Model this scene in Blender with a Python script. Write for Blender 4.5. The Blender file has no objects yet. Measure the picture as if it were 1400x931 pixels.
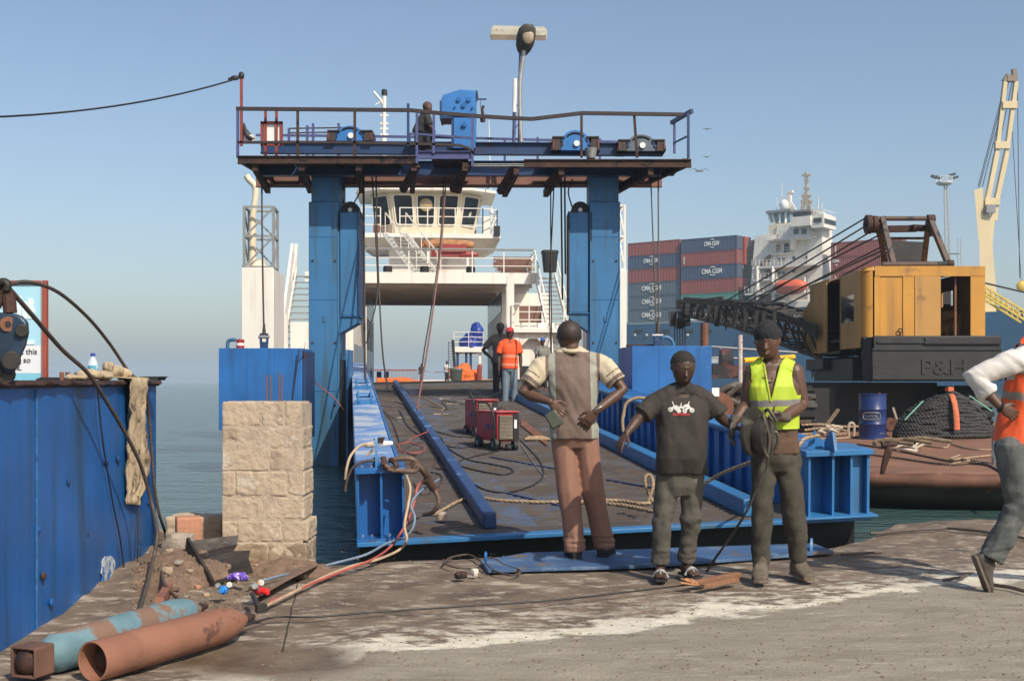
import bpy, bmesh, math, random
from mathutils.bvhtree import BVHTree
from mathutils import Vector, Matrix, noise
R = math.radians
V = Vector
random.seed(7)
SC = bpy.context.scene
COL = SC.collection
F, CX, HY, H = 1600.0, 700.0, 521.0, 1.4
cam_d = bpy.data.cameras.new('camera'); cam = bpy.data.objects.new('camera', cam_d); COL.objects.link(cam)
cam.location = (0, 0, H); cam.rotation_euler = (R(90), 0, 0)
cam_d.sensor_width = 36; cam_d.lens = 36 * F / 1400
cam_d.shift_y = 55.5 / 1400; cam_d.clip_start = .1; cam_d.clip_end = 30000
SC.camera = cam
SUN_EL, SUN_AZ = 43, 146            # azimuth clockwise from +Y (view direction)
w = bpy.data.worlds.new('World'); SC.world = w; w.use_nodes = True
nt = w.node_tree; bg = nt.nodes['Background']
sky = nt.nodes.new('ShaderNodeTexSky'); sky.sky_type = 'NISHITA'; sky.sun_disc = False
sky.sun_elevation = R(SUN_EL); sky.sun_rotation = R(SUN_AZ)
sky.altitude = 0; sky.air_density = 1.0; sky.dust_density = 2.0; sky.ozone_density = 1.0
nt.links.new(sky.outputs[0], bg.inputs[0]); bg.inputs[1].default_value = .101
sd = bpy.data.lights.new('sun', 'SUN'); sd.energy = 3.4; sd.angle = R(.6); sd.color = (1, .91, .77)
so = bpy.data.objects.new('sun', sd); COL.objects.link(so)
sdir = V((math.sin(R(SUN_AZ)) * math.cos(R(SUN_EL)), math.cos(R(SUN_AZ)) * math.cos(R(SUN_EL)), math.sin(R(SUN_EL))))
so.rotation_euler = sdir.to_track_quat('Z', 'Y').to_euler(); so.location = (20, -20, 30)
SC.view_settings.view_transform = 'Standard'; SC.view_settings.look = 'None'
SC.view_settings.gamma = 1; SC.view_settings.use_curve_mapping = False; SC.view_settings.exposure = 0.46
def P(px, py, Y): return V(((px - CX) * Y / F, Y, H + (HY - py) * Y / F))
def G(px, py, z=0.0):
 Y = (H - z) * F / (py - HY); return V(((px - CX) * Y / F, Y, z))
def PZ(px, z, Y): return V(((px - CX) * Y / F, Y, z))
X, Y_, Z = V((1, 0, 0)), V((0, 1, 0)), V((0, 0, 1))
ID = (X, Y_, Z)
def yaw(a):
 c, s = math.cos(a), math.sin(a); return (V((c, s, 0)), V((-s, c, 0)), Z)
def srgb(r, g, b):
 f = lambda c: (c / 255 / 12.92) if c / 255 <= .04045 else ((c / 255 + .055) / 1.055) ** 2.4
 return (f(r), f(g), f(b))
MATS = {}
def M(name, col, rough=.6, metal=0.0, var=.18, vs=3.0, bump=.0, bs=30.0, patch=None, streak=None, speck=None,
   band=None, spec=.5, trans=0, alpha=1, coat=0, stretch=None, emit=None):
 """procedural paint / metal / stone: mottling, rust patches, run-down streaks, specks, fine bump"""
 if name in MATS: return MATS[name]
 m = bpy.data.materials.new(name); MATS[name] = m; m.use_nodes = True
 n = m.node_tree.nodes; L = m.node_tree.links; b = n['Principled BSDF']
 tc = n.new('ShaderNodeTexCoord'); co = tc.outputs['Object']
 oi = n.new('ShaderNodeObjectInfo')
 off = n.new('ShaderNodeVectorMath'); off.operation = 'MULTIPLY_ADD'
 L.new(oi.outputs['Random'], off.inputs[0]); off.inputs[1].default_value = (17, 31, 23); L.new(co, off.inputs[2]); co = off.outputs[0]
 def mapping(s):
  mp = n.new('ShaderNodeMapping'); mp.inputs['Scale'].default_value = s; L.new(co, mp.inputs[0]); return mp.outputs[0]
 base_co = mapping(stretch) if stretch else co
 def noi(scale, det=5, c=None, rg=.55):
  t = n.new('ShaderNodeTexNoise'); t.inputs['Scale'].default_value = scale; t.inputs['Detail'].default_value = det
  t.inputs['Roughness'].default_value = rg; L.new(c or base_co, t.inputs['Vector']); return t.outputs['Fac']
 def ramp(fac, lo, hi):
  r = n.new('ShaderNodeMapRange'); r.inputs['From Min'].default_value = lo; r.inputs['From Max'].default_value = hi
  r.clamp = True; L.new(fac, r.inputs['Value']); return r.outputs[0]
 def mix(fac, a, c2):
  x = n.new('ShaderNodeMix'); x.data_type = 'RGBA'; x.clamp_factor = True
  if isinstance(fac, float): x.inputs[0].default_value = fac
  else: L.new(fac, x.inputs[0])
  for s, v in ((6, a), (7, c2)):
   if isinstance(v, tuple): x.inputs[s].default_value = (*v, 1)
   else: L.new(v, x.inputs[s])
  return x.outputs[2]
 dk = tuple(c * (1 - var) for c in col); lt = tuple(min(.95, c * (1 + var)) for c in col)
 cur = mix(ramp(noi(vs, 6), .3, .7), dk, lt)
 rfac = None
 if streak:       # (colour, amount 0..1, scale)
  sc_ = streak[2] if len(streak) > 2 else 5
  f = noi(1.0, 4, mapping((sc_, sc_, sc_ * .07)))
  f2 = ramp(f, .62 - .25 * streak[1], .85 - .2 * streak[1])
  cur = mix(f2, cur, streak[0])
 for pt in (patch if isinstance(patch, list) else [patch] if patch else []):   # (colour, threshold, scale)
  f = ramp(noi(pt[2], 8, None, .65), pt[1], pt[1] + .05); cur = mix(f, cur, pt[0]); rfac = f
 if speck:
  f = ramp(noi(speck[2], 3), speck[1], speck[1] + .06); cur = mix(f, cur, speck[0])
 if band:         # repeating lines: (axis, period, duty, colour)
  sp = n.new('ShaderNodeSeparateXYZ'); L.new(tc.outputs['Object'], sp.inputs[0])
  a = n.new('ShaderNodeMath'); a.operation = 'MULTIPLY'; L.new(sp.outputs[band[0]], a.inputs[0]); a.inputs[1].default_value = 1 / band[1]
  fr = n.new('ShaderNodeMath'); fr.operation = 'FRACT'; L.new(a.outputs[0], fr.inputs[0])
  g = n.new('ShaderNodeMath'); g.operation = 'LESS_THAN'; L.new(fr.outputs[0], g.inputs[0]); g.inputs[1].default_value = band[2]
  cur = mix(g.outputs[0], cur, band[3])
 L.new(cur, b.inputs['Base Color'])
 b.inputs['Metallic'].default_value = metal; b.inputs['Specular IOR Level'].default_value = spec
 if rfac is not None:
  r = n.new('ShaderNodeMapRange'); r.inputs['To Min'].default_value = rough; r.inputs['To Max'].default_value = min(1, rough + .3); L.new(rfac, r.inputs[0]); L.new(r.outputs[0], b.inputs['Roughness'])
 else: b.inputs['Roughness'].default_value = rough
 if trans: b.inputs['Transmission Weight'].default_value = trans; b.inputs['IOR'].default_value = 1.33
 if alpha < 1: b.inputs['Alpha'].default_value = alpha
 if coat: b.inputs['Coat Weight'].default_value = coat
 if bump:
  bp = n.new('ShaderNodeBump'); bp.inputs['Strength'].default_value = bump; bp.inputs['Distance'].default_value = .02
  L.new(noi(bs, 5), bp.inputs['Height']); L.new(bp.outputs[0], b.inputs['Normal'])
 return m
def wloc(o):
 v = V((0, 0, 0))
 while o is not None: v = v + V(o.location); o = o.parent
 return v
def setp(o, label, cat, group=None, kind=None):
 if label: o['label'] = label
 if cat: o['category'] = cat
 if group: o['group'] = group
 if kind: o['kind'] = kind
 return o
def thing(name, label, cat, loc, group=None):
 o = bpy.data.objects.new(name, None); o.empty_display_size = .2; COL.objects.link(o); o.location = loc
 return setp(o, label, cat, group)
def catmull(pts, n=8, closed=False):
 pts = [V(p) for p in pts]
 if len(pts) < 3: return pts
 out = []
 ext = ([pts[-1]] + pts + pts[:2]) if closed else ([pts[0] * 2 - pts[1]] + pts + [pts[-1] * 2 - pts[-2]])
 segs = len(pts) if closed else len(pts) - 1
 for i in range(segs):
  a, b, c, d = ext[i:i + 4]
  for k in range(n):
   t = k / n
   out.append(.5 * ((2 * b) + (c - a) * t + (2 * a - 5 * b + 4 * c - d) * t * t + (3 * b - a - 3 * c + d) * t ** 3))
 out.append(pts[0] if closed else pts[-1])
 return out
class MB:
 def __init__(s): s.v = []; s.f = []; s.mi = []; s.m = 0
 def add(s, vs, fs):
  o = len(s.v); s.v += [V(v) for v in vs]; s.f += [tuple(i + o for i in f) for f in fs]; s.mi += [s.m] * len(fs); return s
 def box(s, c, size, B=ID, taper=None):
  c = V(c); hx, hy, hz = size[0] / 2, size[1] / 2, size[2] / 2
  vs = []
  for k in (-1, 1):
   t = taper if (taper and k == 1) else (1, 1)
   for i, j in ((-1, -1), (1, -1), (1, 1), (-1, 1)): vs.append(c + B[0] * (i * hx * t[0]) + B[1] * (j * hy * t[1]) + B[2] * (k * hz))
  return s.add(vs, [(0, 3, 2, 1), (4, 5, 6, 7), (0, 1, 5, 4), (1, 2, 6, 5), (2, 3, 7, 6), (3, 0, 4, 7)])
 def mm(s, a, b):
  a, b = V(a), V(b); return s.box((a + b) / 2, [abs(q) for q in (b - a)])
 def beam(s, p, q, w, h, up=Z):
  p, q = V(p), V(q); d = (q - p); L = d.length
  if L < 1e-6: return s
  d.normalize(); u = d.cross(up)
  if u.length < 1e-4: u = d.cross(X)
  u.normalize(); v = u.cross(d)
  return s.box((p + q) / 2, (w, L, h), (u, d, v))
 def hexa(s, vs): return s.add(vs, [(0, 3, 2, 1), (4, 5, 6, 7), (0, 1, 5, 4), (1, 2, 6, 5), (2, 3, 7, 6), (3, 0, 4, 7)])
 def ibeam(s, p, q, w, h, t=.02, up=Z):
  p, q = V(p), V(q); d = (q - p).normalized(); u = d.cross(up).normalized(); v = u.cross(d)
  s.beam(p + v * (h / 2 - t / 2), q + v * (h / 2 - t / 2), w, t, up); s.beam(p - v * (h / 2 - t / 2), q - v * (h / 2 - t / 2), w, t, up)
  return s.beam(p, q, t, h - 2 * t - .002, up)
 def tube(s, pts, r, n=8, caps=True, closed=False, sq=(1, 1), ref=None):
  pts = [V(p) for p in pts]; N = len(pts); rs = r if isinstance(r, (list, tuple)) else [r] * N
  if closed: pts = pts[:-1] if (pts[0] - pts[-1]).length < 1e-6 else pts; N = len(pts)
  vs, fs = [], []; u = None
  for i, p in enumerate(pts):
   if closed: d = pts[(i + 1) % N] - pts[i - 1]
   else: d = pts[min(i + 1, N - 1)] - pts[max(i - 1, 0)]
   if d.length < 1e-9: d = Z.copy()
   d.normalize()
   if ref is not None: u = (V(ref) - d * V(ref).dot(d))
   elif u is None: u = d.cross(Z) if abs(d.z) < .95 else d.cross(X)
   else: u = u - d * u.dot(d)
   if u.length < 1e-6: u = d.cross(X)
   u.normalize(); v = d.cross(u)
   for k in range(n):
    a = 2 * math.pi * k / n; vs.append(p + u * (math.cos(a) * rs[i] * sq[0]) + v * (math.sin(a) * rs[i] * sq[1]))
  for i in range(N if closed else N - 1):
   j = (i + 1) % N
   for k in range(n): k2 = (k + 1) % n; fs.append((i * n + k, i * n + k2, j * n + k2, j * n + k))
  if caps and not closed: fs.append(tuple(range(n - 1, -1, -1))); fs.append(tuple((N - 1) * n + k for k in range(n)))
  return s.add(vs, fs)
 def cyl(s, p, q, r, r2=None, n=16): return s.tube([p, q], [r, r if r2 is None else r2], n)
 def cap(s, pts, rs, n=14):
  """tapered capsule chain with round ends"""
  pts = [V(p) for p in pts]; rs = list(rs)
  a = (pts[1] - pts[0]).normalized(); b = (pts[-1] - pts[-2]).normalized()
  P0 = [(pts[0] - a * rs[0] * math.cos(t), rs[0] * max(.02, math.sin(t))) for t in (0, .5, 1.0)]
  P1 = [(pts[-1] + b * rs[-1] * math.sin(t), rs[-1] * max(.02, math.cos(t))) for t in (.55, 1.1, 1.57)]
  return s.tube([p for p, _ in P0] + pts + [p for p, _ in P1], [r for _, r in P0] + rs + [r for _, r in P1], n)
 def twist(s, pts, r, pitch=None, strands=3, n=6):
  pts = catmull(pts, 6); pitch = pitch or r * 9; out = [[] for _ in range(strands)]; L = 0; u = None
  fine = []
  for i in range(len(pts) - 1):
   seg = (pts[i + 1] - pts[i]).length; k = max(1, int(seg / (pitch / 7)))
   for j in range(k): fine.append(pts[i].lerp(pts[i + 1], j / k))
  fine.append(pts[-1])
  for i, p in enumerate(fine):
   d = (fine[min(i + 1, len(fine) - 1)] - fine[max(i - 1, 0)])
   if d.length < 1e-9: d = X.copy()
   d.normalize()
   u = (d.cross(Z) if u is None else u - d * u.dot(d))
   if u.length < 1e-6: u = d.cross(X)
   u.normalize(); v = d.cross(u)
   if i: L += (p - fine[i - 1]).length
   for k in range(strands):
    a = 2 * math.pi * (L / pitch + k / strands); out[k].append(p + (u * math.cos(a) + v * math.sin(a)) * r * .5)
  for o in out: s.tube(o, r * .56, n)
  return s
 def ell(s, c, r, B=ID, n=16, m=10):
  c = V(c); vs = [c - B[2] * r[2]]; fs = []
  for i in range(1, m):
   t = math.pi * i / m
   for k in range(n):
    a = 2 * math.pi * k / n; vs.append(c + B[0] * (r[0] * math.sin(t) * math.cos(a)) + B[1] * (r[1] * math.sin(t) * math.sin(a)) - B[2] * (r[2] * math.cos(t)))
  vs.append(c + B[2] * r[2]); top = len(vs) - 1
  for k in range(n):
   k2 = (k + 1) % n; fs.append((0, 1 + k2, 1 + k)); fs.append((top, 1 + (m - 2) * n + k, 1 + (m - 2) * n + k2))
   for i in range(m - 2): a = 1 + i * n; fs.append((a + k, a + k2, a + n + k2, a + n + k))
  return s.add(vs, fs)
 def loft(s, rings, n=24, p=2.3, caps=True):
  """rings of (centre, rx, ry, u, v): superellipse sections"""
  vs, fs = [], []
  for c, rx, ry, u, v in rings:
   for k in range(n):
    a = 2 * math.pi * k / n; ca, sa = math.cos(a), math.sin(a)
    x = math.copysign(abs(ca) ** (2 / p), ca); y = math.copysign(abs(sa) ** (2 / p), sa)
    vs.append(V(c) + u * (rx * x) + v * (ry * y))
  N = len(rings)
  for i in range(N - 1):
   for k in range(n): k2 = (k + 1) % n; fs.append((i * n + k, i * n + k2, (i + 1) * n + k2, (i + 1) * n + k))
  if caps: fs.append(tuple(range(n - 1, -1, -1))); fs.append(tuple((N - 1) * n + k for k in range(n)))
  return s.add(vs, fs)
 def prism(s, poly, o, u, v, n, t):
  o, u, v, n = V(o), V(u), V(v), V(n); k = len(poly)
  a = [o + u * x + v * y for x, y in poly]; b = [q + n * t for q in a]
  return s.add(a + b, [tuple(range(k - 1, -1, -1)), tuple(range(k, 2 * k))] + [(i, (i + 1) % k, (i + 1) % k + k, i + k) for i in range(k)])
 def quad(s, a, b, c, d): return s.add([a, b, c, d], [(0, 1, 2, 3)])
 def lathe(s, c, prof, B=ID, n=24):
  """prof: (radius, height) along B[2]"""
  vs, fs = [], []
  for r, h in prof:
   for k in range(n): a = 2 * math.pi * k / n; vs.append(V(c) + B[0] * (r * math.cos(a)) + B[1] * (r * math.sin(a)) + B[2] * h)
  for i in range(len(prof) - 1):
   for k in range(n): k2 = (k + 1) % n; fs.append((i * n + k, i * n + k2, (i + 1) * n + k2, (i + 1) * n + k))
  fs.append(tuple(range(n - 1, -1, -1))); fs.append(tuple((len(prof) - 1) * n + k for k in range(n)))
  return s.add(vs, fs)
 def mesh(s, name, off, mats):
  me = bpy.data.meshes.new(name); me.from_pydata([v - off for v in s.v], [], s.f)
  for m in mats: me.materials.append(m)
  if len(mats) > 1: me.polygons.foreach_set('material_index', s.mi)
  bm = bmesh.new(); bm.from_mesh(me); bmesh.ops.recalc_face_normals(bm, faces=bm.faces); bm.to_mesh(me); bm.free()
  return me
 def build(s, name, mats, parent=None, smooth=35, bevel=0, org=None):
  mats = mats if isinstance(mats, list) else [mats]
  if parent is not None: off = wloc(parent)
  elif org is not None: off = V(org)
  else:
   lo = V([min(v[i] for v in s.v) for i in range(3)]); hi = V([max(v[i] for v in s.v) for i in range(3)])
   off = V(((lo.x + hi.x) / 2, (lo.y + hi.y) / 2, lo.z))
  me = s.mesh(name, off, mats)
  me.shade_smooth()
  if smooth < 180: me.set_sharp_from_angle(angle=R(smooth))
  o = bpy.data.objects.new(name, me); COL.objects.link(o)
  if parent is not None: o.parent = parent
  else: o.location = off
  if bevel:
   b = o.modifiers.new('bevel', 'BEVEL'); b.width = bevel; b.segments = 2; b.limit_method = 'ANGLE'; b.angle_limit = R(40)
  return o
def one(mb, name, mat, label, cat, group=None, kind=None, **k): return setp(mb.build(name, mat, None, **k), label, cat, group, kind)
def dup(root, loc, label=None, group=None, rotz=None):
 def rec(o, par):
  c = o.copy(); COL.objects.link(c); c.parent = par
  for ch in o.children: rec(ch, c)
  return c
 r = rec(root, None); r.location = loc
 if rotz is not None: r.rotation_euler = (0, 0, rotz)
 if label: r['label'] = label
 if group: r['group'] = group
 return r
def remesh(mb, voxel, smooth=2, fac=.5):
 me = mb.mesh('tmp', V((0, 0, 0)), [])
 o = bpy.data.objects.new('tmp', me); COL.objects.link(o)
 r = o.modifiers.new('r', 'REMESH'); r.mode = 'VOXEL'; r.voxel_size = voxel; r.use_smooth_shade = True
 if smooth: s_ = o.modifiers.new('s', 'SMOOTH'); s_.iterations = smooth; s_.factor = fac
 dg = bpy.context.evaluated_depsgraph_get(); dg.update()
 out = bpy.data.meshes.new_from_object(o.evaluated_get(dg))
 bpy.data.objects.remove(o); bpy.data.meshes.remove(me)
 return out
def mesh_obj(me, name, mats, parent=None, org=(0, 0, 0), smooth=180, matfn=None, cut=None, disp=None):
 """finish a remeshed (world-space) mesh: displace, cut faces, assign materials, link"""
 if disp:
  ns = [v.normal.copy() for v in me.vertices]
  for v, nn in zip(me.vertices, ns): v.co += nn * disp(v.co)
 if cut:
  bm = bmesh.new(); bm.from_mesh(me)
  dead = [f for f in bm.faces if cut(f.calc_center_median(), f.normal)]
  bmesh.ops.delete(bm, geom=dead, context='FACES'); bm.to_mesh(me); bm.free()
 for m in mats: me.materials.append(m)
 if matfn:
  for p in me.polygons: p.material_index = matfn(p.center, p.normal)
 off = wloc(parent) if parent is not None else V(org)
 me.transform(Matrix.Translation(-off))
 for p in me.polygons: p.use_smooth = True
 if smooth < 180: me.set_sharp_from_angle(angle=R(smooth))
 o = bpy.data.objects.new(name, me); COL.objects.link(o)
 if parent is not None: o.parent = parent
 else: o.location = off
 return o
def text(name, body, mat, o, u, v, height, parent, extrude=.004, align='LEFT', width=None, bold=0.0):
 """letters as a mesh: origin o, reading direction u, up v"""
 c = bpy.data.curves.new(name, 'FONT'); c.body = body; c.size = 1; c.extrude = extrude / max(height, 1e-3); c.align_x = align; c.offset = bold
 t = bpy.data.objects.new(name, c); COL.objects.link(t)
 dg = bpy.context.evaluated_depsgraph_get(); dg.update()
 me = bpy.data.meshes.new_from_object(t.evaluated_get(dg)); bpy.data.objects.remove(t)
 xs = [q.co.x for q in me.vertices]; wdt = max(xs) - min(xs); k = height / .7; kx = (width / wdt) if width else k
 u, v = V(u).normalized(), V(v).normalized(); nn = u.cross(v); off = wloc(parent)
 x0 = min(xs) if align == 'LEFT' else 0
 for q in me.vertices: q.co = V(o) + u * ((q.co.x - x0) * kx) + v * (q.co.y * k) + nn * (q.co.z * height) - off
 me.materials.append(mat); ob = bpy.data.objects.new(name, me); COL.objects.link(ob); ob.parent = parent
 return ob
RUST = (.16, .055, .025)
DRUST = (.06, .028, .018)
m_blue = M('blue_paint', (.012, .115, .36), .42, var=.14, vs=1.2, bump=.12, bs=9, patch=[(DRUST, .66, 5), ((.22, .34, .44), .70, 9)], streak=((.012, .055, .14), .5, 5))
m_bluelt = M('light_blue_paint', (.028, .155, .36), .45, var=.16, vs=1.5, bump=.1, bs=8, patch=[(DRUST, .67, 6), ((.2, .36, .42), .70, 3)], streak=((.06, .10, .12), .35, 4))
m_tower = M('tower_blue_paint', (.030, .145, .31), .55, var=.16, vs=1.0, bump=.1, bs=7, patch=[((.13, .12, .09), .69, 4), ((.2, .36, .45), .72, 2)], streak=((.04, .08, .10), .5, 6))
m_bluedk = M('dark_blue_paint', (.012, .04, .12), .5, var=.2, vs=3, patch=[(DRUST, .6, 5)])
m_purple = M('faded_blue_rail', (.06, .07, .19), .6, var=.2, vs=4, patch=[(DRUST, .58, 9)])
m_rustst = M('rusty_dark_steel', (.055, .025, .017), .75, metal=.2, var=.4, vs=5, bump=.3, bs=30, patch=[((.015, .015, .02), .55, 6)])
m_rust = M('rust_brown', (.17, .07, .038), .8, var=.3, vs=4, bump=.3, bs=40, patch=[((.06, .03, .022), .6, 7)])
m_redrust = M('red_oxide_paint', (.24, .045, .03), .6, var=.2, vs=6)
m_black = M('black_steel', (.012, .012, .013), .6, var=.4, vs=5, bump=.15, bs=20)
m_grease = M('greasy_cable_black', (.02, .017, .015), .5, var=.4, vs=20)
m_wire = M('wire_rope_grey', (.055, .045, .04), .6, metal=.4, var=.3, vs=30)
m_white = M('white_ship_paint', (.74, .70, .63), .45, var=.05, vs=.6, bump=.05, bs=4, patch=[((.35, .2, .12), .74, 3)], streak=((.5, .42, .33), .28, 4))
m_cream = M('cream_ship_paint', (.68, .60, .44), .5, var=.05, vs=.8)
m_grey = M('grey_paint', (.22, .22, .22), .5, var=.15)
m_galv = M('galvanised_steel', (.32, .32, .31), .45, metal=.5, var=.15, vs=10)
m_glass = M('dark_window_glass', (.02, .025, .03), .08, var=.2, spec=.7)
m_whitep = M('white_lettering', (.75, .75, .73), .6, var=.08, vs=1)
# ================================================================ SETTING: water, quay
def ground_material():
 m = bpy.data.materials.new('quay_concrete'); m.use_nodes = True; n = m.node_tree.nodes; L = m.node_tree.links; b = n['Principled BSDF']
 at = n.new('ShaderNodeAttribute'); at.attribute_name = 'zone'          # metres from the salt line: + is the dry grey slab
 wet = n.new('ShaderNodeAttribute'); wet.attribute_name = 'wet'
 tc = n.new('ShaderNodeTexCoord')
 def noi(s, d=6, sc=(1, 1, 1), rg=.6):
  mp = n.new('ShaderNodeMapping'); mp.inputs['Scale'].default_value = sc; L.new(tc.outputs['Object'], mp.inputs[0])
  t = n.new('ShaderNodeTexNoise'); t.inputs['Scale'].default_value = s; t.inputs['Detail'].default_value = d; t.inputs['Roughness'].default_value = rg; L.new(mp.outputs[0], t.inputs['Vector']); return t.outputs['Fac']
 def mr(f, a, b_, c=0, d=1):
  r = n.new('ShaderNodeMapRange'); r.clamp = True
  for k, v in zip(('From Min', 'From Max', 'To Min', 'To Max'), (a, b_, c, d)): r.inputs[k].default_value = v
  L.new(f, r.inputs['Value']); return r.outputs[0]
 def math_(op, a, b_):
  x = n.new('ShaderNodeMath'); x.operation = op
  for i, v in enumerate((a, b_)):
   if isinstance(v, (int, float)): x.inputs[i].default_value = v
   else: L.new(v, x.inputs[i])
  return x.outputs[0]
 def mix(f, a, c):
  x = n.new('ShaderNodeMix'); x.data_type = 'RGBA'; x.clamp_factor = True; L.new(f, x.inputs[0])
  for s, v in ((6, a), (7, c)):
   if isinstance(v, tuple): x.inputs[s].default_value = (*v, 1)
   else: L.new(v, x.inputs[s])
  return x.outputs[2]
 z = math_('ADD', at.outputs['Fac'], math_('MULTIPLY', math_('SUBTRACT', noi(1.9, 10, (1, 1.6, 1), .7), .5), 1.0))
 brown = mix(mr(noi(2.5, 8), .35, .65), (.095, .066, .047), (.20, .15, .105))
 brown = mix(mr(noi(5, 9, (1, 1.9, 1), .66), .55, .66), brown, (.40, .34, .265))
 brown = mix(mr(noi(1.5, 11, (1, 2.0, 1), .68), .56, .64), brown, (.40, .345, .265))
 brown = mix(mr(noi(34, 5), .66, .72), brown, (.45, .40, .33))
 grey = mix(mr(noi(1.6, 9, (1, 2.2, 1), .62), .35, .65), (.21, .18, .135), (.29, .255, .198))
 grey = mix(mr(noi(9, 8, (.5, 3.2, 1), .7), .56, .64), grey, (.35, .315, .255))
 grey = mix(mr(noi(55, 6, (1, 1, 1), .8), .57, .66), grey, (.15, .125, .095))
 salt = mix(mr(noi(14, 8), .35, .7), (.50, .45, .35), (.72, .67, .56))
 zu = math_('ADD', z, math_('MULTIPLY', math_('SUBTRACT', noi(1.3, 9, (1, 1.3, 1), .62), .5), 2.0))
 mid = mix(mr(zu, -.95, -.25), brown, mix(mr(noi(6, 9, (1, 1.8, 1), .68), .48, .58), brown, salt))
 c = mix(mr(zu, -.34, -.20), mid, salt); c = mix(mr(z, .03, .11), c, grey)
 c = mix(mr(wet.outputs['Fac'], .2, .8), c, mix(mr(noi(4), .4, .6), (.11, .075, .045), (.17, .125, .08)))
 L.new(c, b.inputs['Base Color'])
 L.new(mr(wet.outputs['Fac'], .3, .9, .9, .22), b.inputs['Roughness'])
 bp = n.new('ShaderNodeBump'); bp.inputs['Strength'].default_value = .55; bp.inputs['Distance'].default_value = .03
 h = math_('ADD', math_('MULTIPLY', noi(7, 8, (1, 1.5, 1)), 1.0), math_('MULTIPLY', noi(60, 6), .6)); L.new(h, bp.inputs['Height']); L.new(bp.outputs[0], b.inputs['Normal'])
 return m
m_ground = ground_material()
EDGE = [(-400, 735), (225, 735), (300, 752), (430, 768), (560, 760), (700, 755), (900, 752), (1110, 748), (1188, 729), (1222, 715), (1290, 712), (1420, 711), (1700, 711), (2300, 711)]
EDGEW = [G(*e) for e in EDGE]
EDGEW = [V((-14, 10.4, 0))] + EDGEW[1:] + [V((30, 11.7, 0))]
def edge_y(x):
 for a, b in zip(EDGEW, EDGEW[1:]):
  if a.x <= x <= b.x: return a.y + (b.y - a.y) * (x - a.x) / (b.x - a.x) if b.x > a.x else a.y
 return 10.
SALT = [G(*e) for e in [(60, 990), (330, 922), (430, 902), (525, 884), (640, 872), (760, 862), (860, 854), (960, 832), (1060, 826), (1180, 806), (1260, 794), (1400, 786), (1700, 782)]]
def salt_y(x):
 if x <= SALT[0].x: return SALT[0].y
 for a, b in zip(SALT, SALT[1:]):
  if a.x <= x <= b.x: return a.y + (b.y - a.y) * (x - a.x) / (b.x - a.x)
 return SALT[-1].y
def gz(x, y):
 """height of the quay surface"""
 n1 = noise.noise(V((x * .9, y * 1.2, 0))) * .02 + noise.noise(V((x * 3.1, y * 4, 5))) * .008 + noise.noise(V((x * 9, y * 11, 9))) * .0035
 z = n1 - .03
 r = max(0, min(1, (x - 3.4) / 1.2)) * max(0, min(1, (y - 9.8) / .8)); z += .05 * r
 l = max(0, min(1, (-1.75 - x) / .5)) * max(0, min(1, (y - 7.2) / 1.2)); z += .09 * l + l * .05 * noise.noise(V((x * 6, y * 6, 2)))
 return z
nx, ny = 330, 250
xs = [-14 + 44 * 0] * 0
for i in range(nx + 1):
 t = i / nx; xs.append(-3.6 + 9.6 * t)
xs = [-14, -10, -7, -5] + xs + [7, 9, 13, 20, 30]
vs, fs, zone, wetv = [], [], [], []
for x in xs:
 e = edge_y(x) + .03 * noise.noise(V((x * 3, 1, 0))) + .015 * noise.noise(V((x * 11, 4, 0)))
 for j in range(ny + 1):
  t = j / ny; y = 2.8 + (e - 2.8) * t ** .9
  z = gz(x, y)
  d = e - y
  if d < .06: z -= (.06 - d) * .35
  vs.append(V((x, y, z))); zone.append(salt_y(x) - y)
  w1 = math.exp(-(((x + 1.25) / .45) ** 2 + ((y - 6.0) / .38) ** 2))
  wetv.append(min(1, w1 * 1.35 + .25 * noise.noise(V((x * 4, y * 4, 1)))))
m_ = ny + 1
for i in range(len(xs) - 1):
 for j in range(ny): a = i * m_ + j; fs.append((a, a + m_, a + m_ + 1, a + 1))
base = len(vs)                      # seaward face of the slab
for i, x in enumerate(xs):
 v = vs[i * m_ + ny]; vs.append(V((v.x, v.y + .02, v.z - .12))); vs.append(V((v.x, v.y - .05, -1.6))); zone += [-2, -2]; wetv += [.2, .2]
for i in range(len(xs) - 1):
 a, b_ = i * m_ + ny, (i + 1) * m_ + ny; c, d = base + 2 * i, base + 2 * i + 2
 fs.append((a, b_, d, c)); fs.append((c, d, d + 1, c + 1))
bk = len(vs)                        # the quay behind the camera
vs += [V((-14, -30, -.03)), V((30, -30, -.03))]; zone += [5, 5]; wetv += [0, 0]
fs.append(tuple([bk, bk + 1] + [i * m_ for i in range(len(xs) - 1, -1, -1)]))
me = bpy.data.meshes.new('quay'); me.from_pydata(vs, [], fs)
me.attributes.new('zone', 'FLOAT', 'POINT').data.foreach_set('value', zone)
me.attributes.new('wet', 'FLOAT', 'POINT').data.foreach_set('value', wetv)
me.materials.append(m_ground); me.shade_smooth(); me.set_sharp_from_angle(angle=R(50))
quay = bpy.data.objects.new('quay_slipway', me); COL.objects.link(quay); setp(quay, 'stained concrete slipway with a white salt line', None, None, 'structure')
WL = -.35
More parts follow.
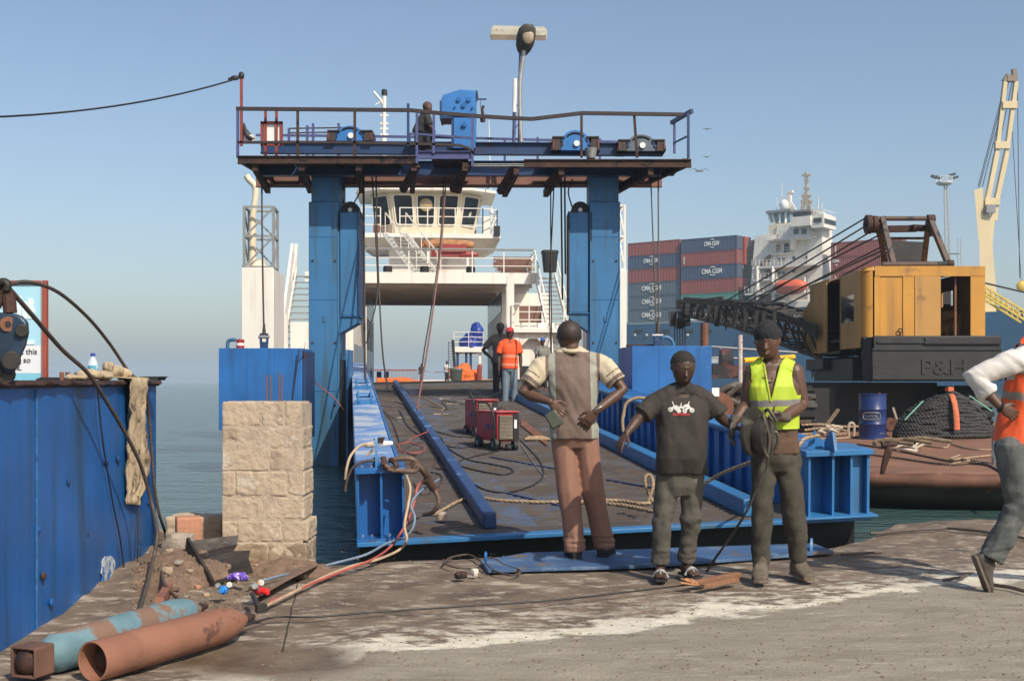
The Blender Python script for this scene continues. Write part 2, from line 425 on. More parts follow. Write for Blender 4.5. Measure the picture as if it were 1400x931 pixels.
def water_material():
 m = bpy.data.materials.new('sea_water'); m.use_nodes = True; n = m.node_tree.nodes; L = m.node_tree.links; b = n['Principled BSDF']
 tc = n.new('ShaderNodeTexCoord')
 def noi(s, sc, d=4):
  mp = n.new('ShaderNodeMapping'); mp.inputs['Scale'].default_value = sc; mp.inputs['Rotation'].default_value = (0, 0, .12); L.new(tc.outputs['Object'], mp.inputs[0])
  t = n.new('ShaderNodeTexNoise'); t.inputs['Scale'].default_value = s; t.inputs['Detail'].default_value = d; L.new(mp.outputs[0], t.inputs['Vector']); return t.outputs['Fac']
 x = n.new('ShaderNodeMix'); x.data_type = 'RGBA'; L.new(noi(.02, (1, 3, 1)), x.inputs[0]); x.inputs[6].default_value = (.035, .075, .07, 1); x.inputs[7].default_value = (.06, .105, .095, 1)
 L.new(x.outputs[2], b.inputs['Base Color']); b.inputs['Roughness'].default_value = .12; b.inputs['IOR'].default_value = 1.33
 a = n.new('ShaderNodeMath'); a.operation = 'MULTIPLY_ADD'; L.new(noi(.55, (1, 2.6, 1)), a.inputs[0]); a.inputs[1].default_value = 1.6; L.new(noi(3.0, (1, 2.2, 1)), a.inputs[2])
 bp = n.new('ShaderNodeBump'); bp.inputs['Strength'].default_value = .5; bp.inputs['Distance'].default_value = .16; L.new(a.outputs[0], bp.inputs['Height']); L.new(bp.outputs[0], b.inputs['Normal'])
 return m
mb = MB(); S_ = 3500
mb.quad((-S_, -300, WL), (S_, -300, WL), (S_, S_, WL), (-S_, S_, WL)); o = mb.build('sea_water', water_material(), org=(0, 0, WL)); setp(o, 'calm grey-green harbour water reaching the horizon', None, None, 'structure')
# ================================================================ RAMP (linkspan)
FL, FR = P(488, 742, 9.8), P(1190, 705, 10.9)
RU = (FR - FL); RW = RU.length; RU.normalize()
RV = V((-.139, 1, .056)).normalized(); RN = RU.cross(RV).normalized()
RB = (RU, RV, RN)
RL = 22.6
def RP(u, v, h=0.0): return FL + RU * u + RV * v + RN * h
def rbox(mb, u0, u1, v0, v1, h0, h1):
 return mb.hexa([RP(u0, v0, h0), RP(u1, v0, h0), RP(u1, v1, h0), RP(u0, v1, h0), RP(u0, v0, h1), RP(u1, v0, h1), RP(u1, v1, h1), RP(u0, v1, h1)])
m_deck = M('worn_ramp_deck', (.075, .06, .05), .75, var=.3, vs=1.6, bump=.25, bs=25, patch=[((.035, .075, .16), .64, 1.3), ((.10, .075, .058), .55, 2.1)], speck=((.2, .17, .14), .72, 12))
m_bar = M('worn_grip_bars', (.10, .095, .10), .55, var=.35, vs=2.5, patch=[((.06, .10, .19), .58, 1.2), ((.085, .065, .052), .47, 1.5)])
m_sidetop = M('chalky_blue_top', (.16, .27, .50), .5, var=.25, vs=2.0, bump=.1, bs=20, patch=[((.40, .44, .50), .50, 1.6), ((.03, .13, .38), .62, 2.3)], streak=((.05, .07, .1), .1, 6))
ramp = thing('boarding_ramp', 'long blue-edged steel ramp with worn dark deck leading up to the ferry', 'ramp', FL)
mb = MB(); rbox(mb, .02, RW - .02, 0.02, RL, -.045, 0); mb.build('deck_plate', m_deck, ramp)
mb = MB()                                                       # rows of grip bars welded across the deck
v = .35
while v < RL - .3:
 for (a, b_) in ((.5, 1.12), (1.3, 3.0), (3.05, 3.95)):
  if random.random() < .97: rbox(mb, a + random.random() * .05, b_ - random.random() * .05, v, v + .022, 0, .008)
 v += .135 if v < 9 else .2
mb.build('grip_bars', m_bar, ramp)
mb = MB(); rbox(mb, 0, RW, -.03, .1, -.035, .004); mb.build('front_edge', m_bluelt, ramp, bevel=.006)
mb = MB(); rbox(mb, .02, RW - .02, .30, RL, -.50, -.047); mb.build('underframe', m_black, ramp)
mb = MB(); rbox(mb, 0, .36, .35, RL, 0, .60); mb.build('side_box', [m_sidetop], ramp, bevel=.008)
mb = MB(); rbox(mb, .37, .40, .4, RL, .5, .59); mb.build('side_flange', m_blue, ramp)
mb = MB()                                                       # left end bracket: top plate, back, stiffeners
rbox(mb, -.005, .42, .0, .5, .575, .618); rbox(mb, 0, .40, .24, .30, .0, .573); rbox(mb, .2, .222, .03, .238, 0, .573); rbox(mb, 0, .025, .06, .238, 0, .573); rbox(mb, .385, .405, .03, .238, 0, .573); rbox(mb, 0, .42, 0, .24, .0, .02)
mb.build('end_bracket', m_blue, ramp, bevel=.004)
for q in (.05, .13, .28, .36):
 mb = MB(); mb.cyl(RP(q, .1, .62), RP(q, .1, .635), .012, n=8); mb.build('bolt_head', m_galv, ramp); mb = MB(); mb.cyl(RP(q, .16, .02), RP(q, .16, .035), .012, n=8); mb.build('bolt_head', m_galv, ramp)
mb = MB()                                                       # pad eye with gusset
mb.prism([(-.05, 0), (.05, 0), (.028, .2), (.0, .26), (-.028, .2)], RP(.165, .12, .615), RV, RN, RU, .022)
mb.prism([(-.05, 0), (.05, 0), (.0, .08)], RP(.176, .16, .615), RU, RN, RV, .015)
mb.build('pad_eye', m_bluelt, ramp)
for k, vv in enumerate((7.4, 11.0)):                        # hinge lugs along the left box top
 mb = MB(); rbox(mb, .02, .34, vv, vv + .12, .60, .66); rbox(mb, .06, .09, vv + .0, vv + .3, .6, .78); rbox(mb, .25, .28, vv, vv + .3, .6, .78); mb.cyl(RP(.05, vv + .15, .72), RP(.3, vv + .15, .72), .03, n=10)
 mb.build('hinge_lug', m_bluelt, ramp, bevel=.003)
mb = MB(); rbox(mb, 1.12, 1.24, .32, RL - .6, .002, .14); mb.build('guide_beam', M('guide_beam_paint', (.02, .055, .16), .5, var=.25, vs=2, patch=[((.09, .19, .36), .55, 2)]), ramp, bevel=.015)
mb = MB(); rbox(mb, 3.58, 3.73, .25, RL - 5, .002, .17); mb.build('guide_beam', m_bluelt, ramp, bevel=.012)
mb = MB(); rbox(mb, 1.26, 1.62, .3, RL - .6, .001, .0035); mb.build('painted_strip', M('worn_blue_strip', (.075, .10, .165), .55, var=.3, vs=3, patch=[((.08, .07, .06), .45, 2.5)]), ramp)
u0 = 4.08
mb = MB(); rbox(mb, u0 + .045, RW, .9, 12, 0, .60); mb.build('side_box', m_blue, ramp, bevel=.008)
mb = MB()
v = .95
while v < 11.8: rbox(mb, u0, u0 + .044, v, v + .16, .01, .565); v += .38
mb.build('wall_corrugation', m_blue, ramp)
mb = MB(); rbox(mb, u0 - .02, u0 + .10, .9, 12.02, .602, .645); mb.build('top_rail', m_bluelt, ramp, bevel=.01)
mb = MB()
rbox(mb, u0 + .02, RW + .02, -.02, .55, .575, .625); rbox(mb, u0 + .02, RW, .26, .33, 0, .573); rbox(mb, u0 + .06, u0 + .085, .02, .258, 0, .573); rbox(mb, u0 + .30, u0 + .325, .02, .258, 0, .573); rbox(mb, RW - .2, RW - .175, .02, .258, 0, .573); rbox(mb, RW - .03, RW, .02, .258, 0, .573); rbox(mb, u0 - .05, RW + .05, -.07, .258, 0, .02)
rbox(mb, RW - .175, RW - .03, .1, .12, .0, .573)
mb.build('end_bracket', m_bluelt, ramp, bevel=.004)
mb = MB(); mb.prism([(-.1, 0), (.14, 0), (.14, .06), (.04, .17), (-.04, .17)], RP(u0 + .28, .02, .626), RV, RN, RU, .03)
mb.prism([(-.08, 0), (.1, 0), (.0, .17)], RP(u0 + .2, .2, .626), RU, RN, RV, .02); mb.build('pad_eye', m_bluelt, ramp)
mb = MB(); mb.prism([(-.06, 0), (.06, 0), (.06, .1), (0, .17), (-.06, .1)], RP(u0 - .03, .1, 0.02), RV, RN, RU, .03); mb.build('pad_eye', m_blue, ramp)
for (u, v, l, a) in ((2.62, 3.6, 1.8, .42), (2.1, 1.1, 1.2, .5), (3.3, 2.0, .9, .2)):
 mb = MB(); mb.beam(RP(u, v, .012), RP(u + l * math.cos(a) * -.5, v + l, .012), .03, .012, RN); mb.build('weld_seam', m_bluedk, ramp)
mb = MB(); rbox(mb, -.1, RW + .1, RL, RL + 1.0, -.06, -.0); rbox(mb, .0, RW, RL - .05, RL + .02, .0, .05); mb.build('end_flap', m_black, ramp)
# ================================================================ GANTRY over the ramp
GY0, GY1, GT = 23.4, 25.6, 24.35           # front edge, rear edge, tower front face
GX = lambda px, Y: (px - CX) * Y / F
GZ = lambda py, Y: H + (HY - py) * Y / F
ZD = GZ(217, GY0)                          # deck level
gan = thing('lifting_gantry', 'blue steel portal gantry with two towers and a railed winch platform over the ramp', 'gantry', (GX(635, GT), GT + .5, -1.2))
def tower(x0, x1, side):
 a, b = GX(x0, GT), GX(x1, GT); mb = MB()
 mb.mm((a, GT, -1.6), (b, GT + 1.0, GZ(276, GT))); mb.mm((a + (.05 if side < 0 else 0), GT + .03, GZ(276, GT)), (b - (.0 if side < 0 else .03), GT + .97, ZD - .05))
 t = mb.build('tower', m_tower, gan, bevel=.012)
 mb = MB(); lx = a + .05 if side < 0 else b - .1
 for xx in (a + .012, b - .03): mb.mm((xx, GT - .012, -.4), (xx + .018, GT, GZ(300, GT)))
 mb.mm((a + .3, GT - .02, GZ(440, GT)), (a + .36, GT, GZ(432, GT))); mb.mm((a + .14, GT - .02, GZ(275.5, GT)), (a + .30, GT + .02, GZ(272, GT)))
 mb.build('edge_strip', m_tower, t)
 for zz in (1.2, 3.1, 4.4): mb = MB(); mb.tube([V((a + .01 + (b - a - .02) * i / 12, GT - .002, zz + .004 * noise.noise(V((i, zz, side)))) ) for i in range(13)], .009, 5); mb.build('weld_seam', m_bluelt, t)
 for zz in (.3, .9, 2.2, 3.9):
  for xx in (a + .08, b - .08): mb = MB(); mb.cyl((xx, GT - .02, zz), (xx, GT, zz), .022, n=8); mb.build('bolt_head', m_rustst, t)
tower(422, 463.5, -1); tower(806, 848, 1)
def guide(x0, x1, ytop, ybot, side):
 a, b = GX(x0, GT), GX(x1, GT); z1, z0 = GZ(ytop, GT), GZ(ybot, GT); mb = MB()
 mb.mm((a + .02, GT + .05, z0), (b - .02, GT + .75, z1)); g = mb.build('guide_box', m_tower, gan, bevel=.01)
 mb = MB(); xx = (b - .02) if side < 0 else a
 mb.mm((xx - .0, GT + .0, z0), (xx + .02, GT + .8, z1 + .02)); xo = a if side < 0 else b - .02
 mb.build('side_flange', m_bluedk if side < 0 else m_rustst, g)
 mb = MB(); s = 1 if side < 0 else -1; x_in = a - .02 if side < 0 else b + .02
 mb.prism([(0, 0), (.42, 0), (.42, -.12), (0, -.36)] if side < 0 else [(0, 0), (-.42, 0), (-.42, -.10), (0, -.40)], (x_in, GT + .06, z0 - .03), X, Z, Y_, .6)
 mb.mm((min(x_in, x_in + s * .46), GT + .02, z0 - .028), (max(x_in, x_in + s * .46), GT + .75, z0 - .004)); mb.build('bracket', m_tower, g)
 cxp = (a + b) / 2 + (.0 if side < 0 else .04); mb = MB()
 mb.cyl((cxp, GT + .2, z1 + .06), (cxp, GT + .30, z1 + .06), .19, n=28); mb.cyl((cxp, GT + .36, z1 + .06), (cxp, GT + .46, z1 + .06), .19, n=28); mb.cyl((cxp, GT + .3, z1 + .06), (cxp, GT + .36, z1 + .06), .15, n=28)
 mb.mm((cxp - .22, GT + .18, z1 - .1), (cxp + .22, GT + .5, z1 + .04)); p = mb.build('sheave', m_black, g)
 mb = MB(); mb.cyl((cxp, GT + .17, z1 + .07), (cxp, GT + .2, z1 + .07), .045, n=14); mb.build('sheave_pin', m_whitep, p)
 mb = MB(); mb.mm((x_in - .0, GT - .012, z1 - .4 - (0 if side < 0 else .2)), (x_in + .03, GT + .05, z1 + (.0))); mb.build('rail_groove', m_black, g)
guide(463, 491, 290, 431, -1); guide(777, 806, 290, 427, 1)
mb = MB(); a = GX(463.5, GT); mb.mm((a + .003, GT + .1, -1), (a + .14, GT + .7, GZ(492, GT))); mb.build('guide_slot', m_black, gan)
mb = MB(); mb.mm((a + .143, GT + .0, -1), (a + .19, GT + .8, GZ(478, GT))); mb.build('guide_slot', m_bluelt, gan)
XL, XR = GX(325, GY0), GX(945, GY0)
xc0, xc1 = GX(570, GY0), GX(716, GY0)
def channel(name, mat, p, q, h=.16, w=.1):
 mb = MB(); mb.ibeam(p, q, w, h, .016); return mb.build(name, mat, gan)
channel('edge_beam', m_rustst, (XL, GY0, ZD - .03), (xc0, GY0, ZD - .03)); channel('edge_beam', m_rustst, (xc1, GY0, ZD - .10), (XR, GY0, ZD - .10))
channel('edge_beam', m_purple, (xc0, GY0 + .03, ZD + .07), (GX(645, GY0), GY0 + .03, ZD + .07), .16); channel('edge_beam', m_galv, (GX(645, GY0), GY0 + .03, ZD - .13), (xc1, GY0 + .03, ZD - .13), .05)
channel('edge_beam', m_rustst, (XL + .12, GY0, ZD - .03), (XL + .35, GY1, ZD - .05), .18); channel('edge_beam', m_rustst, (XR - .12, GY0, ZD - .09), (XR - .6, GY1, ZD - .05), .18)
m_rustb = M('brown_primer', (.20, .10, .075), .7, var=.2, vs=2)
m_rail = M('rail_dark', (.028, .016, .016), .6, var=.3, vs=5, patch=[((.08, .03, .02), .6, 6)])
XL1, XR1 = GX(350, GY1), GX(905, GY1)
channel('rear_beam', m_rustb, (XL1, GY1, ZD - .08), (XR1, GY1, ZD - .08), .26, .14)
channel('main_beam', m_bluedk, (XL + .25, GT - .15, ZD - .06), (XR - .5, GT - .15, ZD - .06), .3, .2)
channel('main_beam', m_rustb, (XL + .3, GT + 1.0, ZD - .06), (XR - .6, GT + 1.0, ZD - .06), .3, .2)
for (a, b) in ((XL + .1, GX(395, GY0)), (GX(398, GY0), GX(545, GY0)), (GX(590, GY0), GX(640, GY0)), (GX(735, GY0), XR - .1)):
 mb = MB(); mb.mm((a, GY0 + .06, ZD - .028), (b, GY1 - .35, ZD - .012)); mb.build('floor_plate', m_rustst, gan)
for px in (348, 412, 490, 566, 636, 706, 768, 890):
 mb = MB(); mb.beam((GX(px, GY0), GY0 + .02, ZD - .16 - (.08 if px > 700 else 0)), (GX(px, GY0) - .25 - (.35 if px > 800 else 0), GY1 + .3, ZD - .22 - (.08 if px > 700 else 0)), .11, .16); mb.build('cross_beam', m_rustst, gan)
for px, L_ in ((412, .0), (490, .0), (566, .35), (636, .35), (702, .42), (768, .2)):
 mb = MB(); x = GX(px, GY0); mb.beam((x + .05, GY0 + .05, ZD - .12), (x - .1 - (.18 if px > 560 else 0), GY0 + .55, ZD - .36 - L_ * .55), .12, .12); mb.build('bracket', m_rustst, gan)
mb = MB(); g0 = GY0 + 1.0
mb.ibeam((XL + .25, g0, GZ(202, g0)), (GX(905, g0), g0, GZ(205, g0)), .16, .26, .02); mb.build('winch_girder', m_bluedk, gan)
mb = MB(); mb.beam((XL + .2, g0 - .1, ZD + .04), (GX(920, g0), g0 - .1, ZD + .02), .12, .05); mb.build('girder_foot', m_purple, gan)
def rail(pts, mat, w=.05, h=.05, name='handrail'):
 mb = MB()
 for p, q in zip(pts, pts[1:]): mb.beam(p, q, w, h)
 return mb.build(name, mat, gan)
q = lambda px, py, Y=GY0: P(px, py, Y)
rail([q(323, 149), q(560, 151), q(600, 155), q(652, 159), q(700, 162), q(728, 163), q(796, 155), q(934, 157)], m_rail, .06, .07)
rail([q(325, 195), q(470, 195), q(560, 197), q(600, 198), q(628, 199), q(641, 203), q(648, 211)], m_rail, .05, .05)
for px, mt in ((325, m_purple), (407, m_rustst), (485, m_rustst), (795, m_rustst), (867, m_rustst)):
 mb = MB(); w_ = .05 if px < 500 else .045; mb.beam(q(px, 150 if px < 500 else 156), q(px + (4 if px == 867 else 0), 216), w_, .05); mb.build('rail_post', mt, gan)
for px, y0, y1, Y in ((558, 142, 200, GY0), (570, 152, 224, GY0), (593, 154, 210, GY0), (646, 157, 228, GY0)):
 mb = MB(); mb.beam(q(px, y0, Y), q(px, y1, Y), .05, .05); mb.build('rail_post', m_purple if px > 560 else m_bluedk, gan)
rail([q(560, 183), q(646, 189)], m_purple, .04, .04)
rail([q(946, 152, GY0 - .0), q(918, 168, GY0 + 1.2)], m_bluedk, .06, .08); rail([q(941, 186), q(921, 196, GY0 + 1.1)], m_bluedk, .03, .03)
rail([q(922, 167, GY0 + 1.1), q(922, 210, GY0 + 1.1)], m_purple, .05, .05, 'rail_post'); rail([q(941, 155), q(941, 217)], m_bluedk, .05, .05, 'rail_post')
Yr = GY1 - .1
rail([P(350, 185, Yr), P(455, 186, Yr), P(600, 188, Yr), P(905, 196, Yr)], m_purple, .04, .05)
rail([P(395, 176, Yr), P(465, 175, Yr), P(478, 174, Yr)], m_rustst, .025, .025); rail([P(395, 182, Yr), P(465, 181, Yr)], m_rustst, .025, .025)
for px, y0 in ((395, 176), (420, 172), (428, 169), (463, 169), (560, 184), (735, 188), (820, 190), (690, 189)):
 mb = MB(); mb.beam(P(px, y0, Yr), P(px, 226, Yr), .05, .05); mb.build('rail_post', m_purple, gan)
mb = MB(); mb.beam(q(330, 105), q(330, 200), .05, .05); mb.build('cable_post', m_redrust, gan)
def winch(px0, px1, ytop, ybot, Y, label, body, gw=True):
 a, b = GX(px0, Y), GX(px1, Y); z0, z1 = GZ(ybot, Y), GZ(ytop, Y); c = (a + b) / 2; hw = (b - a) / 2; r = z1 - z0
 t = thing('winch', label, 'winch', (c, Y + .3, z0), 'winches on the gantry platform')
 mb = MB(); k = 16; rr = hw * .6
 prof = [(-hw * .66, 0), (hw * .66, 0)] + [(rr * math.cos(math.pi * i / k), r * .45 + (r * .55) * math.sin(math.pi * i / k)) for i in range(k + 1)]
 mb.prism(prof, (c, Y, z0), X, Z, Y_, .5); mb.build('drum_guard', body, t, bevel=.008)
 mb = MB(); pr = [((rr * .72) * math.cos(math.pi * (.18 + .64 * i / 10)), r * .5 + (r * .36) * math.sin(math.pi * (.18 + .64 * i / 10))) for i in range(11)]
 mb.tube([V((c + x, Y - .008, z0 + z)) for x, z in pr], .02, 6); mb.build('guard_slot', m_black, t)
 for s in (-1, 1):
  mb = MB(); x = c + s * hw * .86; mb.hexa([V((x - .1, Y - .05, z0)), V((x + .1, Y - .05, z0)), V((x + .1, Y + .6, z0)), V((x - .1, Y + .6, z0)), V((x - .08, Y - .03, z0 + r * .55)), V((x + .08, Y - .03, z0 + r * .55)), V((x + .08, Y + .55, z0 + r * .62)), V((x - .08, Y + .55, z0 + r * .62))])
  mb.box((x - s * .05, Y + .2, z0 + r * .64), (.26, .5, .03), yaw(0)); mb.build('end_housing', m_rail, t)
  mb = MB(); mb.mm((x + .05 * s, Y - .065, z0 + .03), (x + .07 * s, Y - .052, z0 + r * .5)); mb.build('rust_strap', m_redrust, t)
 mb = MB(); mb.cyl((c + .02, Y - .05, z0 + r * .33), (c + .02, Y - .002, z0 + r * .33), .06, n=18); mb.build('shaft_cap', m_whitep, t)
 for dx, dz in ((-.28, .25), (-.28, .45), (.28, .25), (.25, .45)):
  mb = MB(); mb.cyl((c + dx, Y - .025, z0 + r * dz + .02), (c + dx, Y - .002, z0 + r * dz + .02), .03, n=10); mb.build('bolt', m_bluedk, t)
m_winch = M('winch_blue', (.03, .17, .46), .45, var=.12, vs=3, patch=[(DRUST, .72, 8)])
m_winchg = M('winch_grey', (.09, .12, .15), .55, var=.2, vs=3)
winch(449, 508, 172, 193, 24.3, 'blue semicircular winch between rusty housings, left of the seated person', m_winch)
winch(756, 818, 178, 206, 24.1, 'bright blue winch above the grey bucket, beside the lamp pole', m_winch)
winch(846, 908, 184, 207, 24.2, 'grey-fronted winch nearest the railed end of the gantry', m_winchg)
mb = MB(); mb.lathe(P(808, 217, 23.6), [(.09, 0), (.13, .2), (.125, .2), (.086, .01)], n=20); one(mb, 'bucket', m_galv, 'small metal bucket hanging at the platform edge under the middle winch', 'bucket')
t = thing('drive_cabinet', 'tall pale-blue sheet-metal drive housing with a pitched top beside the seated person', 'cabinet', P(630, 200, 24.2))
Yc = 24.2; mb = MB()
pp = lambda px, py: ((px - 630) * Yc / F, (203 - py) * Yc / F)
mb.prism([pp(604, 160), pp(603, 136), pp(606, 130), pp(629, 122.5), pp(650, 124), pp(650, 160)], P(630, 203, Yc), X, Z, Y_, .75); mb.build('top_housing', m_winch, t, bevel=.01)
mb = MB(); mb.mm(P(620, 203, Yc + .02), P(650, 160, Yc) + V((0, .6, 0))); mb.build('leg_housing', m_winch, t, bevel=.01)
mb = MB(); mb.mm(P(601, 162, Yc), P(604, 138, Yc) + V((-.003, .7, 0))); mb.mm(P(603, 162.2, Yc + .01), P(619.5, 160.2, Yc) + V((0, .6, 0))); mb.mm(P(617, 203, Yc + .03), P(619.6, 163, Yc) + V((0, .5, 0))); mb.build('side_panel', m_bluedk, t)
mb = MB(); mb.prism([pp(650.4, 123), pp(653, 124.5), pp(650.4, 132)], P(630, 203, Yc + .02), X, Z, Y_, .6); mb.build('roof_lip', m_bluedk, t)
for px, py, r in ((627, 136, .045), (641, 136, .045), (634, 144, .045), (622, 146, .02), (646, 147, .02), (635, 170, .05)):
 mb = MB(); mb.cyl(P(px, py, Yc - .05), P(px, py, Yc - .002), r, n=14); mb.build('inspection_cap', m_winch, t)
mb = MB(); mb.beam(P(651, 136, Yc + .1), P(665, 136, Yc + .1), .03, .03); mb.beam(P(657, 137, Yc + .1), P(657, 148, Yc + .1), .012, .012); mb.build('side_bracket', m_bluedk, t)
mb = MB(); mb.lathe(P(660, 167, Yc + .1), [(.05, 0), (.06, .1), (.03, .15)], n=12); mb.tube([P(660, 157, Yc + .1), P(659, 150, Yc + .1), P(661, 145, Yc + .1)], .03, 8); one(mb, 'work_lamp', m_rustst, 'small hanging work lamp on the bracket beside the blue drive housing', 'lamp')
Yl = 24.5; t = thing('street_lamp', 'tall thin lamp post rising from the gantry with a grey street-lamp head', 'street lamp', P(712, 205, Yl))
mb = MB(); mb.tube(catmull([P(713, 208, Yl), P(711, 160, Yl), P(711, 110, Yl), P(715, 80, Yl), P(716, 70, Yl)]), .05, 10); mb.build('pole', m_galv, t)
mb = MB(); mb.tube([P(702, 205, Yl), P(703, 170, Yl), P(703, 155, Yl)], .035, 8); mb.tube([P(709, 205, Yl + .1), P(710, 90, Yl), P(712, 45, Yl + .1)], .02, 6); mb.build('bracket_pipe', m_purple, t)
mb = MB(); mb.beam(P(703, 178, Yl), P(710, 168, Yl), .02, .02); mb.beam(P(703, 150, Yl), P(710, 140, Yl), .02, .02); mb.build('stay', m_purple, t)
mb = MB(); mb.tube([P(703, 154, Yl), P(704, 130, Yl), P(704, 108, Yl)], .045, 8); mb.build('lamp_tube', m_whitep, t)
mb = MB(); rings = []
for py, rx, ry, dy in ((76, .07, .06, .1), (70, .14, .1, .05), (62, .19, .13, 0), (50, .2, .14, -.1), (40, .18, .12, -.2), (34, .1, .06, -.25)):
 rings.append((P(717.5 + (62 - py) * .15, py, Yl + dy), rx, ry, X, Y_))
mb.loft(rings, 20, 2.2); hd = mb.build('lamp_head', M('lamp_head_grey', (.07, .065, .06), .5, var=.3, vs=10), t, smooth=60)
mb = MB(); mb.ell(P(722, 50, Yl - .22), (.12, .05, .17)); mb.build('lamp_lens', M('lamp_lens', (.33, .26, .18), .25, var=.3, vs=8), hd)
t = thing('flood_light', 'weathered horizontal box light fixed behind the street-lamp head on the gantry', 'light', P(709, 56, Yl + .15))
mb = MB(); mb.hexa([P(670, 53, Yl + .1), P(748, 54, Yl + .1), P(747, 51, Yl + .55), P(671, 50, Yl + .55), P(671, 40, Yl + .1), P(748, 41, Yl + .1), P(744, 37, Yl + .55), P(674, 35, Yl + .55)]); mb.build('light_box', M('weathered_lamp_box', (.42, .40, .32), .6, var=.2, vs=6, patch=[((.25, .12, .06), .58, 6), ((.55, .56, .52), .6, 3)]), t, bevel=.01)
mb = MB(); mb.hexa([P(671, 55, Yl + .02), P(746, 56, Yl + .02), P(746, 55, Yl + .5), P(672, 54, Yl + .5), P(671, 47.5, Yl + .06), P(747, 48.5, Yl + .06), P(747, 48, Yl + .5), P(671, 47, Yl + .5)]); mb.build('light_face', M('lamp_face', (.12, .09, .06), .4, var=.3), t)
t = thing('notice_board', 'white panel in a red frame at the left end of the platform', 'board', P(370, 215, 23.6))
mb = MB(); mb.mm(P(359, 193, 23.62), P(384, 168, 23.66)); mb.build('panel', m_whitep, t)
mb = MB()
for a, b in (((357, 168), (386, 168)), ((357, 198), (386, 198)), ((358, 200), (358, 167)), ((385, 200), (385, 167)), ((363, 213), (363, 151)), ((378, 213), (378, 151))): mb.beam(P(*a, 23.6), P(*b, 23.6), .04, .05)
mb.build('frame', m_redrust, t)
mb = MB(); mb.tube(catmull([P(333, 193, 23.5), P(333, 178, 23.6), P(337, 180, 23.5), P(345, 190, 23.5), P(338, 186, 23.4), P(332, 170, 23.5)]), .045, 7); one(mb, 'cable_bundle', m_grease, 'black bundle of cable hung inside the left end rail of the platform', 'cable')
mb = MB(); mb.mm(P(333, 193, 23.45), P(350, 188, 23.7)); mb.mm(P(334, 188, 23.5), P(340, 180, 23.6)); one(mb, 'junction_box', m_whitep, 'small white junction box at the left end of the gantry platform', 'box')
mb = MB(); a, b = P(330, 106, GY0), P(-260, 156, 15)
pts = [a.lerp(b, i / 20) - V((0, 0, 1.3 * (i / 20) * (1 - i / 20))) for i in range(21)]; mb.tube(pts, .018, 6); one(mb, 'overhead_cable', m_grease, 'thin black overhead cable running off to the left from the red post on the gantry', 'cable')
mb = MB(); mb.ell(P(321, 107, GY0), (.09, .05, .05)); mb.ell(P(330, 104, GY0), (.06, .05, .08)); mb.tube([P(312, 109, GY0), P(330, 105, GY0)], .03, 8); one(mb, 'cable_clamp', m_black, 'black clamp tying the overhead cable to the red post', 'clamp')
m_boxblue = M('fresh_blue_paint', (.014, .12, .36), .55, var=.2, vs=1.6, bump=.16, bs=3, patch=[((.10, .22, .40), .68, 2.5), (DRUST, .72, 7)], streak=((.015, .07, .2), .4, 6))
def outer_box(name, x0, x1, y0, y1, Y, depth, label, sideface=None):
 t = thing(name, label, 'steel box', PZ((x0 + x1) / 2, GZ(y1, Y), Y + depth / 2))
 mb = MB(); mb.mm((GX(x0, Y), Y, GZ(y1, Y)), (GX(x1, Y), Y + depth, GZ(y0, Y))); sh_ = mb.build('shell', m_boxblue, t, bevel=.01)
 for f in (.34, .67): x_ = GX(x0, Y) * (1 - f) + GX(x1, Y) * f; mb = MB(); mb.tube([V((x_ + .003 * noise.noise(V((i, f, 0))), Y, GZ(y1, Y) + (GZ(y0, Y) - GZ(y1, Y)) * i / 12)) for i in range(13)], .006, 5); mb.build('weld_seam', m_boxblue, sh_)
 return t
t = outer_box('counterweight_box', 299, 413, 476, 588, 21.8, 1.2, 'fresh blue steel box hanging over the water behind the brick pillar')
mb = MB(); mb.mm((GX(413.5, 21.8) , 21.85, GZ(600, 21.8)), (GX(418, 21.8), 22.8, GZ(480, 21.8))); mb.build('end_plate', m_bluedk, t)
mb = MB(); mb.tube(catmull([P(311, 476, 22), P(312, 467, 22), P(318, 464.5, 22), P(322, 465, 22)]), .035, 8); mb.build('lifting_bow', m_tower, t)
t2 = outer_box('counterweight_box', 864, 973, 473, 600, 21.2, 1.6, 'fresh blue steel box behind the man in the dark t-shirt')
mb = MB(); mb.hexa([V((GX(852, 21.9), 22.1, GZ(600, 21.2))), V((GX(864, 21.2) - .003, 21.22, GZ(600, 21.2))), V((GX(864, 21.2) - .003, 22.7, GZ(600, 21.2))), V((GX(852, 21.9), 22.75, GZ(600, 21.2))), V((GX(852, 21.9), 22.1, GZ(473.5, 21.2))), V((GX(864, 21.2) - .003, 21.22, GZ(473.5, 21.2))), V((GX(864, 21.2) - .003, 22.7, GZ(473.5, 21.2))), V((GX(852, 21.9), 22.75, GZ(473.5, 21.2)))]); mb.build('side_wing', m_blue, t2)
mb = MB(); mb.tube(catmull([P(921, 473, 21.6), P(918, 465, 21.6), P(911, 461, 21.6), P(906, 462, 21.6)]), .035, 8); mb.build('lifting_bow', m_tower, t2)
mb = MB(); mb.mm(P(858, 473.5, 22), P(905, 471.5, 22.3)); mb.build('top_plate', m_rustst, t2)
mb = MB(); mb.lathe(P(328.5, 476, 22), [(.075, 0), (.075, .16), (.06, .165)], n=20); tt = one(mb, 'tin_can', M('red_tin', (.33, .02, .02), .35), 'small red and white tin standing on the left blue box', 'tin')
mb = MB(); mb.cyl(P(328.5, 472.5, 22), P(328.5, 469, 22), .0765, n=20); mb.build('label_band', m_whitep, tt)
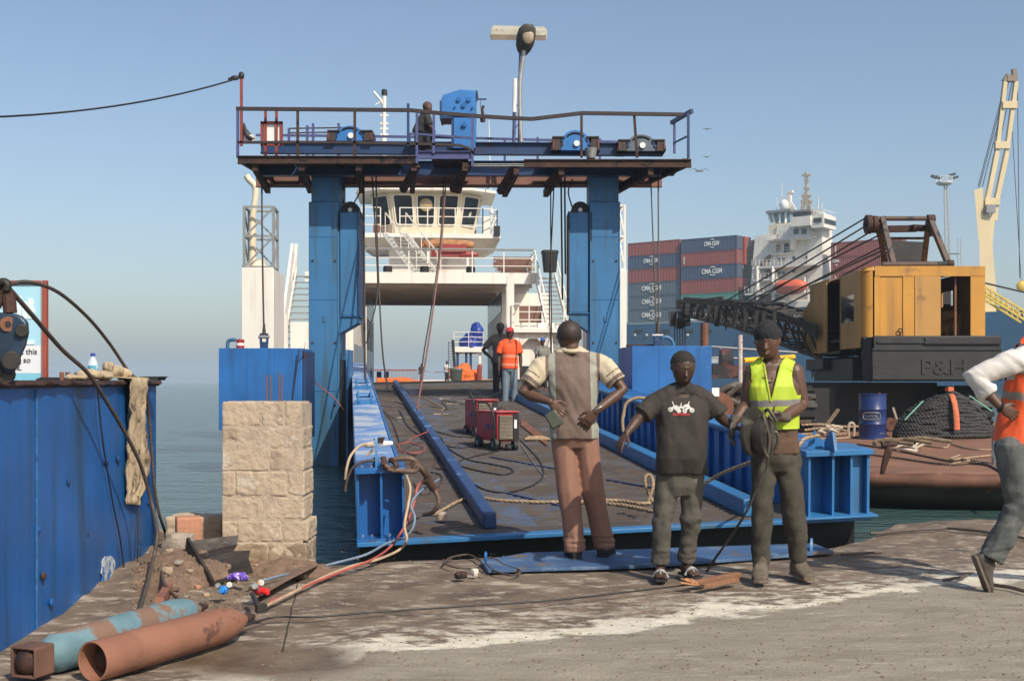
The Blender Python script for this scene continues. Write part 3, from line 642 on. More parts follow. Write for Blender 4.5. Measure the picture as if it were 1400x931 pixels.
def clevis(px, py, Y, label):
 t = thing('rope_clevis', label, 'shackle', P(px, py + 7, Y), 'rope clevises on the blue boxes')
 mb = MB(); c = P(px, py, Y)
 mb.box(c + V((0, 0, -.06)), (.14, .1, .14)); mb.box(c + V((-.06, 0, .07)), (.03, .1, .2)); mb.box(c + V((.06, 0, .07)), (.03, .1, .2)); mb.build('fork', m_bluedk, t, bevel=.01)
 mb = MB(); mb.cyl(c + V((-.1, -.02, .1)), c + V((.1, -.02, .1)), .035, n=10); mb.build('pin', m_galv, t)
 mb = MB(); mb.tube([c + V((0, 0, .1)), c + V((0, 0, .36))], [.045, .02], 8); mb.build('socket', m_wire, t)
clevis(361, 468, 22.1, 'blue rope clevis on top of the left blue box'); clevis(899, 466, 21.9, 'blue rope clevis on top of the right blue box')
def wire(pts, label, r=.012, mat=m_wire, name='hoist_rope', grp='hoist ropes hanging from the gantry', cat='wire rope', smooth=True):
 mb = MB(); mb.tube(catmull(pts, 8) if smooth and len(pts) > 2 else pts, r, 5, False); return one(mb, name, mat, label, cat, grp)
wire([P(358, 243, 24), P(359, 350, 23.2), P(361, 460, 22.1)], 'twin wire rope dropping to the clevis on the left blue box', .02)
wire([P(890, 250, 24), P(898, 460, 21.9)], 'wire rope dropping to the right blue box, thinner left strand', .014, smooth=False)
wire([P(900, 235, 24), P(901, 460, 21.9)], 'wire rope dropping to the right blue box, right strand beside the container stack', .016, smooth=False)
wire([P(497, 235, 24.5), P(498, 380, 24), P(499, 500, 23.5), P(500, 530, 23)], 'dark vertical wire rope close to the left tower guide box', .024)
wire([P(508, 230, 24.5), P(514, 330, 24), P(516, 400, 23.5), P(507, 445, 23), P(501, 470, 23)], 'wire rope kinking left below the ferry deck edge', .016)
wire([P(514, 232, 24.5), P(516, 330, 23), P(520, 430, 22), P(524, 490, 21), P(531, 535, 19)], 'wire rope sweeping down to the left side box of the ramp', .016)
wire([P(607, 240, 24.5), P(602, 330, 23), P(590, 420, 22), P(580, 480, 21), P(575, 520, 20)], 'left strand of the pair crossing in front of the wheelhouse', .013, smooth=True)
wire([P(610, 240, 24.5), P(604, 330, 23), P(594, 410, 22), P(584, 480, 20), P(570, 560, 17)], 'reddish right strand of the pair crossing in front of the wheelhouse', .016, M('rope_red_brown', (.2, .09, .07), .7))
wire([P(753, 240, 24.5), P(753, 330, 24.5), P(754, 460, 24.3), P(753, 500, 24)], 'wire rope left of the right tower passing the black bin', .014)
wire([P(758, 238, 24.5), P(754, 330, 24.5), P(751, 400, 24.5), P(753, 480, 24.2)], 'wire rope crossing its neighbour beside the right stairs', .014)
wire([P(767, 238, 24.8), P(768, 330, 24.8), P(769, 410, 24.6)], 'wire rope touching the left edge of the right guide box', .02)
wire([P(772, 236, 24.8), P(773, 375, 24.8)], 'thin wire rope beside the right guide box', .02, smooth=False)
for px, x2, lb in ((490, 476, 'left'), (783, 786, 'right')):
 wire([P(px, 245, 24.8), P(px + (2 if lb == 'left' else -6), 262, 24.8), P(x2 + (5 if lb == 'left' else -4), 283, 24.7)], 'short slack rope running onto the sheave of the %s guide box' % lb, .016)
wire([P(466, 246, 24.9), P(470, 256, 24.9), P(466, 264, 24.9), P(470, 278, 24.9)], 'short chain behind the left tower sheave', .022, name='chain')
wire([P(409, 478, 21.7), P(404, 515, 21.75), P(398, 560, 21.78)], 'thin dark cord hanging over the right edge of the left blue box', .012)
wire([P(413, 480, 21.6), P(430, 520, 23), P(455, 542, 23.2), P(470, 560, 23)], 'thin reddish cord sagging across the left tower foot', .012, M('red_cord', (.25, .08, .05), .7), 'cord')
# ================================================================ FERRY (axis runs slightly to the left of the view)
FA = math.atan(.069); FU, FV = V((math.cos(FA), math.sin(FA), 0)), V((-math.sin(FA), math.cos(FA), 0)); FB = (FU, FV, Z)
def FP(u, v, z): return V((-.069 * 0 - .02, 0, 0)) + FU * u + FV * v + V((0, 0, z))
def fu(px, Y): return (px - 589.6) * Y / F           # lateral metres from the ferry axis at depth Y
def fz(py, Y): return H + (HY - py) * Y / F
def fbox(mb, u0, u1, v0, v1, z0, z1): return mb.hexa([FP(u0, v0, z0), FP(u1, v0, z0), FP(u1, v1, z0), FP(u0, v1, z0), FP(u0, v0, z1), FP(u1, v0, z1), FP(u1, v1, z1), FP(u0, v1, z1)])
def FQ(px, py, Y): return FP(fu(px, Y), Y, fz(py, Y))
fer = thing('car_ferry', 'white car ferry beyond the ramp with open car deck and raised cream wheelhouse', 'ferry', FP(0, 50, WL - .5))
m_fdeck = M('ferry_car_deck', (.20, .09, .045), .7, var=.25, vs=.6, bump=.1, bs=6, patch=[((.07, .05, .045), .56, .8)])
m_under = M('deckhead_grey', (.50, .46, .40), .6, var=.12, vs=1)
m_hull = M('ferry_hull_blue', (.02, .06, .2), .5, var=.2)
m_louv = M('ferry_side_glass', (.10, .115, .13), .2, var=.2, vs=2)
m_orange = M('orange_canvas', (.62, .13, .02), .75, var=.22, vs=5, bump=.5, bs=7)
m_tarp = M('blue_tarpaulin', (.01, .035, .25), .45, var=.3, vs=4, bump=.6, bs=4)
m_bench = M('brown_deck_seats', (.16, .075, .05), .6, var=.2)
mb = MB(); poly = [(-3.2, 33.2), (3.2, 33.2), (5.6, 36), (5.6, 92), (3.4, 97), (-3.4, 97), (-5.6, 92), (-5.6, 36)]
mb.prism(poly, FP(0, 0, -1.4), FU, FV, Z, 2.5); mb.build('hull', m_hull, fer)
mb = MB(); mb.prism(poly, FP(0, 0, 1.1), FU, FV, Z, .07); mb.build('car_deck', m_fdeck, fer)
for s in (-1, 1):
 mb = MB(); fbox(mb, s * 5.6, s * 5.45, 36, 44, 1.17, 2.2); mb.build('bulwark', m_white, fer)
 u0, u1 = (fu(335, 34), fu(378, 34)) if s < 0 else (fu(813, 34), fu(859.5, 34))
 mb = MB(); fbox(mb, u0, u1, 34, 36.4, .2, fz(368, 34)); c = mb.build('engine_casing', m_white, fer, bevel=.02)
 zt, zh = fz(368, 34), fz(284 if s < 0 else 277, 34); mb = MB()
 ua, ub = (fu(338, 34), fu(377, 34)) if s < 0 else (fu(820, 34), fu(857.5, 34))
 cr = [FP(ua, 34.1, 0), FP(ub, 34.1, 0), FP(ub, 35.0, 0), FP(ua, 35.0, 0)]
 for k in range(4):
  a, b = cr[k], cr[(k + 1) % 4]; mb.beam(a + Z * zt, a + Z * zh, .07, .07)
  for h in (.0, .5, .97): zz = zt + (zh - zt) * h + .03; mb.beam(a + Z * zz, b + Z * zz, .06, .06)
  mb.beam(a + Z * (zt + .03), b + Z * (zt + (zh - zt) * .5), .04, .05); mb.beam(a + Z * (zt + (zh - zt) * .5), b + Z * (zh - .05), .04, .05)
 mb.build('lattice_frame', m_galv if s < 0 else m_white, c)
 if s < 0:
  mb = MB(); Ye = 34.5; mb.tube([FQ(356, 371, Ye), FQ(355, 362, Ye), FQ(350, 356, Ye), FQ(350, 300, Ye)], [.30, .26, .11, .11], 14); mb.tube(catmull([FQ(350, 300, Ye), FQ(354, 270, Ye), FQ(353, 258, Ye), FQ(345, 249, Ye), FQ(342, 244, Ye)]), .095, 12)
  mb.build('exhaust_pipe', m_cream, c); mb = MB(); fbox(mb, ua - .1, ub, 34.3, 35, zt - .01, zt + .1); mb.build('top_plate', m_white, c)
m_seam = M('white_seam', (.55, .50, .43), .5)
hz = 3.75
for s in (-1, 1):
 ui, uo = 3.05 * s, 5.5 * s; v0, v1 = 44, 63
 mb = MB(); fbox(mb, ui, uo, v0 + 2.4, v1, 1.17, 3.72); fbox(mb, ui, uo, 54.5, v1, 3.722, 5.5); fbox(mb, ui, ui + s * .12, 50.3, 54.49, 3.722, 4.4); h_ = mb.build('side_house', m_white, fer, bevel=.02)
 for zz0, zz1, nn in ((1.9, 2.9, 14), (4.4, 5.3, 12)):
  for k in range(nn):
   mb = MB(); vv = (v0 + 3.0 + k * (v1 - v0 - 4) / nn) if zz0 < 3 else 50.5 + k * 1.0; fbox(mb, ui - s * .02, ui + s * .02, vv, vv + .9, zz0, zz1); mb.build('window', m_louv, h_)
mb = MB(); fbox(mb, 3.0, 3.28, 46.0, 46.3, 1.17, 5.55); mb.build('column', m_white, fer); mb = MB(); fbox(mb, fu(692.5, 50), fu(701, 50), 50, 50.3, 1.17, 5.55); mb.build('column', m_white, fer)
zb, zt = fz(388, 50), fz(374, 50)
mb = MB(); fbox(mb, fu(420, 50), fu(737, 50), 50, 63.5, zb + .25, zt); mb.build('passenger_deck', m_white, fer)
mb = MB(); fbox(mb, fu(420, 50), fu(737, 50), 49.9, 50.0, zb, zt + .03); mb.build('deck_fascia', m_white, fer)
mb = MB(); fbox(mb, fu(424, 50), fu(733, 50), 50.01, 63.4, zb + .18, zb + .24); mb.build('deckhead', m_under, fer)
for k in range(9):
 mb = MB(); vv = 51 + k * 1.5; fbox(mb, fu(426, 50), fu(731, 50), vv, vv + .12, zb - .1, zb + .17); mb.build('deck_beam', m_under, fer)
for uu in (-2.6, -1, .6, 2.2):
 mb = MB(); fbox(mb, uu, uu + .14, 50.1, 63, zb + .02, zb + .17); mb.build('deck_girder', m_under, fer)
for px in (556, 617):
 mb = MB(); mb.lathe(FQ(px, 400 if 0 else 392, 53) - Z * .05, [(.13, 0), (.13, .25), (.06, .3)], n=10)
 mb.build('deckhead_lamp', m_galv, fer)
def frail(pts, h, n=2, step=1.6, name='deck_rail', post=.035, mat=m_white, bar=.03):
 mb = MB()
 for p, q in zip(pts, pts[1:]):
  L_ = (q - p).length; k = max(1, round(L_ / step))
  for i in range(k + 1): a = p.lerp(q, i / k); mb.beam(a, a + Z * h, post * 1.3, post * 1.3)
  for j in range(n + 1): zz = h * (1 - j / (n + 1)); mb.beam(p + Z * zz, q + Z * zz, bar * 1.2, bar * 1.2)
 return mb.build(name, mat, fer)
frail([FP(fu(430, 50), 50.1, zt), FP(fu(733, 50), 50.1, zt)], 1.0, 2, 1.35); frail([FP(fu(733, 50), 50.2, zt), FP(fu(733, 50), 56, zt)], 1.0, 2)
mb = MB(); mb.beam(FP(fu(440, 50), 50.05, zt + 1.05), FP(fu(731, 50), 50.05, zt + 1.05), .07, .05); mb.build('top_rail', m_galv, fer)
wy = 53.0
mb = MB(); fbox(mb, fu(532, wy), fu(650, wy), wy + .6, 58.5, zt, fz(327, wy)); mb.build('lower_house', m_white, fer)
wz0, wz1 = fz(328, wy), fz(322, wy)
mb = MB(); mb.hexa([FQ(512, 348, wy + 1.2), FQ(660, 350, wy + 1.2), FP(fu(668, wy), 58, wz0 - .3), FP(fu(505, wy), 58, wz0 - .3), FP(fu(494, wy), wy - .5, wz0), FP(fu(683, wy), wy - .5, wz0), FP(fu(683, wy), 58.5, wz0), FP(fu(494, wy), 58.5, wz0)]); mb.build('bridge_wing_soffit', m_under, fer)
mb = MB(); fbox(mb, fu(493, wy), fu(684, wy), wy - .6, 58.6, wz0 + .004, wz1); mb.build('bridge_wing_deck', m_white, fer)
wh = [(-2.35, .9), (-1.5, 0), (1.5, 0), (2.35, .9), (2.35, 4.6), (-2.35, 4.6)]
zs, ze = wz1, fz(262, wy); ctr = fu(583, wy)
def wring(z, gr): return [FP(ctr + x * gr, wy + .4 + y - (gr - 1) * 1.5, z) for x, y in wh]
mb = MB(); a, b_ = wring(zs, .93), wring(ze, 1.1); k = len(wh)
mb.add(a + b_, [tuple(range(k - 1, -1, -1)), tuple(range(k, 2 * k))] + [(i, (i + 1) % k, (i + 1) % k + k, i + k) for i in range(k)]); whm = mb.build('wheelhouse', m_cream, fer, bevel=.02)
mb = MB(); mb.prism([(x * 1.36, y * 1.0 - .75) for x, y in wh], FP(ctr, wy + .4, ze), FU, FV, Z, .12); mb.build('wheelhouse_roof', m_white, fer)
mb = MB(); a = [FP(ctr + x * 1.10, wy + .25 + y - .02, ze - .02) for x, y in wh]; b_ = [FP(ctr + x * 1.26, wy + .4 + y - .73, ze - .002) for x, y in wh]
mb.add(a + b_, [(i, (i + 1) % k, (i + 1) % k + k, i + k) for i in range(k)]);
def win(P00, P10, P11, P01, par, mat=m_glass, off=.03, nseg=3, rad=.12):
 P00, P10, P11, P01 = map(V, (P00, P10, P11, P01)); nn = (P10 - P00).cross(P01 - P00).normalized(); pts = []
 w_ = (P10 - P00).length; h_ = (P01 - P00).length; ru, rv = rad / w_, rad / h_
 for cx, cy, a0 in ((1 - ru, 1 - rv, 0), (ru, 1 - rv, 90), (ru, rv, 180), (1 - ru, rv, 270)):
  for i in range(nseg + 1):
   an = R(a0 + 90 * i / nseg); x, y = cx + ru * math.cos(an), cy + rv * math.sin(an); pts.append(P00.lerp(P10, x).lerp(P01.lerp(P11, x), y))
 m1 = MB(); kk = len(pts); A = [p + nn * off for p in pts]; B_ = [p - nn * .02 for p in pts]
 m1.add(A + B_, [tuple(range(kk))] + [(i, (i + 1) % kk, (i + 1) % kk + kk, i + kk) for i in range(kk)])
 o_ = m1.build('window', mat, par, smooth=20)
 m2 = MB(); m2.tube([p + nn * (off) for p in pts] + [pts[0] + nn * off], .035, 5, closed=True); m2.build('window_frame', m_white, o_)
 return o_
def wallpt(i, t, z01):
 a, b_ = wring(zs, .93), wring(ze, 1.1); lo = a[i].lerp(a[(i + 1) % k], t); hi = b_[i].lerp(b_[(i + 1) % k], t); return lo.lerp(hi, z01)
for i, t0, t1 in ((0, .12, .88), (1, .04, .31), (1, .375, .625), (1, .69, .96), (2, .12, .88), (3, .08, .3), (5, .1, .9)):
 if i == 5: continue
 z0_, z1_ = (.26, .93)
 win(wallpt(i, t0, z0_), wallpt(i, t1, z0_), wallpt(i, t1, z1_), wallpt(i, t0, z1_), whm)
mb = MB(); mb.ell(wallpt(1, .5, .7) - FV * .1, (.3, .05, .3), FB); mb.build('search_light', M('brass_lamp', (.35, .26, .14), .3), whm)
frail([FP(fu(497, wy), wy - .5, wz1), FP(fu(522, wy), wy - .5, wz1)], 1.15, 2, .8); frail([FP(fu(548, wy), wy - .5, wz1), FP(fu(660, wy), wy - .5, wz1), FP(fu(680, wy), wy - .1, wz1), FP(fu(680, wy), 57, wz1)], 1.15, 2, 1.2)
frail([FP(ctr - 2.8, wy, ze + .12), FP(ctr + 2.8, wy, ze + .12), FP(ctr + 3.0, wy + 4, ze + .12)], .9, 2, 1.1); frail([FP(ctr - 2.8, wy, ze + .12), FP(ctr - 3.0, wy + 4, ze + .12)], .9, 2, 1.1)
mb = MB(); fbox(mb, fu(645, wy), fu(654, wy), wy + 2.0, wy + 3.8, wz1, fz(276, wy)); mb.build('funnel_stack', m_rust, fer)
mb = MB(); fbox(mb, fu(660, wy), fu(671, wy), wy + .2, wy + .5, wz1, wz1 + .9); mb.build('side_screen', m_white, fer)
mb = MB(); fbox(mb, fu(675, wy), fu(683, wy), wy - .7, wy - .2, wz1 - .1, wz1 + .35); mb.build('signal_bucket', m_black, fer)
mb = MB(); fbox(mb, fu(511, wy), fu(522, wy), wy + .3, wy + .8, wz1, wz1 + .55); mb.build('locker', m_rust, fer)
Ym = 57; mb = MB(); mb.tube([FQ(526, 262, Ym), FQ(526, 190, Ym)], .13, 10); mb.tube([FQ(526, 190, Ym), FQ(526.5, 132, Ym)], .1, 10); mb.tube(catmull([FQ(526, 148, Ym), FQ(522, 140, Ym), FQ(512, 128, Ym)]), .06, 8); mb.beam(FQ(514, 146, Ym), FQ(524, 140, Ym), .05, .05)
for py in (152, 160, 171, 178, 186): mb.beam(FQ(521, py, Ym), FQ(532, py, Ym), .1, .08)
ms = mb.build('mast', m_white, fer); mb = MB(); mb.lathe(FQ(526.5, 133, Ym), [(.14, 0), (.14, .25), (.08, .3)], n=12); mb.build('mast_lamp', m_black, ms)
mb = MB(); mb.tube([FQ(673, 318, Ym), FQ(672, 290, Ym), FQ(671, 246, Ym), FQ(669, 165, Ym)], [.05, .05, .03, .02], 6); mb.ell(FQ(672.5, 290, Ym), (.1, .1, .14)); mb.build('whip_aerial', m_white, fer)
def stair(p0, p1, width_vec, n, name='stairway', stringer=.22):
 mb = MB(); d = p1 - p0
 for w_ in (0, 1): mb.beam(p0 + width_vec * w_, p1 + width_vec * w_, .06, stringer)
 o_ = mb.build(name, m_white, fer); mb = MB()
 for i in range(1, n): c = p0 + d * (i / n) + width_vec * .5; mb.box(c, (width_vec.length - .07, .24, .04), (width_vec.normalized(), width_vec.normalized().cross(Z), Z))
 mb.build('treads', m_galv, o_)
 mb = MB()
 for w_ in (0, 1):
  q0, q1 = p0 + width_vec * w_, p1 + width_vec * w_; mb.beam(q0 + Z * .95, q1 + Z * .95, .04, .04)
  for i in range(5): c = q0.lerp(q1, i / 4); mb.beam(c, c + Z * .95, .03, .03)
 mb.build('stair_rail', m_white, o_)
stair(FP(fu(571, wy), 51.0, zt + .05), FP(fu(529, wy), 52.0, wz1 - .1), FV * .0 + FU * .9 + FV * .001, 12)
stair(FP(fu(748, 47), 47.2, 3.75), FP(fu(733, 50), 50.2, zt), FU * .85, 11)
stair(FP(fu(757, 45.2), 45.0, 1.2), FP(fu(752, 47), 47, 3.72), FU * .8, 10)
stair(FP(fu(385, 46), 45.6, 1.2), FP(fu(408, 50), 50.2, zt + .1), FU * 1.0, 18, stringer=.35)
mb = MB(); a, b_ = FP(fu(381, 44.5), 44.4, 1.2), FP(fu(405, 50), 49.6, zt + .9); mb.beam(a, b_, .1, .7); mb.build('stair_side_panel', m_white, fer)
mb = MB(); mb.beam(FP(fu(405, 50), 50, zt - .4), FP(fu(408, 50), 50, zt + 1.2), .14, .14); mb.build('lamp_post', m_white, fer)
mb = MB(); fbox(mb, fu(381, 44), fu(420, 44), 44, 44.1, 2.0, 2.06); fbox(mb, fu(381, 44), fu(420, 44), 44, 44.1, 2.5, 2.54); fbox(mb, fu(378, 44), fu(396, 44), 44.1, 44.3, 1.2, 3.9); mb.build('side_gate', m_white, fer)
lz = fz(449, 46.5)
mb = MB(); fbox(mb, fu(700, 46), fu(778, 46), 45.8, 49, lz - .18, lz); mb.build('landing', m_white, fer)
frail([FP(fu(701, 46), 45.9, lz), FP(fu(747, 46), 45.9, lz)], .95, 2, .6); frail([FP(fu(772, 46), 45.9, lz), FP(fu(790, 46), 45.9, lz)], .95, 3, .5)
mb = MB(); fbox(mb, fu(700, 46), fu(711, 46), 46.0, 46.2, 1.17, lz - .18); fbox(mb, fu(711.5, 46), fu(748, 46), 46.02, 46.15, lz - .42, lz - .185)
mb.prism([(0, 0), (.35, 0), (0, -.35)], FP(fu(711.5, 46), 46.02, lz - .42), FU, Z, FV, .12); mb.prism([(0, 0), (-.35, 0), (0, -.35)], FP(fu(748, 46), 46.02, lz - .42), FU, Z, FV, .12); fbox(mb, fu(748.3, 46), fu(754, 46), 46.0, 46.15, 1.17, lz - .19); mb.build('house_front', m_white, fer)
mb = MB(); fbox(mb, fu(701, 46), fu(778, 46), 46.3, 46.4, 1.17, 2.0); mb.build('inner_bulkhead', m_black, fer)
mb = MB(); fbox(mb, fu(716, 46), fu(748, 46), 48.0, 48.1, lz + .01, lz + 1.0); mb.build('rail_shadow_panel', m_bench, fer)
Yp = 76; pz = fz(474, Yp)
mb = MB(); fbox(mb, fu(621, Yp), fu(662, Yp), Yp, Yp + 5, pz - .35, pz); mb.build('side_platform', m_white, fer); frail([FP(fu(621, Yp), Yp, pz), FP(fu(661, Yp), Yp, pz)], .95, 2, .9)
for px in (626, 638, 644, 657): mb = MB(); mb.beam(FP(fu(px, Yp), Yp + .3, 1.17), FP(fu(px, Yp), Yp + .3, pz - .35), .16, .16); mb.build('platform_post', m_bluedk if px < 645 else m_white, fer)
mb = MB(); a, b_ = FP(fu(613, Yp), Yp - 1.5, 1.4), FP(fu(613, Yp), Yp - 1, pz + .3)
for du in (0, .35): mb.beam(a + FU * du, b_ + FU * du, .04, .04)
for i in range(14): c = a.lerp(b_, (i + .5) / 14); mb.beam(c, c + FU * .35, .03, .03)
mb.beam(FP(fu(623, Yp), Yp - 1.2, 1.17), FP(fu(619, Yp), Yp - 1, pz + .4), .16, .1); mb.build('ladder', m_black, fer)
Yg = 92; mb = MB(); g0, g1 = fu(532, Yg), fu(571, Yg)
for i in range(22): uu = g0 + (g1 - g0) * i / 21; mb.beam(FP(uu, Yg, 1.2), FP(uu, Yg, fz(507, Yg)), .04, .04)
mb.build('far_gate', m_galv, fer); mb = MB(); mb.beam(FP(fu(505, Yg), Yg, fz(506, Yg)), FP(g1, Yg, fz(506, Yg)), .1, .1); mb.build('far_gate_rail', m_redrust, fer)
mb = MB(); fbox(mb, fu(570, Yg), fu(620, Yg), Yg, Yg + .4, 1.17, 1.5); mb.build('sill', m_white, fer)
for px in (503, 516, 526):
 mb = MB(); fbox(mb, fu(px, 60), fu(px + 6, 60), 60, 60.6, 1.17, fz(504 if px < 510 else 508, 60)); mb.build('winch_post', m_blue, fer)
mb = MB(); fbox(mb, fu(466, 38), fu(480, 38), 38, 39, 1.2, fz(483, 38)); mb.build('blue_locker', M('royal_blue_paint', (.01, .03, .3), .4), fer, bevel=.05)
mb = MB(); fbox(mb, fu(499.5, 41), fu(502.5, 41), 41, 41.1, 1.2, fz(420, 41)); mb.build('post', m_white, fer)
def lt(name, mbx, mat, label, cat, **k): return one(mbx, name, mat, label, cat, **k)
t = thing('inflatable_boat', 'red rescue boat with an orange float resting on a rack under the wheelhouse', 'boat', FQ(618, 372, 51.2))
mb = MB(); fbox(mb, fu(590, 51.5), fu(645, 51.5), 51.2, 52.2, fz(351, 51.5), fz(343, 51.5)); fbox(mb, fu(602, 51.5), fu(638, 51.5), 51.1, 52.3, fz(346, 51.5), fz(336, 51.5)); mb.cap([FQ(632, 348, 51.3), FQ(652, 348, 51.3)], [.16, .1], 8); mb.build('hull', M('red_boat_paint', (.27, .035, .03), .5, var=.15, vs=2), t)
mb = MB(); mb.cap([FQ(580, 336, 51.7), FQ(600, 334, 51.6), FQ(644, 335, 51.7)], [.2, .24, .18], 10); mb.build('float', M('cork_orange', (.36, .17, .07), .8, var=.35, vs=6, bump=.4), t)
mb = MB()
for px in (586, 640): mb.beam(FQ(px, 372, 51.3), FQ(px, 345, 51.3), .1, .1); mb.beam(FQ(px, 345, 51.3), FQ(px, 345, 52.2), .1, .1)
mb.build('rack', m_white, t)
for i, (px, w_) in enumerate(((676, 26), (680, 26), (686, 22))):
 t = thing('deck_bench', ['brown slatted bench nearest the rail at the right end of the upper deck', 'brown slatted bench in the middle row of the upper deck', 'brown slatted bench farthest back on the upper deck'][i], 'bench', FP(fu(px + w_, 51 + i), 51.2 + i * 1.3, zt), 'benches on the ferry upper deck')
 u0_, u1_ = fu(px, 51 + i * 1.3), fu(px + w_ * 2, 51 + i * 1.3); v_ = 51.2 + i * 1.3
 mb = MB(); fbox(mb, u0_, u1_, v_, v_ + .45, zt + .42, zt + .47); mb.build('seat', m_bench, t)
 mb = MB(); fbox(mb, u0_, u1_, v_ + .47, v_ + .5, zt + .5, zt + .68); fbox(mb, u0_, u1_, v_ + .47, v_ + .5, zt + .72, zt + .9); mb.build('backrest', m_bench, t)
 for a in (u0_ + .1, u1_ - .2): mb = MB(); fbox(mb, a, a + .06, v_ + .05, v_ + .4, zt, zt + .42); mb.build('leg', m_galv, t)
for px in (531, 581, 644):
 mb = MB(); mb.lathe(FP(fu(px, 50.5), 50.6, zt), [(.16, 0), (.2, .08), (.2, .3), (.15, .36)], n=12); lt('deck_vent', mb, m_black, {531: 'small dark vent at the foot of the wheelhouse stair', 581: 'small dark vent left of the red rescue boat rack leg', 644: 'small dark vent right of the red rescue boat rack'}[px], 'vent')
def bin_(name, c, r, h, mat, label, n=4):
 t = thing(name, label, 'bin', c); mb = MB(); B = yaw(.1)
 rr = [(c + Z * z, r * k_, r * k_ * .9, B[0], B[1]) for z, k_ in ((0, .78), (h * .9, 1), (h * .9 + .01, 1.08), (h, 1.08))]
 mb.loft(rr, 20, 5); mb.build('bin_body', mat, t, smooth=40)
 mb = MB(); mb.loft([(c + Z * (h + .005), r * 1.1, r * 1.0, B[0], B[1]), (c + Z * (h + .06), r * 1.0, r * .9, B[0], B[1])], 20, 5); mb.build('lid', mat, t, smooth=40); return t
m_bin = M('dark_plastic', (.035, .045, .045), .5, var=.15)
bin_('rubbish_bin', FP(fu(752, 49.2), 49.0, zt - .02), .33, .85, m_black, 'black wheeled bin at the head of the right stairs')
bin_('rubbish_bin', PZ(624, 1.17, 40.5), .20, .62, M('bin_grey_green', (.045, .06, .055), .5, var=.2, vs=4), 'grey-green rubbish bin on the car deck in front of the orange heap')
# ================================================================ CONTAINER SHIP, lying obliquely on the right
SA = R(-37.8); SU = V((math.cos(SA), math.sin(SA), 0)); SV = V((-SU.y, SU.x, 0)); SBs = (SU, SV, Z)
SO = PZ(930, 0, 222.0)
def st(px, d=0.0):      # metres along the ship's side for a pixel column, on a plane d metres behind the side
 k = (px - CX) / F; o = SO + SV * d; return (k * o.y - o.x) / (SU.x - k * SU.y)
def sy(px, d=0.0): return (SO + SV * d + SU * st(px, d)).y
def sz(px, py, d=0.0): return H + (HY - py) * sy(px, d) / F
def SQ(px, py, d=0.0): return SO + SV * d + SU * st(px, d) + Z * sz(px, py, d)
def S3(t, d, z): return SO + SU * t + SV * d + Z * z
def sbox(mb, t0, t1, d0, d1, z0, z1): return mb.hexa([S3(t0, d0, z0), S3(t1, d0, z0), S3(t1, d1, z0), S3(t0, d1, z0), S3(t0, d0, z1), S3(t1, d0, z1), S3(t1, d1, z1), S3(t0, d1, z1)])
def pbox(mb, x0, x1, y0, y1, d0=0., d1=3., refx=None):
 """box on the ship: pixel columns x0..x1 and rows y0(top)..y1 read on the plane d0"""
 r = refx if refx is not None else (x0 + x1) / 2
 return sbox(mb, st(x0, d0), st(x1, d0), d0, d1, sz(r, y1, d0), sz(r, y0, d0))
m_shipblue = M('ship_hull_blue', (.02, .10, .20), .5, var=.12, vs=.08)
ship = thing('container_ship', 'blue-hulled container ship with a white superstructure lying behind the crane', 'ship', S3(20, 12, WL - 1))
zdk = sz(930, 441)
mb = MB(); hl = st(842); hp = [(hl, .5), (hl - 6, 4), (hl + 4, 26), (60, 28), (110, 25), (120, 14), (104, 1), (75, 0), (hl + 3, 0)]
mb.prism(hp[::-1], S3(0, 0, -2), SU, SV, Z, zdk + 2); mb.build('hull', m_shipblue, ship)
mb = MB(); sbox(mb, st(848), st(1000), -.12, .0, sz(930, 497), sz(930, 488.5)); mb.build('hull_band', m_whitep, ship)
for px in (873, 910, 942, 968):
 mb = MB(); pbox(mb, px - 5, px + 5, 450.5, 455.5, -.1, .1); mb.build('hull_opening', m_black, ship)
for px in (868, 884, 940, 962):
 mb = MB(); mb.ell(SQ(px, 458.5, -.1), (.35, .3, .35), n=10, m=8); mb.build('fairlead', m_galv, ship)
mb = MB(); pbox(mb, 850, 970, 439.5, 441.5, .3, .5, 905); mb.build('bulwark_rail', M('ship_grey', (.2, .22, .23), .6), ship)
def sup(name, x0, x1, y0, y1, d0, d1, mat=m_white, par=None, ref=None):
 mb = MB(); pbox(mb, x0, x1, y0, y1, d0, d1, ref); return mb.build(name, mat, par or ship)
sup('upper_house', 1062, 1112, 306, 412, 3.0, 7.5, ref=1085)
mb = MB(); t0, t1, tw = st(1024, 3), st(1064, 3), st(1046, 3); z0, z1 = sz(1045, 412, 3), sz(1045, 322, 3)
mb.hexa([S3(t0, 3, z0), S3(t1, 3, z0), S3(t1, 19, z0), S3(t0, 19, z0), S3(tw - 2, 3, z1), S3(t1, 3, z1), S3(t1, 19, z1), S3(tw - 2, 19, z1)]); mb.build('lower_house', m_white, ship)
sup('stair_tower', 1104, 1124, 292, 420, 2.0, 6.5, ref=1112)
fr = sup('bridge_front', 1109, 1126, 293, 311, -.6, 4.8, m_white, ref=1118)
mb = MB(); pbox(mb, 1081, 1108, 296, 309, -1.2, 3, 1095); wg = mb.build('bridge_wing', m_white, ship)
mb = MB(); pbox(mb, 1084, 1104, 289.5, 296, -.6, 2.8, 1095); mb.build('wing_windows', m_glass, wg)
sup('wing_canopy', 1083, 1108, 287, 289.5, -1.2, 3, m_grey, wg, 1095)
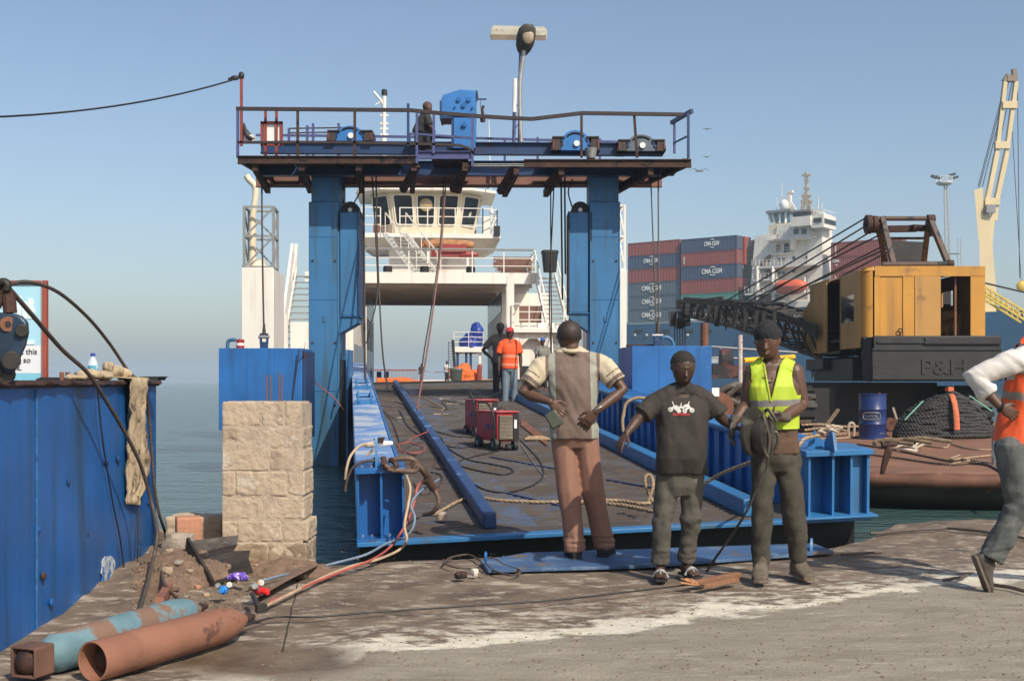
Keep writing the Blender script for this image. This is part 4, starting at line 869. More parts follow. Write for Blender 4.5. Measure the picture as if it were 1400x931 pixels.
mb = MB(); mb.prism([(0, 0), (st(1108, 1) - st(1081, 1), 0), (st(1110, 1) - st(1081, 1), -(sz(1095, 309, 1) - sz(1095, 328, 1))), (st(1088, 1) - st(1081, 1) - .4, -(sz(1095, 309, 1) - sz(1095, 326, 1))), (st(1082, 1) - st(1081, 1), -4)], S3(st(1081, 1), .6, sz(1095, 309.2, 1)), SU, Z, SV, 2.3); mb.build('wing_bracket', m_white, wg)
for px in (1088, 1099): sup('window', px - 3, px + 3, 313, 320, .4, .6, m_glass, wg, px)
for px in (1119,): sup('window', 1112, 1123, 298, 304, -.75, -.6, m_glass, fr, 1118)
ef = st(1126, -.6)
for k in range(8):
 mb = MB(); d = -.3 + k * .63; sbox(mb, ef, ef + .12, d, d + .46, sz(1126, 305.5, 0), sz(1126, 299, 0)); mb.build('window', m_glass, fr)
sup('aft_house', 1051, 1080, 306, 322, 3.4, 15, m_cream, ref=1065)
mb = MB(); a = [SQ(x, 304, 4) for x in (1053, 1080)]; b_ = [SQ(x, 290, 4) for x in (1048, 1080)]
mb.hexa([a[0], a[1], a[1] + SV * 8, a[0] + SV * 8, b_[0], b_[1], b_[1] + SV * 8, b_[0] + SV * 8]); mb.build('aft_windows', M('pale_blue_glass', (.14, .22, .28), .2), ship)
for x in (1053, 1058, 1066, 1074): mb = MB(); mb.beam(SQ(x + (1 if x < 1060 else 0), 305, 3.9), SQ(x - (3 if x < 1060 else 0), 289, 3.9), .35, .35); mb.build('mullion', m_whitep, ship)
sup('aft_canopy', 1047, 1081, 287, 290.5, 3.2, 13, m_grey, ref=1064)
for x0, x1, y, d in ((1028, 1114, 363, -.5), (1029, 1062, 381.5, -.5), (1018, 1075, 400, -.8), (1046, 1112, 325, .8), (1048, 1082, 346, 2.4)):
 sup('deck_edge', x0, x1, y, y + 2, d, 5, ref=(x0 + x1) / 2)
 mb = MB(); n = max(4, int((x1 - x0) / 5))
 for i in range(n + 1): xx = x0 + (x1 - x0) * i / n; mb.beam(SQ(xx, y, d + .1), SQ(xx, y, d + .1) + Z * 1.0, .07, .07)
 for h in (.5, 1.0): mb.beam(SQ(x0, y, d + .1) + Z * h, SQ(x1, y, d + .1) + Z * h, .08, .08)
 mb.build('deck_rail', m_white, ship)
for px in (1036, 1057): mb = MB(); mb.beam(SQ(px, 412, -.3), SQ(px, 364, -.3), .5, .5); mb.build('deck_pillar', m_white, ship)
for px, py, w_, h_ in ((1063, 333, 3, 0), (1064, 339, 2.4, 4), (1065, 355, 1.6, 2), (1071, 355, 1.6, 2), (1085, 353, 1.8, 2), (1103, 352, 1.5, 1.7), (1052, 357, 1.6, 2), (1065, 373, 1.6, 2), (1071, 373, 1.6, 2), (1085, 371, 1.6, 2), (1053, 374, 1.5, 2)):
 if h_: sup('window', px - w_, px + w_, py - h_, py + h_, 2.85, 3.0, m_glass if w_ != 2.4 else m_redrust, None, px)
sup('door', 1072, 1078, 333, 345, 2.8, 3.0, m_black, ref=1075)
mb = MB(); mb.beam(SQ(1040, 362, 2.5), SQ(1054, 349, 2.5), .4, .5); mb.build('outside_stair', m_rust, ship); mb = MB(); mb.beam(SQ(1045, 380, 2.5), SQ(1053, 366, 2.5), .4, .5); mb.build('outside_stair', m_rust, ship)
sup('lower_deck', 1018, 1118, 413, 421, -.2, 20, ref=1065); sup('lower_deck', 1060, 1120, 410, 413, .2, 18, ref=1090); sup('deck_locker', 1032, 1050, 404, 412, 1, 3, m_rust, ref=1040)
mb = MB(); mb.hexa([SQ(1008, 415, 4), SQ(1026, 415, 4), SQ(1026, 415, 8), SQ(1008, 415, 8), SQ(1022, 330, 4), SQ(1042, 325, 4), SQ(1042, 325, 9), SQ(1022, 330, 9)]); mb.build('funnel_casing', M('ship_dark_grey', (.09, .10, .10), .6), ship)
t = thing('lifeboat', 'orange enclosed lifeboat hanging on the side of the white superstructure', 'lifeboat', SQ(1080, 400, -2))
c = SQ(1080.5, 393, -2.2); mb = MB(); L2 = (st(1103, -2) - st(1058, -2)) / 2
rg = []
for i in range(13):
 x = -1 + 2 * i / 12; s_ = max(.12, (1 - abs(x) ** 3.2)) ** .6; rg.append((c + SU * (x * L2) + Z * (.25 * x * x), 1.4 * s_, 1.35 * s_, SV, Z))
mb.loft(rg, 16, 2.4); mb.build('hull', M('lifeboat_orange', (.62, .10, .035), .5, var=.08, vs=.5), t, smooth=60)
mb = MB(); mb.beam(SQ(1059, 392, -3.7), SQ(1101, 392, -3.7), .12, .15); mb.build('fender', m_redrust, t)
mb = MB()
for px in (1062, 1100): mb.beam(SQ(px, 400, -1), SQ(px, 380, -1), .35, .35); mb.beam(SQ(px, 380, -1), SQ(px, 380, -2.6), .3, .3)
mb.build('davit', m_white, ship)
mb = MB(); mb.beam(SQ(1104, 292, 8), SQ(1102, 236, 8), .45, .45); mb.beam(SQ(1095, 292, 8), SQ(1102, 262, 8), .5, .5); mb.beam(SQ(1110, 292, 8), SQ(1104, 270, 8), .4, .4)
for y_, w_ in ((240, 6), (247, 3), (258, 4), (268, 7), (276, 8)): mb.beam(SQ(1103 - w_, y_, 8), SQ(1103 + w_, y_, 8), .4, .4)
mb.build('main_mast', M('mast_buff', (.42, .36, .28), .6), ship)
mb = MB(); mb.beam(SQ(1080, 292, 6), SQ(1079, 264, 6), .7, .7); mb.beam(SQ(1076, 266, 6), SQ(1084, 262, 6), .7, .5); mb.beam(SQ(1080, 275, 6), SQ(1088, 288, 6), .4, .4); mb.beam(SQ(1070, 276, 6), SQ(1082, 277, 6), .3, .3); mb.build('radar_mast', m_white, ship)
mb = MB(); mb.ell(SQ(1073, 281, 6), (1.0, 1.0, 1.1), n=12, m=8); mb.build('radar_dome', m_whitep, ship)
for px, y0_, y1_ in ((1069, 250, 288), (1119, 270, 293), (1124, 277, 293), (1062, 270, 287)): mb = MB(); mb.tube([SQ(px, y1_, 6), SQ(px, y0_, 6)], .07, 5); mb.build('aerial', m_white, ship)
mb = MB()
for i in range(9): xx = 1110 + 16 * i / 8; mb.beam(SQ(xx, 293, -.2), SQ(xx, 287, -.2), .08, .08)
mb.beam(SQ(1110, 287, -.2), SQ(1126, 287, -.2), .1, .1); mb.beam(SQ(1126, 287, -.2), SQ(1126, 287, -.2) + SV * 5, .1, .1); mb.build('monkey_rail', m_white, ship)
sup('deck_light', 1123, 1126, 289, 292, -.3, .5, m_whitep, ref=1140)
CC = {'red': (.26, .055, .040), 'navy': (.035, .065, .13), 'slate': (.075, .11, .14), 'green': (.06, .24, .19), 'bright': (.42, .07, .035)}
CM = {k: M('container_' + k, v, .6, var=.1, vs=.3, patch=[((v[0] * .6, v[1] * .6, v[2] * .6), .68, .7)]) for k, v in CC.items()}
CL, CW, CHt = 11.6, 2.44, 2.58
def ring_arc(mb, c, rx, rz, a0, a1, w_):
 pts = []
 for i in range(9):
  a = R(a0 + (a1 - a0) * i / 8); pts.append(c + SU * (rx * math.cos(a)) + Z * (rz * math.sin(a)))
 mb.tube(pts, [w_ * (.25 + .75 * math.sin(math.pi * i / 8)) for i in range(9)], 4)
def container(t0, z0, d0, colr, label, letters=None, group='stacked shipping containers', L=CL, detail=True):
 t = thing('shipping_container', label, 'container', S3(t0 + L / 2, d0 + CW / 2, z0), group); m_ = CM[colr]
 mb = MB(); n = 34; vs_, prof = [], []
 for i in range(n):
  a = i / n; b = (i + 1) / n
  for f_, o_ in ((0, 0), (.25, 0), (.5, .07), (.75, .07)): prof.append((.18 + (L - .36) * (a + (b - a) * f_), o_))
 top, bot = z0 + CHt - .18, z0 + .16
 vv = [S3(t0 + x, d0 + .03 + o_, bot) for x, o_ in prof] + [S3(t0 + x, d0 + .03 + o_, top) for x, o_ in prof]; k = len(prof)
 mb.add(vv, [(i, i + 1, i + 1 + k, i + k) for i in range(k - 1)])
 sbox(mb, t0 + .02, t0 + L - .02, d0 + .12, d0 + CW - .02, z0 + .02, z0 + CHt - .02)
 mb.build('side_panel', m_, t)
 mb = MB()
 for a, b, c_, e_ in ((0, L, 0, .16), (0, L, CHt - .18, CHt - .02)): sbox(mb, t0 + a, t0 + b, d0, d0 + .115, z0 + c_, z0 + e_)
 for a in (0, L - .18): sbox(mb, t0 + a, t0 + a + .18, d0 - .01, d0 + .113, z0 + .17, z0 + CHt - .19)
 for dd in (0, CW - .16): sbox(mb, t0 + L - .005, t0 + L + .03, d0 + dd, d0 + dd + .16, z0, z0 + CHt - .02)
 mb.build('frame', m_, t)
 if detail:
  mb = MB()
  for dd in (.5, .95, 1.45, 1.9): sbox(mb, t0 + L + .03, t0 + L + .09, d0 + dd, d0 + dd + .07, z0 + .2, z0 + CHt - .25)
  mb.build('door_bars', M('container_bars', (.25, .23, .22), .5), t)
 if letters:
  lx, hh, wd, lz_ = letters[1], letters[2], letters[3], letters[4] if len(letters) > 4 else 1.0
  text('lettering', letters[0], m_whitep, S3(t0 + lx, d0 - .03, z0 + lz_), SU, Z, hh, t, .02, width=wd, bold=.03)
  if letters[0].startswith('CMA'):
   mb = MB(); cc = S3(t0 + lx + wd * .55, d0 - .05, z0 + lz_ + hh / 2); ring_arc(mb, cc, wd * .26, .78, 55, 130, .09); ring_arc(mb, cc, wd * .26, .78, 235, 310, .09); mb.build('swoosh', m_whitep, t)
 return t
tA1 = st(927.0); tA0 = tA1 - CL; dA = .6
zA = sz(890, 440)
colsA = ['slate', 'slate', 'slate', 'red', 'navy', 'red']
nm = {'red': 'brick-red', 'navy': 'navy-blue', 'slate': 'grey-blue', 'green': 'sea-green', 'bright': 'bright red'}
lvl = ['lowest', 'second', 'third', 'fourth', 'fifth', 'topmost']
for i, c_ in enumerate(colsA):
 container(tA0, zA + i * 2.6, dA, c_, '%s container, %s of the six-high stack beside the ferry' % (nm[c_], lvl[i]) + (' with white lettering' if c_ != 'red' else ''), ('CMA CGM', 3.2, .85, 4.3, .95) if c_ == 'slate' else ('CMA CGM', 3.6, .75, 3.3, 1.1) if c_ == 'navy' else None)
 if c_ == 'navy': pass
tB0 = st(930.5); zB = sz(965, 413) + .0; colsB = ['green', 'red', 'navy', 'red', 'navy']
for i, c_ in enumerate(colsB):
 container(tB0, zB - 2.6 + 1.9 + i * 2.6 - .2, dA - .4, c_, '%s container, %s of the stack above the crane boom' % (nm[c_], lvl[i] if i < 4 else 'topmost') + (' with white lettering' if c_ == 'navy' else ''), ('CMA CGM', 4.4 if i == 2 else 4.9, .85 if i == 2 else .75, 4.2 if i == 2 else 3.1, 1.0) if c_ == 'navy' else ('|', .55, 1.0, .18, .8) if i == 3 else None)
 if i in (1, 3, 4): container(tB0 + .3, zB - .7 + i * 2.6 - .2, dA + 2.3, 'bright', 'bright red container end behind the %s box of the stack above the boom' % lvl[i].replace('fifth', 'topmost'), None)
tC0 = st(1136, 1.5); zC = sz(1160, 371, 1.5)
for i in range(3):
 container(tC0, zC + i * 2.62 - 2.62, 1.5, 'red', ['brick-red container, lowest of the stack right of the superstructure', 'brick-red container, middle of the stack right of the superstructure', 'brick-red container, topmost of the stack right of the superstructure'][i], ('|', .75, 1.1, .2, .8) if i != 1 else ('CMA', .3, .5, 1.3, 1.7), L=12.4)
 if i < 2: container(tC0 + 1, zC - 5.3 + i * 2.62 - 0, 1.5, 'red', 'brick-red container, hidden row %s under the stack right of the superstructure' % ('deepest' if i == 0 else 'second deepest'), None, L=12.4)
sup('hatch_coaming', 1120, 1200, 384, 440, 1.6, 12, M('ship_dark_grey', (.09, .10, .10), .6), ref=1160)
m_cr = M('crane_cream', (.60, .48, .27), .55, var=.08, vs=.2, patch=[((.4, .2, .1), .72, .5)])
dk = 12; YK = sy(1350, dk)
t = thing('ship_crane', 'cream twin-arm ship crane with raised jib at the right edge of the photo', 'crane', SQ(1352, 430, dk))
KQ = lambda px, py, dy=0: P(px, py, YK + dy)
mb = MB(); mb.hexa([KQ(1341, 432, -1), KQ(1365, 432, -1), KQ(1365, 432, 2), KQ(1341, 432, 2), KQ(1339, 335, -1), KQ(1357, 335, -1), KQ(1357, 335, 2), KQ(1339, 335, 2)]); mb.build('pedestal', m_cr, t)
mb = MB(); mb.hexa([KQ(1339, 335, -1), KQ(1357, 335, -1), KQ(1357, 335, 2), KQ(1339, 335, 2), KQ(1340, 294, -1), KQ(1361, 294, -1), KQ(1361, 294, 2), KQ(1340, 294, 2)])
mb.hexa([KQ(1338, 330, -1.1), KQ(1345, 318, -1.1), KQ(1345, 318, 1), KQ(1338, 330, 1), KQ(1332, 260, -1.1), KQ(1344, 257, -1.1), KQ(1344, 257, 1), KQ(1332, 260, 1)]); mb.build('slewing_house', m_cr, t)
mb = MB(); mb.mm(KQ(1349, 291, -2), KQ(1358, 281, -1)); mb.build('cab', m_grey, t)
for a, b_ in (((1349, 277), (1374, 112)), ((1361, 279), (1389, 112))):
 mb = MB(); p, q_ = KQ(*a), KQ(*b_); mid = p.lerp(q_, .4) + V((0.4, 0, 0)); mb.beam(p, mid, .75, .9, Y_); mb.beam(mid, q_, .65, .8, Y_); mb.build('jib_arm', m_cr, t)
mb = MB(); mb.beam(KQ(1346, 306), KQ(1350, 276), 1.0, .8, Y_); mb.beam(KQ(1359, 302), KQ(1361, 278), .9, .8, Y_); mb.build('jib_foot', m_cr, t)
for a, b_ in (((1346, 276), (1366, 276)), ((1360, 199), (1380, 199)), ((1370, 144), (1390, 144))):
 mb = MB(); mb.beam(KQ(*a, -.3), KQ(*b_, -.3), .8, 1.2); mb.build('cross_tie', m_cr, t)
mb = MB(); mb.beam(KQ(1373, 112), KQ(1379, 103), .8, .8, Y_); mb.beam(KQ(1388, 112), KQ(1386, 95), .7, .8, Y_); mb.beam(KQ(1376, 108), KQ(1388, 108), 1.0, 1.0); mb.build('jib_head', M('crane_head_dark', (.2, .15, .1), .6), t)
mb = MB()
for a, b_ in (((1337, 256), (1375, 112)), ((1339, 256), (1377, 112)), ((1343, 256), (1379, 112)), ((1347, 290), (1384, 112))): mb.tube([KQ(*a), KQ(*b_)], .07, 4)
mb.build('luffing_rope', m_wire, t)
mb = MB(); mb.tube([KQ(1391, 112), KQ(1394, 380)], .07, 4); mb.tube([KQ(1384, 180), KQ(1397, 400)], .06, 4); mb.build('hoist_rope', m_wire, t)
mb = MB(); mb.ell(KQ(1397, 392, -1), (.9, .6, 1.0)); one(mb, 'hook_block', M('hook_yellow', (.6, .38, .03), .5), 'yellow hook block hanging on the cream crane rope at the right edge', 'hook')
sup('crane_base', 1338, 1372, 428, 432, 8, 16, m_cr, t, 1352)
m_yel = M('jib_yellow', (.58, .42, .08), .55)
t = thing('lattice_jib', 'thin yellow lattice jib sloping down behind the crane counterweight', 'jib', P(1375, 440, 60))
mb = MB(); a0, a1, b0, b1 = P(1346, 392, 60), P(1405, 428, 60), P(1346, 403, 60), P(1405, 440, 60)
for o_ in (V((0, 0, 0)), V((0, .8, 0))):
 mb.beam(a0 + o_, a1 + o_, .1, .1); mb.beam(b0 + o_, b1 + o_, .1, .1)
 for i in range(8): u_ = i / 8; mb.beam(a0.lerp(a1, u_) + o_, b0.lerp(b1, u_ + .06) + o_, .06, .06)
mb.build('lattice', m_yel, t)
mb = MB(); mb.tube([P(1346, 387, 60), P(1410, 402, 60)], .05, 5); one(mb, 'stay_rope', m_grease, 'taut dark rope above the yellow lattice jib', 'rope')
mb = MB(); pbox(mb, 1330, 1420, 433, 447, 6, 20, 1380); pbox(mb, 1362, 1372, 420, 440, 4, 6, 1367); pbox(mb, 1392, 1420, 428, 445, 3, 6, 1400); mb.build('foredeck_house', M('ship_dark_grey2', (.10, .11, .12), .6), ship)
YL = 300; t = thing('floodlight_mast', 'tall thin floodlight mast with a round gallery on the horizon side of the ship', 'light mast', P(1297, 480, YL))
mb = MB()
for dx in (-.55, .55): mb.beam(P(1300, 500, YL) + X * dx * 1.6, P(1293, 253, YL) + X * dx * .6, .3, .3)
for i in range(22): a = P(1300, 500, YL).lerp(P(1293, 253, YL), i / 22); b_ = P(1300, 500, YL).lerp(P(1293, 253, YL), (i + 1) / 22); s_ = 1 if i % 2 else -1; mb.beam(a + X * s_ * .8, b_ - X * s_ * .7, .15, .15)
mb.build('mast', m_galv, t)
mb = MB(); mb.lathe(P(1291, 253, YL), [(1.6, 0), (2.0, .4), (2.0, .7)], n=16); mb.tube([P(1291, 253, YL) + V((2.1 * math.cos(R(a)), 2.1 * math.sin(R(a)), 1.9)) for a in range(0, 360, 30)], .1, 4, closed=True)
for a in range(0, 360, 45): c = P(1291, 253, YL) + V((2.1 * math.cos(R(a)), 2.1 * math.sin(R(a)), .6)); mb.beam(c, c + Z * 1.3, .1, .1)
mb.build('gallery', m_white, t)
for px, py in ((1277, 242), (1302, 239), (1306, 243), (1283, 243)): mb = MB(); mb.box(P(px, py, YL), (1.5, .8, .6), (V((.95, 0, -.3 if px < 1290 else .3)), Y_, V((.3 if px < 1290 else -.3, 0, .95)))); mb.build('floodlight', m_black, t)
mb = MB()
for dx in (-1.6, 1.6):
 for dy in (-1, 1): mb.beam(P(1303, 480, YL - 4) + V((dx, dy, 0)), P(1303, 325, YL - 4) + V((dx, dy, 0)), .15, .15)
for i in range(8):
 z_ = P(0, 480 - i * 19, YL - 4).z; c = P(1303, 0, YL - 4); c.z = z_; mb.box(c, (3.3, 2.1, .12))
mb.build('stair_cage', m_galv, t)
for i, (px, py, s_) in enumerate(((956, 234, 1.0), (967, 177, .45), (966, 215, .4))):
 Yb = 60; c = P(px, py, Yb); mb = MB(); k = .35 * s_
 mb.cap([c + V((-k * .5, 0, -.02)), c + V((k * .5, .05, .02))], [.03 * s_, .05 * s_], 8)
 for s2 in (-1, 1): mb.hexa([c + V((0, -.05, 0)), c + V((0, .12 * s_, 0)), c + V((s2 * k * .8, .1, .12 * s_)), c + V((s2 * k * .8, 0, .12 * s_)), c + V((0, -.05, .012)), c + V((0, .12 * s_, .012)), c + V((s2 * k * .8, .1, .13 * s_)), c + V((s2 * k * .8, 0, .13 * s_))]); mb.hexa([c + V((s2 * k * .8, 0, .12 * s_)), c + V((s2 * k * .8, .1, .12 * s_)), c + V((s2 * k * 1.6, .1, .03)), c + V((s2 * k * 1.6, .06, .03)), c + V((s2 * k * .8, 0, .13 * s_)), c + V((s2 * k * .8, .1, .13 * s_)), c + V((s2 * k * 1.6, .1, .035)), c + V((s2 * k * 1.6, .06, .035))])
 one(mb, 'seagull', M('gull_grey', (.2, .2, .2), .7), ['largest of the three gulls flying right of the gantry', 'topmost tiny gull flying right of the gantry rail', 'small gull just above the largest gull'][i], 'bird', 'gulls flying right of the gantry')
# ================================================================ BARGE
BY0 = 15.6
m_bdeck = M('barge_rust_deck', (.205, .098, .056), .8, var=.25, vs=1.0, bump=.25, bs=18, patch=[((.12, .06, .042), .56, 1.1), ((.34, .22, .15), .68, 2.2)])
m_bhull = M('barge_hull_dark', (.035, .028, .02), .75, var=.4, vs=1.5, bump=.4, bs=8, patch=[((.14, .06, .035), .6, 2.0)])
bg_ = thing('work_barge', 'low rusty deck barge with a rounded bow carrying the crawler crane', 'barge', V((9, 24, WL - .6)))
def BZ(y): return .06 + .0 * y
zd = .12
outl = [(3.95, 17.4), (4.5, 16.3), (5.6, 15.75), (7.2, 15.6), (9.5, 15.7), (13, 15.9), (22, 16.4), (22, 36), (3.6, 36)]
mb = MB(); k = len(outl); cx_ = sum(p[0] for p in outl) / k
lv = [(zd, 0.0), (zd - .10, -.07), (zd - .24, -.03), (zd - .34, .10), (WL - .2, .75), (-1.3, 1.6)]
vs_ = []
for z_, ins in lv:
 for x_, y_ in outl: d = V((9.5 - x_, 26 - y_, 0)).normalized(); vs_.append(V((x_ + d.x * ins, y_ + d.y * ins, z_)))
fc = [tuple(range(k))]
for i in range(len(lv) - 1):
 for j in range(k): j2 = (j + 1) % k; fc.append((i * k + j, i * k + j2, (i + 1) * k + j2, (i + 1) * k + j))
mb.add(vs_, fc); mb.build('hull', m_bhull, bg_, smooth=50)
mb = MB(); n2 = 60; gv, gf = [], []          # slightly buckled deck sheet
oo = catmull([V((a, b, 0)) for a, b in outl[:7]], 10);
for p in oo: gv.append(V((p.x, p.y + .02, zd + .006)))
for p in oo: gv.append(V((p.x * 1.0, 36, zd + .006)))
kk = len(oo)
mb.add(gv, [(i, i + 1, i + 1 + kk, i + kk) for i in range(kk - 1)]); mb.build('deck', m_bdeck, bg_)
mb = MB(); mb.tube([V((p.x, p.y - .02, zd - .06)) for p in oo], [.10 + .02 * noise.noise(V((p.x * 2, 0, 0))) for p in oo], 8); mb.build('rubbing_strake', M('worn_rust_strake', (.13, .055, .032), .75, var=.3, vs=3, bump=.4, bs=15, patch=[((.30, .16, .11), .60, 3), ((.45, .38, .33), .74, 8)]), bg_, smooth=70)
zdk2 = zd + .008
def BP(px, py, z=zdk2):
 Y = (H - z) * F / (py - HY)
 return V(((px - CX) * Y / F, Y, z)) if Y < 27 else P(px, py, 27)
mb = MB(); mb.tube([BP(1361, 637), BP(1361, 637) + Z * .62], .055, 12); one(mb, 'bollard_pipe', M('worn_pipe', (.34, .29, .24), .6, var=.3, vs=8, patch=[(RUST, .6, 8)]), 'upright worn steel pipe at the barge edge behind the walking man', 'bollard')
c = BP(1193, 600); dr = thing('oil_drum', 'dark blue steel oil drum standing on the rusty barge deck', 'drum', c, None); dh, drd = .93, .285
k_ = c.y / F; dh = (600 - 538) * k_; drd = 18.7 * k_
mb = MB(); mb.lathe(c, [(drd, 0), (drd, .03), (drd * .97, .04), (drd * .97, dh * .32), (drd * 1.01, dh * .335), (drd * .97, dh * .35), (drd * .97, dh * .64), (drd * 1.01, dh * .655), (drd * .97, dh * .67), (drd * .97, dh * .97), (drd, dh * .98), (drd, dh), (drd * .94, dh), (drd * .94, dh - .03)], n=36); mb.build('drum_body', M('drum_blue', (.012, .03, .13), .35, var=.15, vs=3, patch=[((.10, .07, .06), .72, 6)]), dr, smooth=40)
mb = MB(); mb.lathe(c + V((.13, -.05, dh - .03)), [(.03, 0), (.03, .05)], n=10); mb.build('bung', m_redrust, dr)
def on_drum(ang, z): return V((c.x + (drd + .004) * math.sin(ang), c.y - (drd + .004) * math.cos(ang), c.z + z))
mb = MB(); pts = []
for i in range(33):
 a = 2 * math.pi * i / 32; x_ = .62 * max(-1, min(1, 1.25 * math.cos(a))); z_ = .075 * math.copysign(min(1, abs(1.15 * math.sin(a))), math.sin(a)); pts.append(on_drum(x_ - .38, dh * .51 + z_))
mb.tube(pts, .011, 4); mb.build('label_ring', m_galv, dr)
tx = text('lettering', 'ENYOIL', m_galv, V((0, 0, 0)), X, Z, .07, dr, .002, width=.30)
me_ = tx.data; off_ = wloc(dr)
for q_ in me_.vertices:
 w_ = q_.co + off_; nw = on_drum(-.38 + (w_.x - .15) / drd, dh * .51 - .035 + w_.z); q_.co = nw + V((0, w_.y - .002, 0)) - off_
mb = MB(); mb.tube([on_drum(.2 + i * .04, dh * .13) for i in range(12)], .008, 4); mb.build('small_print', m_galv, dr)
m_coil = M('black_rope', (.035, .033, .033), .75, var=.5, vs=14)
c0 = BP(1300, 600); kx = c0.y / F
t = thing('rope_coil', 'large mound of thick black rope bound with an orange strap on the barge deck', 'rope coil', c0, None)
hw, hh_ = 66 * kx, 62 * kx
mb = MB(); mb.ell(c0 + V((.02, .6, .04)), (hw * .86, .5, hh_ * .84), n=24, m=14); rope = MB()
for r_ in range(13):
 f = r_ / 12; h_ = hh_ * (.06 + .92 * f); wv = hw * math.sqrt(max(.02, 1 - (h_ / (hh_ * 1.06)) ** 2.0)); pts = []
 sh = .35 * kx * 66 * f * .25
 for i in range(14):
  a = math.pi * (1 + i / 13); wob = .04 * noise.noise(V((i * .9, r_ * 3.1, 0))); pts.append(c0 + V((sh + wv * math.cos(a) * (1 + .02 * noise.noise(V((r_ * 7, 3, 1)))), .6 + (.62 - .22 * f) * math.sin(a), h_ + wob * 1.6 - (.15 * math.cos(a) ** 2 * f))))
 rope.twist(pts, .058, pitch=.22, strands=3, n=6)
mb.build('inner_coils', m_grease, t); rope.build('outer_strands', m_coil, t, smooth=80)
mb = MB(); c1 = c0 + V((5 * kx, 0, 0)); pts = [c1 + V((.0 + .0 * i, .55 - .66 * math.sin(R(8 + 82 * i / 9)) - .04, hh_ * (1.03) * math.cos(R(80 * i / 9)) + .03)) for i in range(10)]
mb.tube(catmull(pts), .045, 6, sq=(1.3, .5)); mb.box(pts[1] + V((-.03, -.1, .05)), (.16, .1, .09), yaw(.4)); mb.build('orange_strap', M('orange_strap', (.55, .14, .06), .8, var=.3, vs=12), t)
for a, b_ in (((1237, 574), (1262, 548)), ((1325, 541), (1356, 562))):
 mb = MB(); mb.tube([P(a[0], a[1], c0.y + .1), P(b_[0], b_[1], c0.y + .15)], .014, 5); mb.build('green_cord', M('green_cord', (.2, .5, .38), .7), t)
m_rope = M('tan_rope', (.33, .235, .145), .85, var=.3, vs=16)
m_rope2 = M('dirty_rope', (.15, .105, .065), .85, var=.4, vs=14)
def rope_(pts, r, label, mat=m_rope, group=None, cat='rope', name='rope', twist=False):
 mb = MB()
 if twist: mb.twist(pts, r)
 else: mb.tube(catmull(pts, 6), r, 6)
 return one(mb, name, mat, label, cat, group, smooth=80)
up = Z * .02
def L_(pts, z=zdk2 + .02): return [BP(a, b, z) for a, b in pts]
rope_(L_([(1172, 607), (1215, 613), (1260, 622), (1300, 630), (1345, 634), (1362, 640), (1385, 655)]), .022, 'long dark mooring rope along the barge edge to the upright pipe', m_rope2, twist=True)
rope_(L_([(1120, 604), (1180, 619), (1230, 626), (1290, 634), (1340, 632)]), .018, 'second mooring rope running below the long dark one', m_rope2, twist=True)
rope_(L_([(1225, 610), (1260, 612), (1245, 606), (1290, 612), (1300, 607), (1330, 614), (1372, 615), (1376, 620), (1340, 624), (1300, 628), (1312, 622)]), .017, 'tan rope in loose bights on the barge deck behind the pipe', m_rope)
rope_(L_([(1302, 634), (1325, 630), (1310, 626), (1350, 632), (1362, 634), (1378, 646), (1385, 640)]), .02, 'tan rope knotted round the foot of the upright pipe', m_rope, twist=True)
rope_([P(1363, 636, 17.9), P(1372, 650, 17.4), P(1384, 664, 17.0)], .02, 'rope tail hanging over the barge edge beside the pipe', m_rope, twist=True)
rope_([P(1366, 632, 17.9), P(1380, 640, 17.4), P(1386, 652, 17.2), P(1392, 668, 16.9)], .02, 'outer rope tail hanging over the barge edge beside the pipe', m_rope, twist=True)
mb = MB()
for i in range(6): a = BP(1245 + random.uniform(-9, 9), 612 + random.uniform(-3, 5), zdk2 + .04); mb.tube(catmull([a, a + V((random.uniform(-.25, .25), random.uniform(-.1, .1), random.uniform(.02, .14))), a + V((random.uniform(-.3, .3), random.uniform(-.2, .2), 0))]), .022, 6)
one(mb, 'frayed_rope', M('pale_rope', (.55, .48, .38), .8), 'pale frayed bundle of rope in the middle of the barge deck', 'rope')
rope_(L_([(1100, 588), (1130, 585), (1160, 590), (1145, 594), (1105, 593), (1090, 597), (1130, 600), (1180, 597)]), .03, 'tan rope flaked down left of the oil drum', m_rope, twist=True)
rope_(L_([(1096, 581), (1120, 580), (1150, 583), (1172, 583), (1210, 580), (1230, 586)]), .03, 'tan rope passing behind the oil drum', m_rope, twist=True)
mb = MB()
for i in range(7): a = BP(1135 + random.uniform(-9, 12), 590 + random.uniform(-3, 3), zdk2 + .05); mb.tube(catmull([a, a + V((random.uniform(-.2, .2), -.05, random.uniform(.05, .16))), a + V((random.uniform(-.3, .3), 0, 0))]), .03, 6)
one(mb, 'rope_bundle', M('pale_rope', (.5, .4, .3)), 'pale knotted rope bundle between the yellow-vested man and the drum', 'rope')
mb = MB(); a = BP(1160, 596); mb.tube(catmull([a, a + V((0, 0, .22)), a + V((.06, 0, .3)), a + V((.13, 0, .24)), a + V((.12, 0, 0))]), .035, 8); one(mb, 'lifting_ring', M('pale_steel', (.4, .33, .27), .6), 'small pale steel ring standing on the barge left of the drum', 'ring')
mb = MB(); a = BP(1216, 606); mb.lathe(a, [(.06, 0), (.04, .04), (.03, .1), (.055, .13), (.05, .17)], n=10); one(mb, 'deck_bolt', m_rust, 'short rusty stud on the barge deck in front of the drum', 'stud')
mb = MB(); a = BP(1219, 590); mb.lathe(a + Z * .16, [(.1, -.08), (.16, -.08), (.16, .08), (.1, .08)], (X, Z, Y_), 20); one(mb, 'steel_flange', m_rust, 'rusty pipe flange leaning right of the oil drum', 'flange')
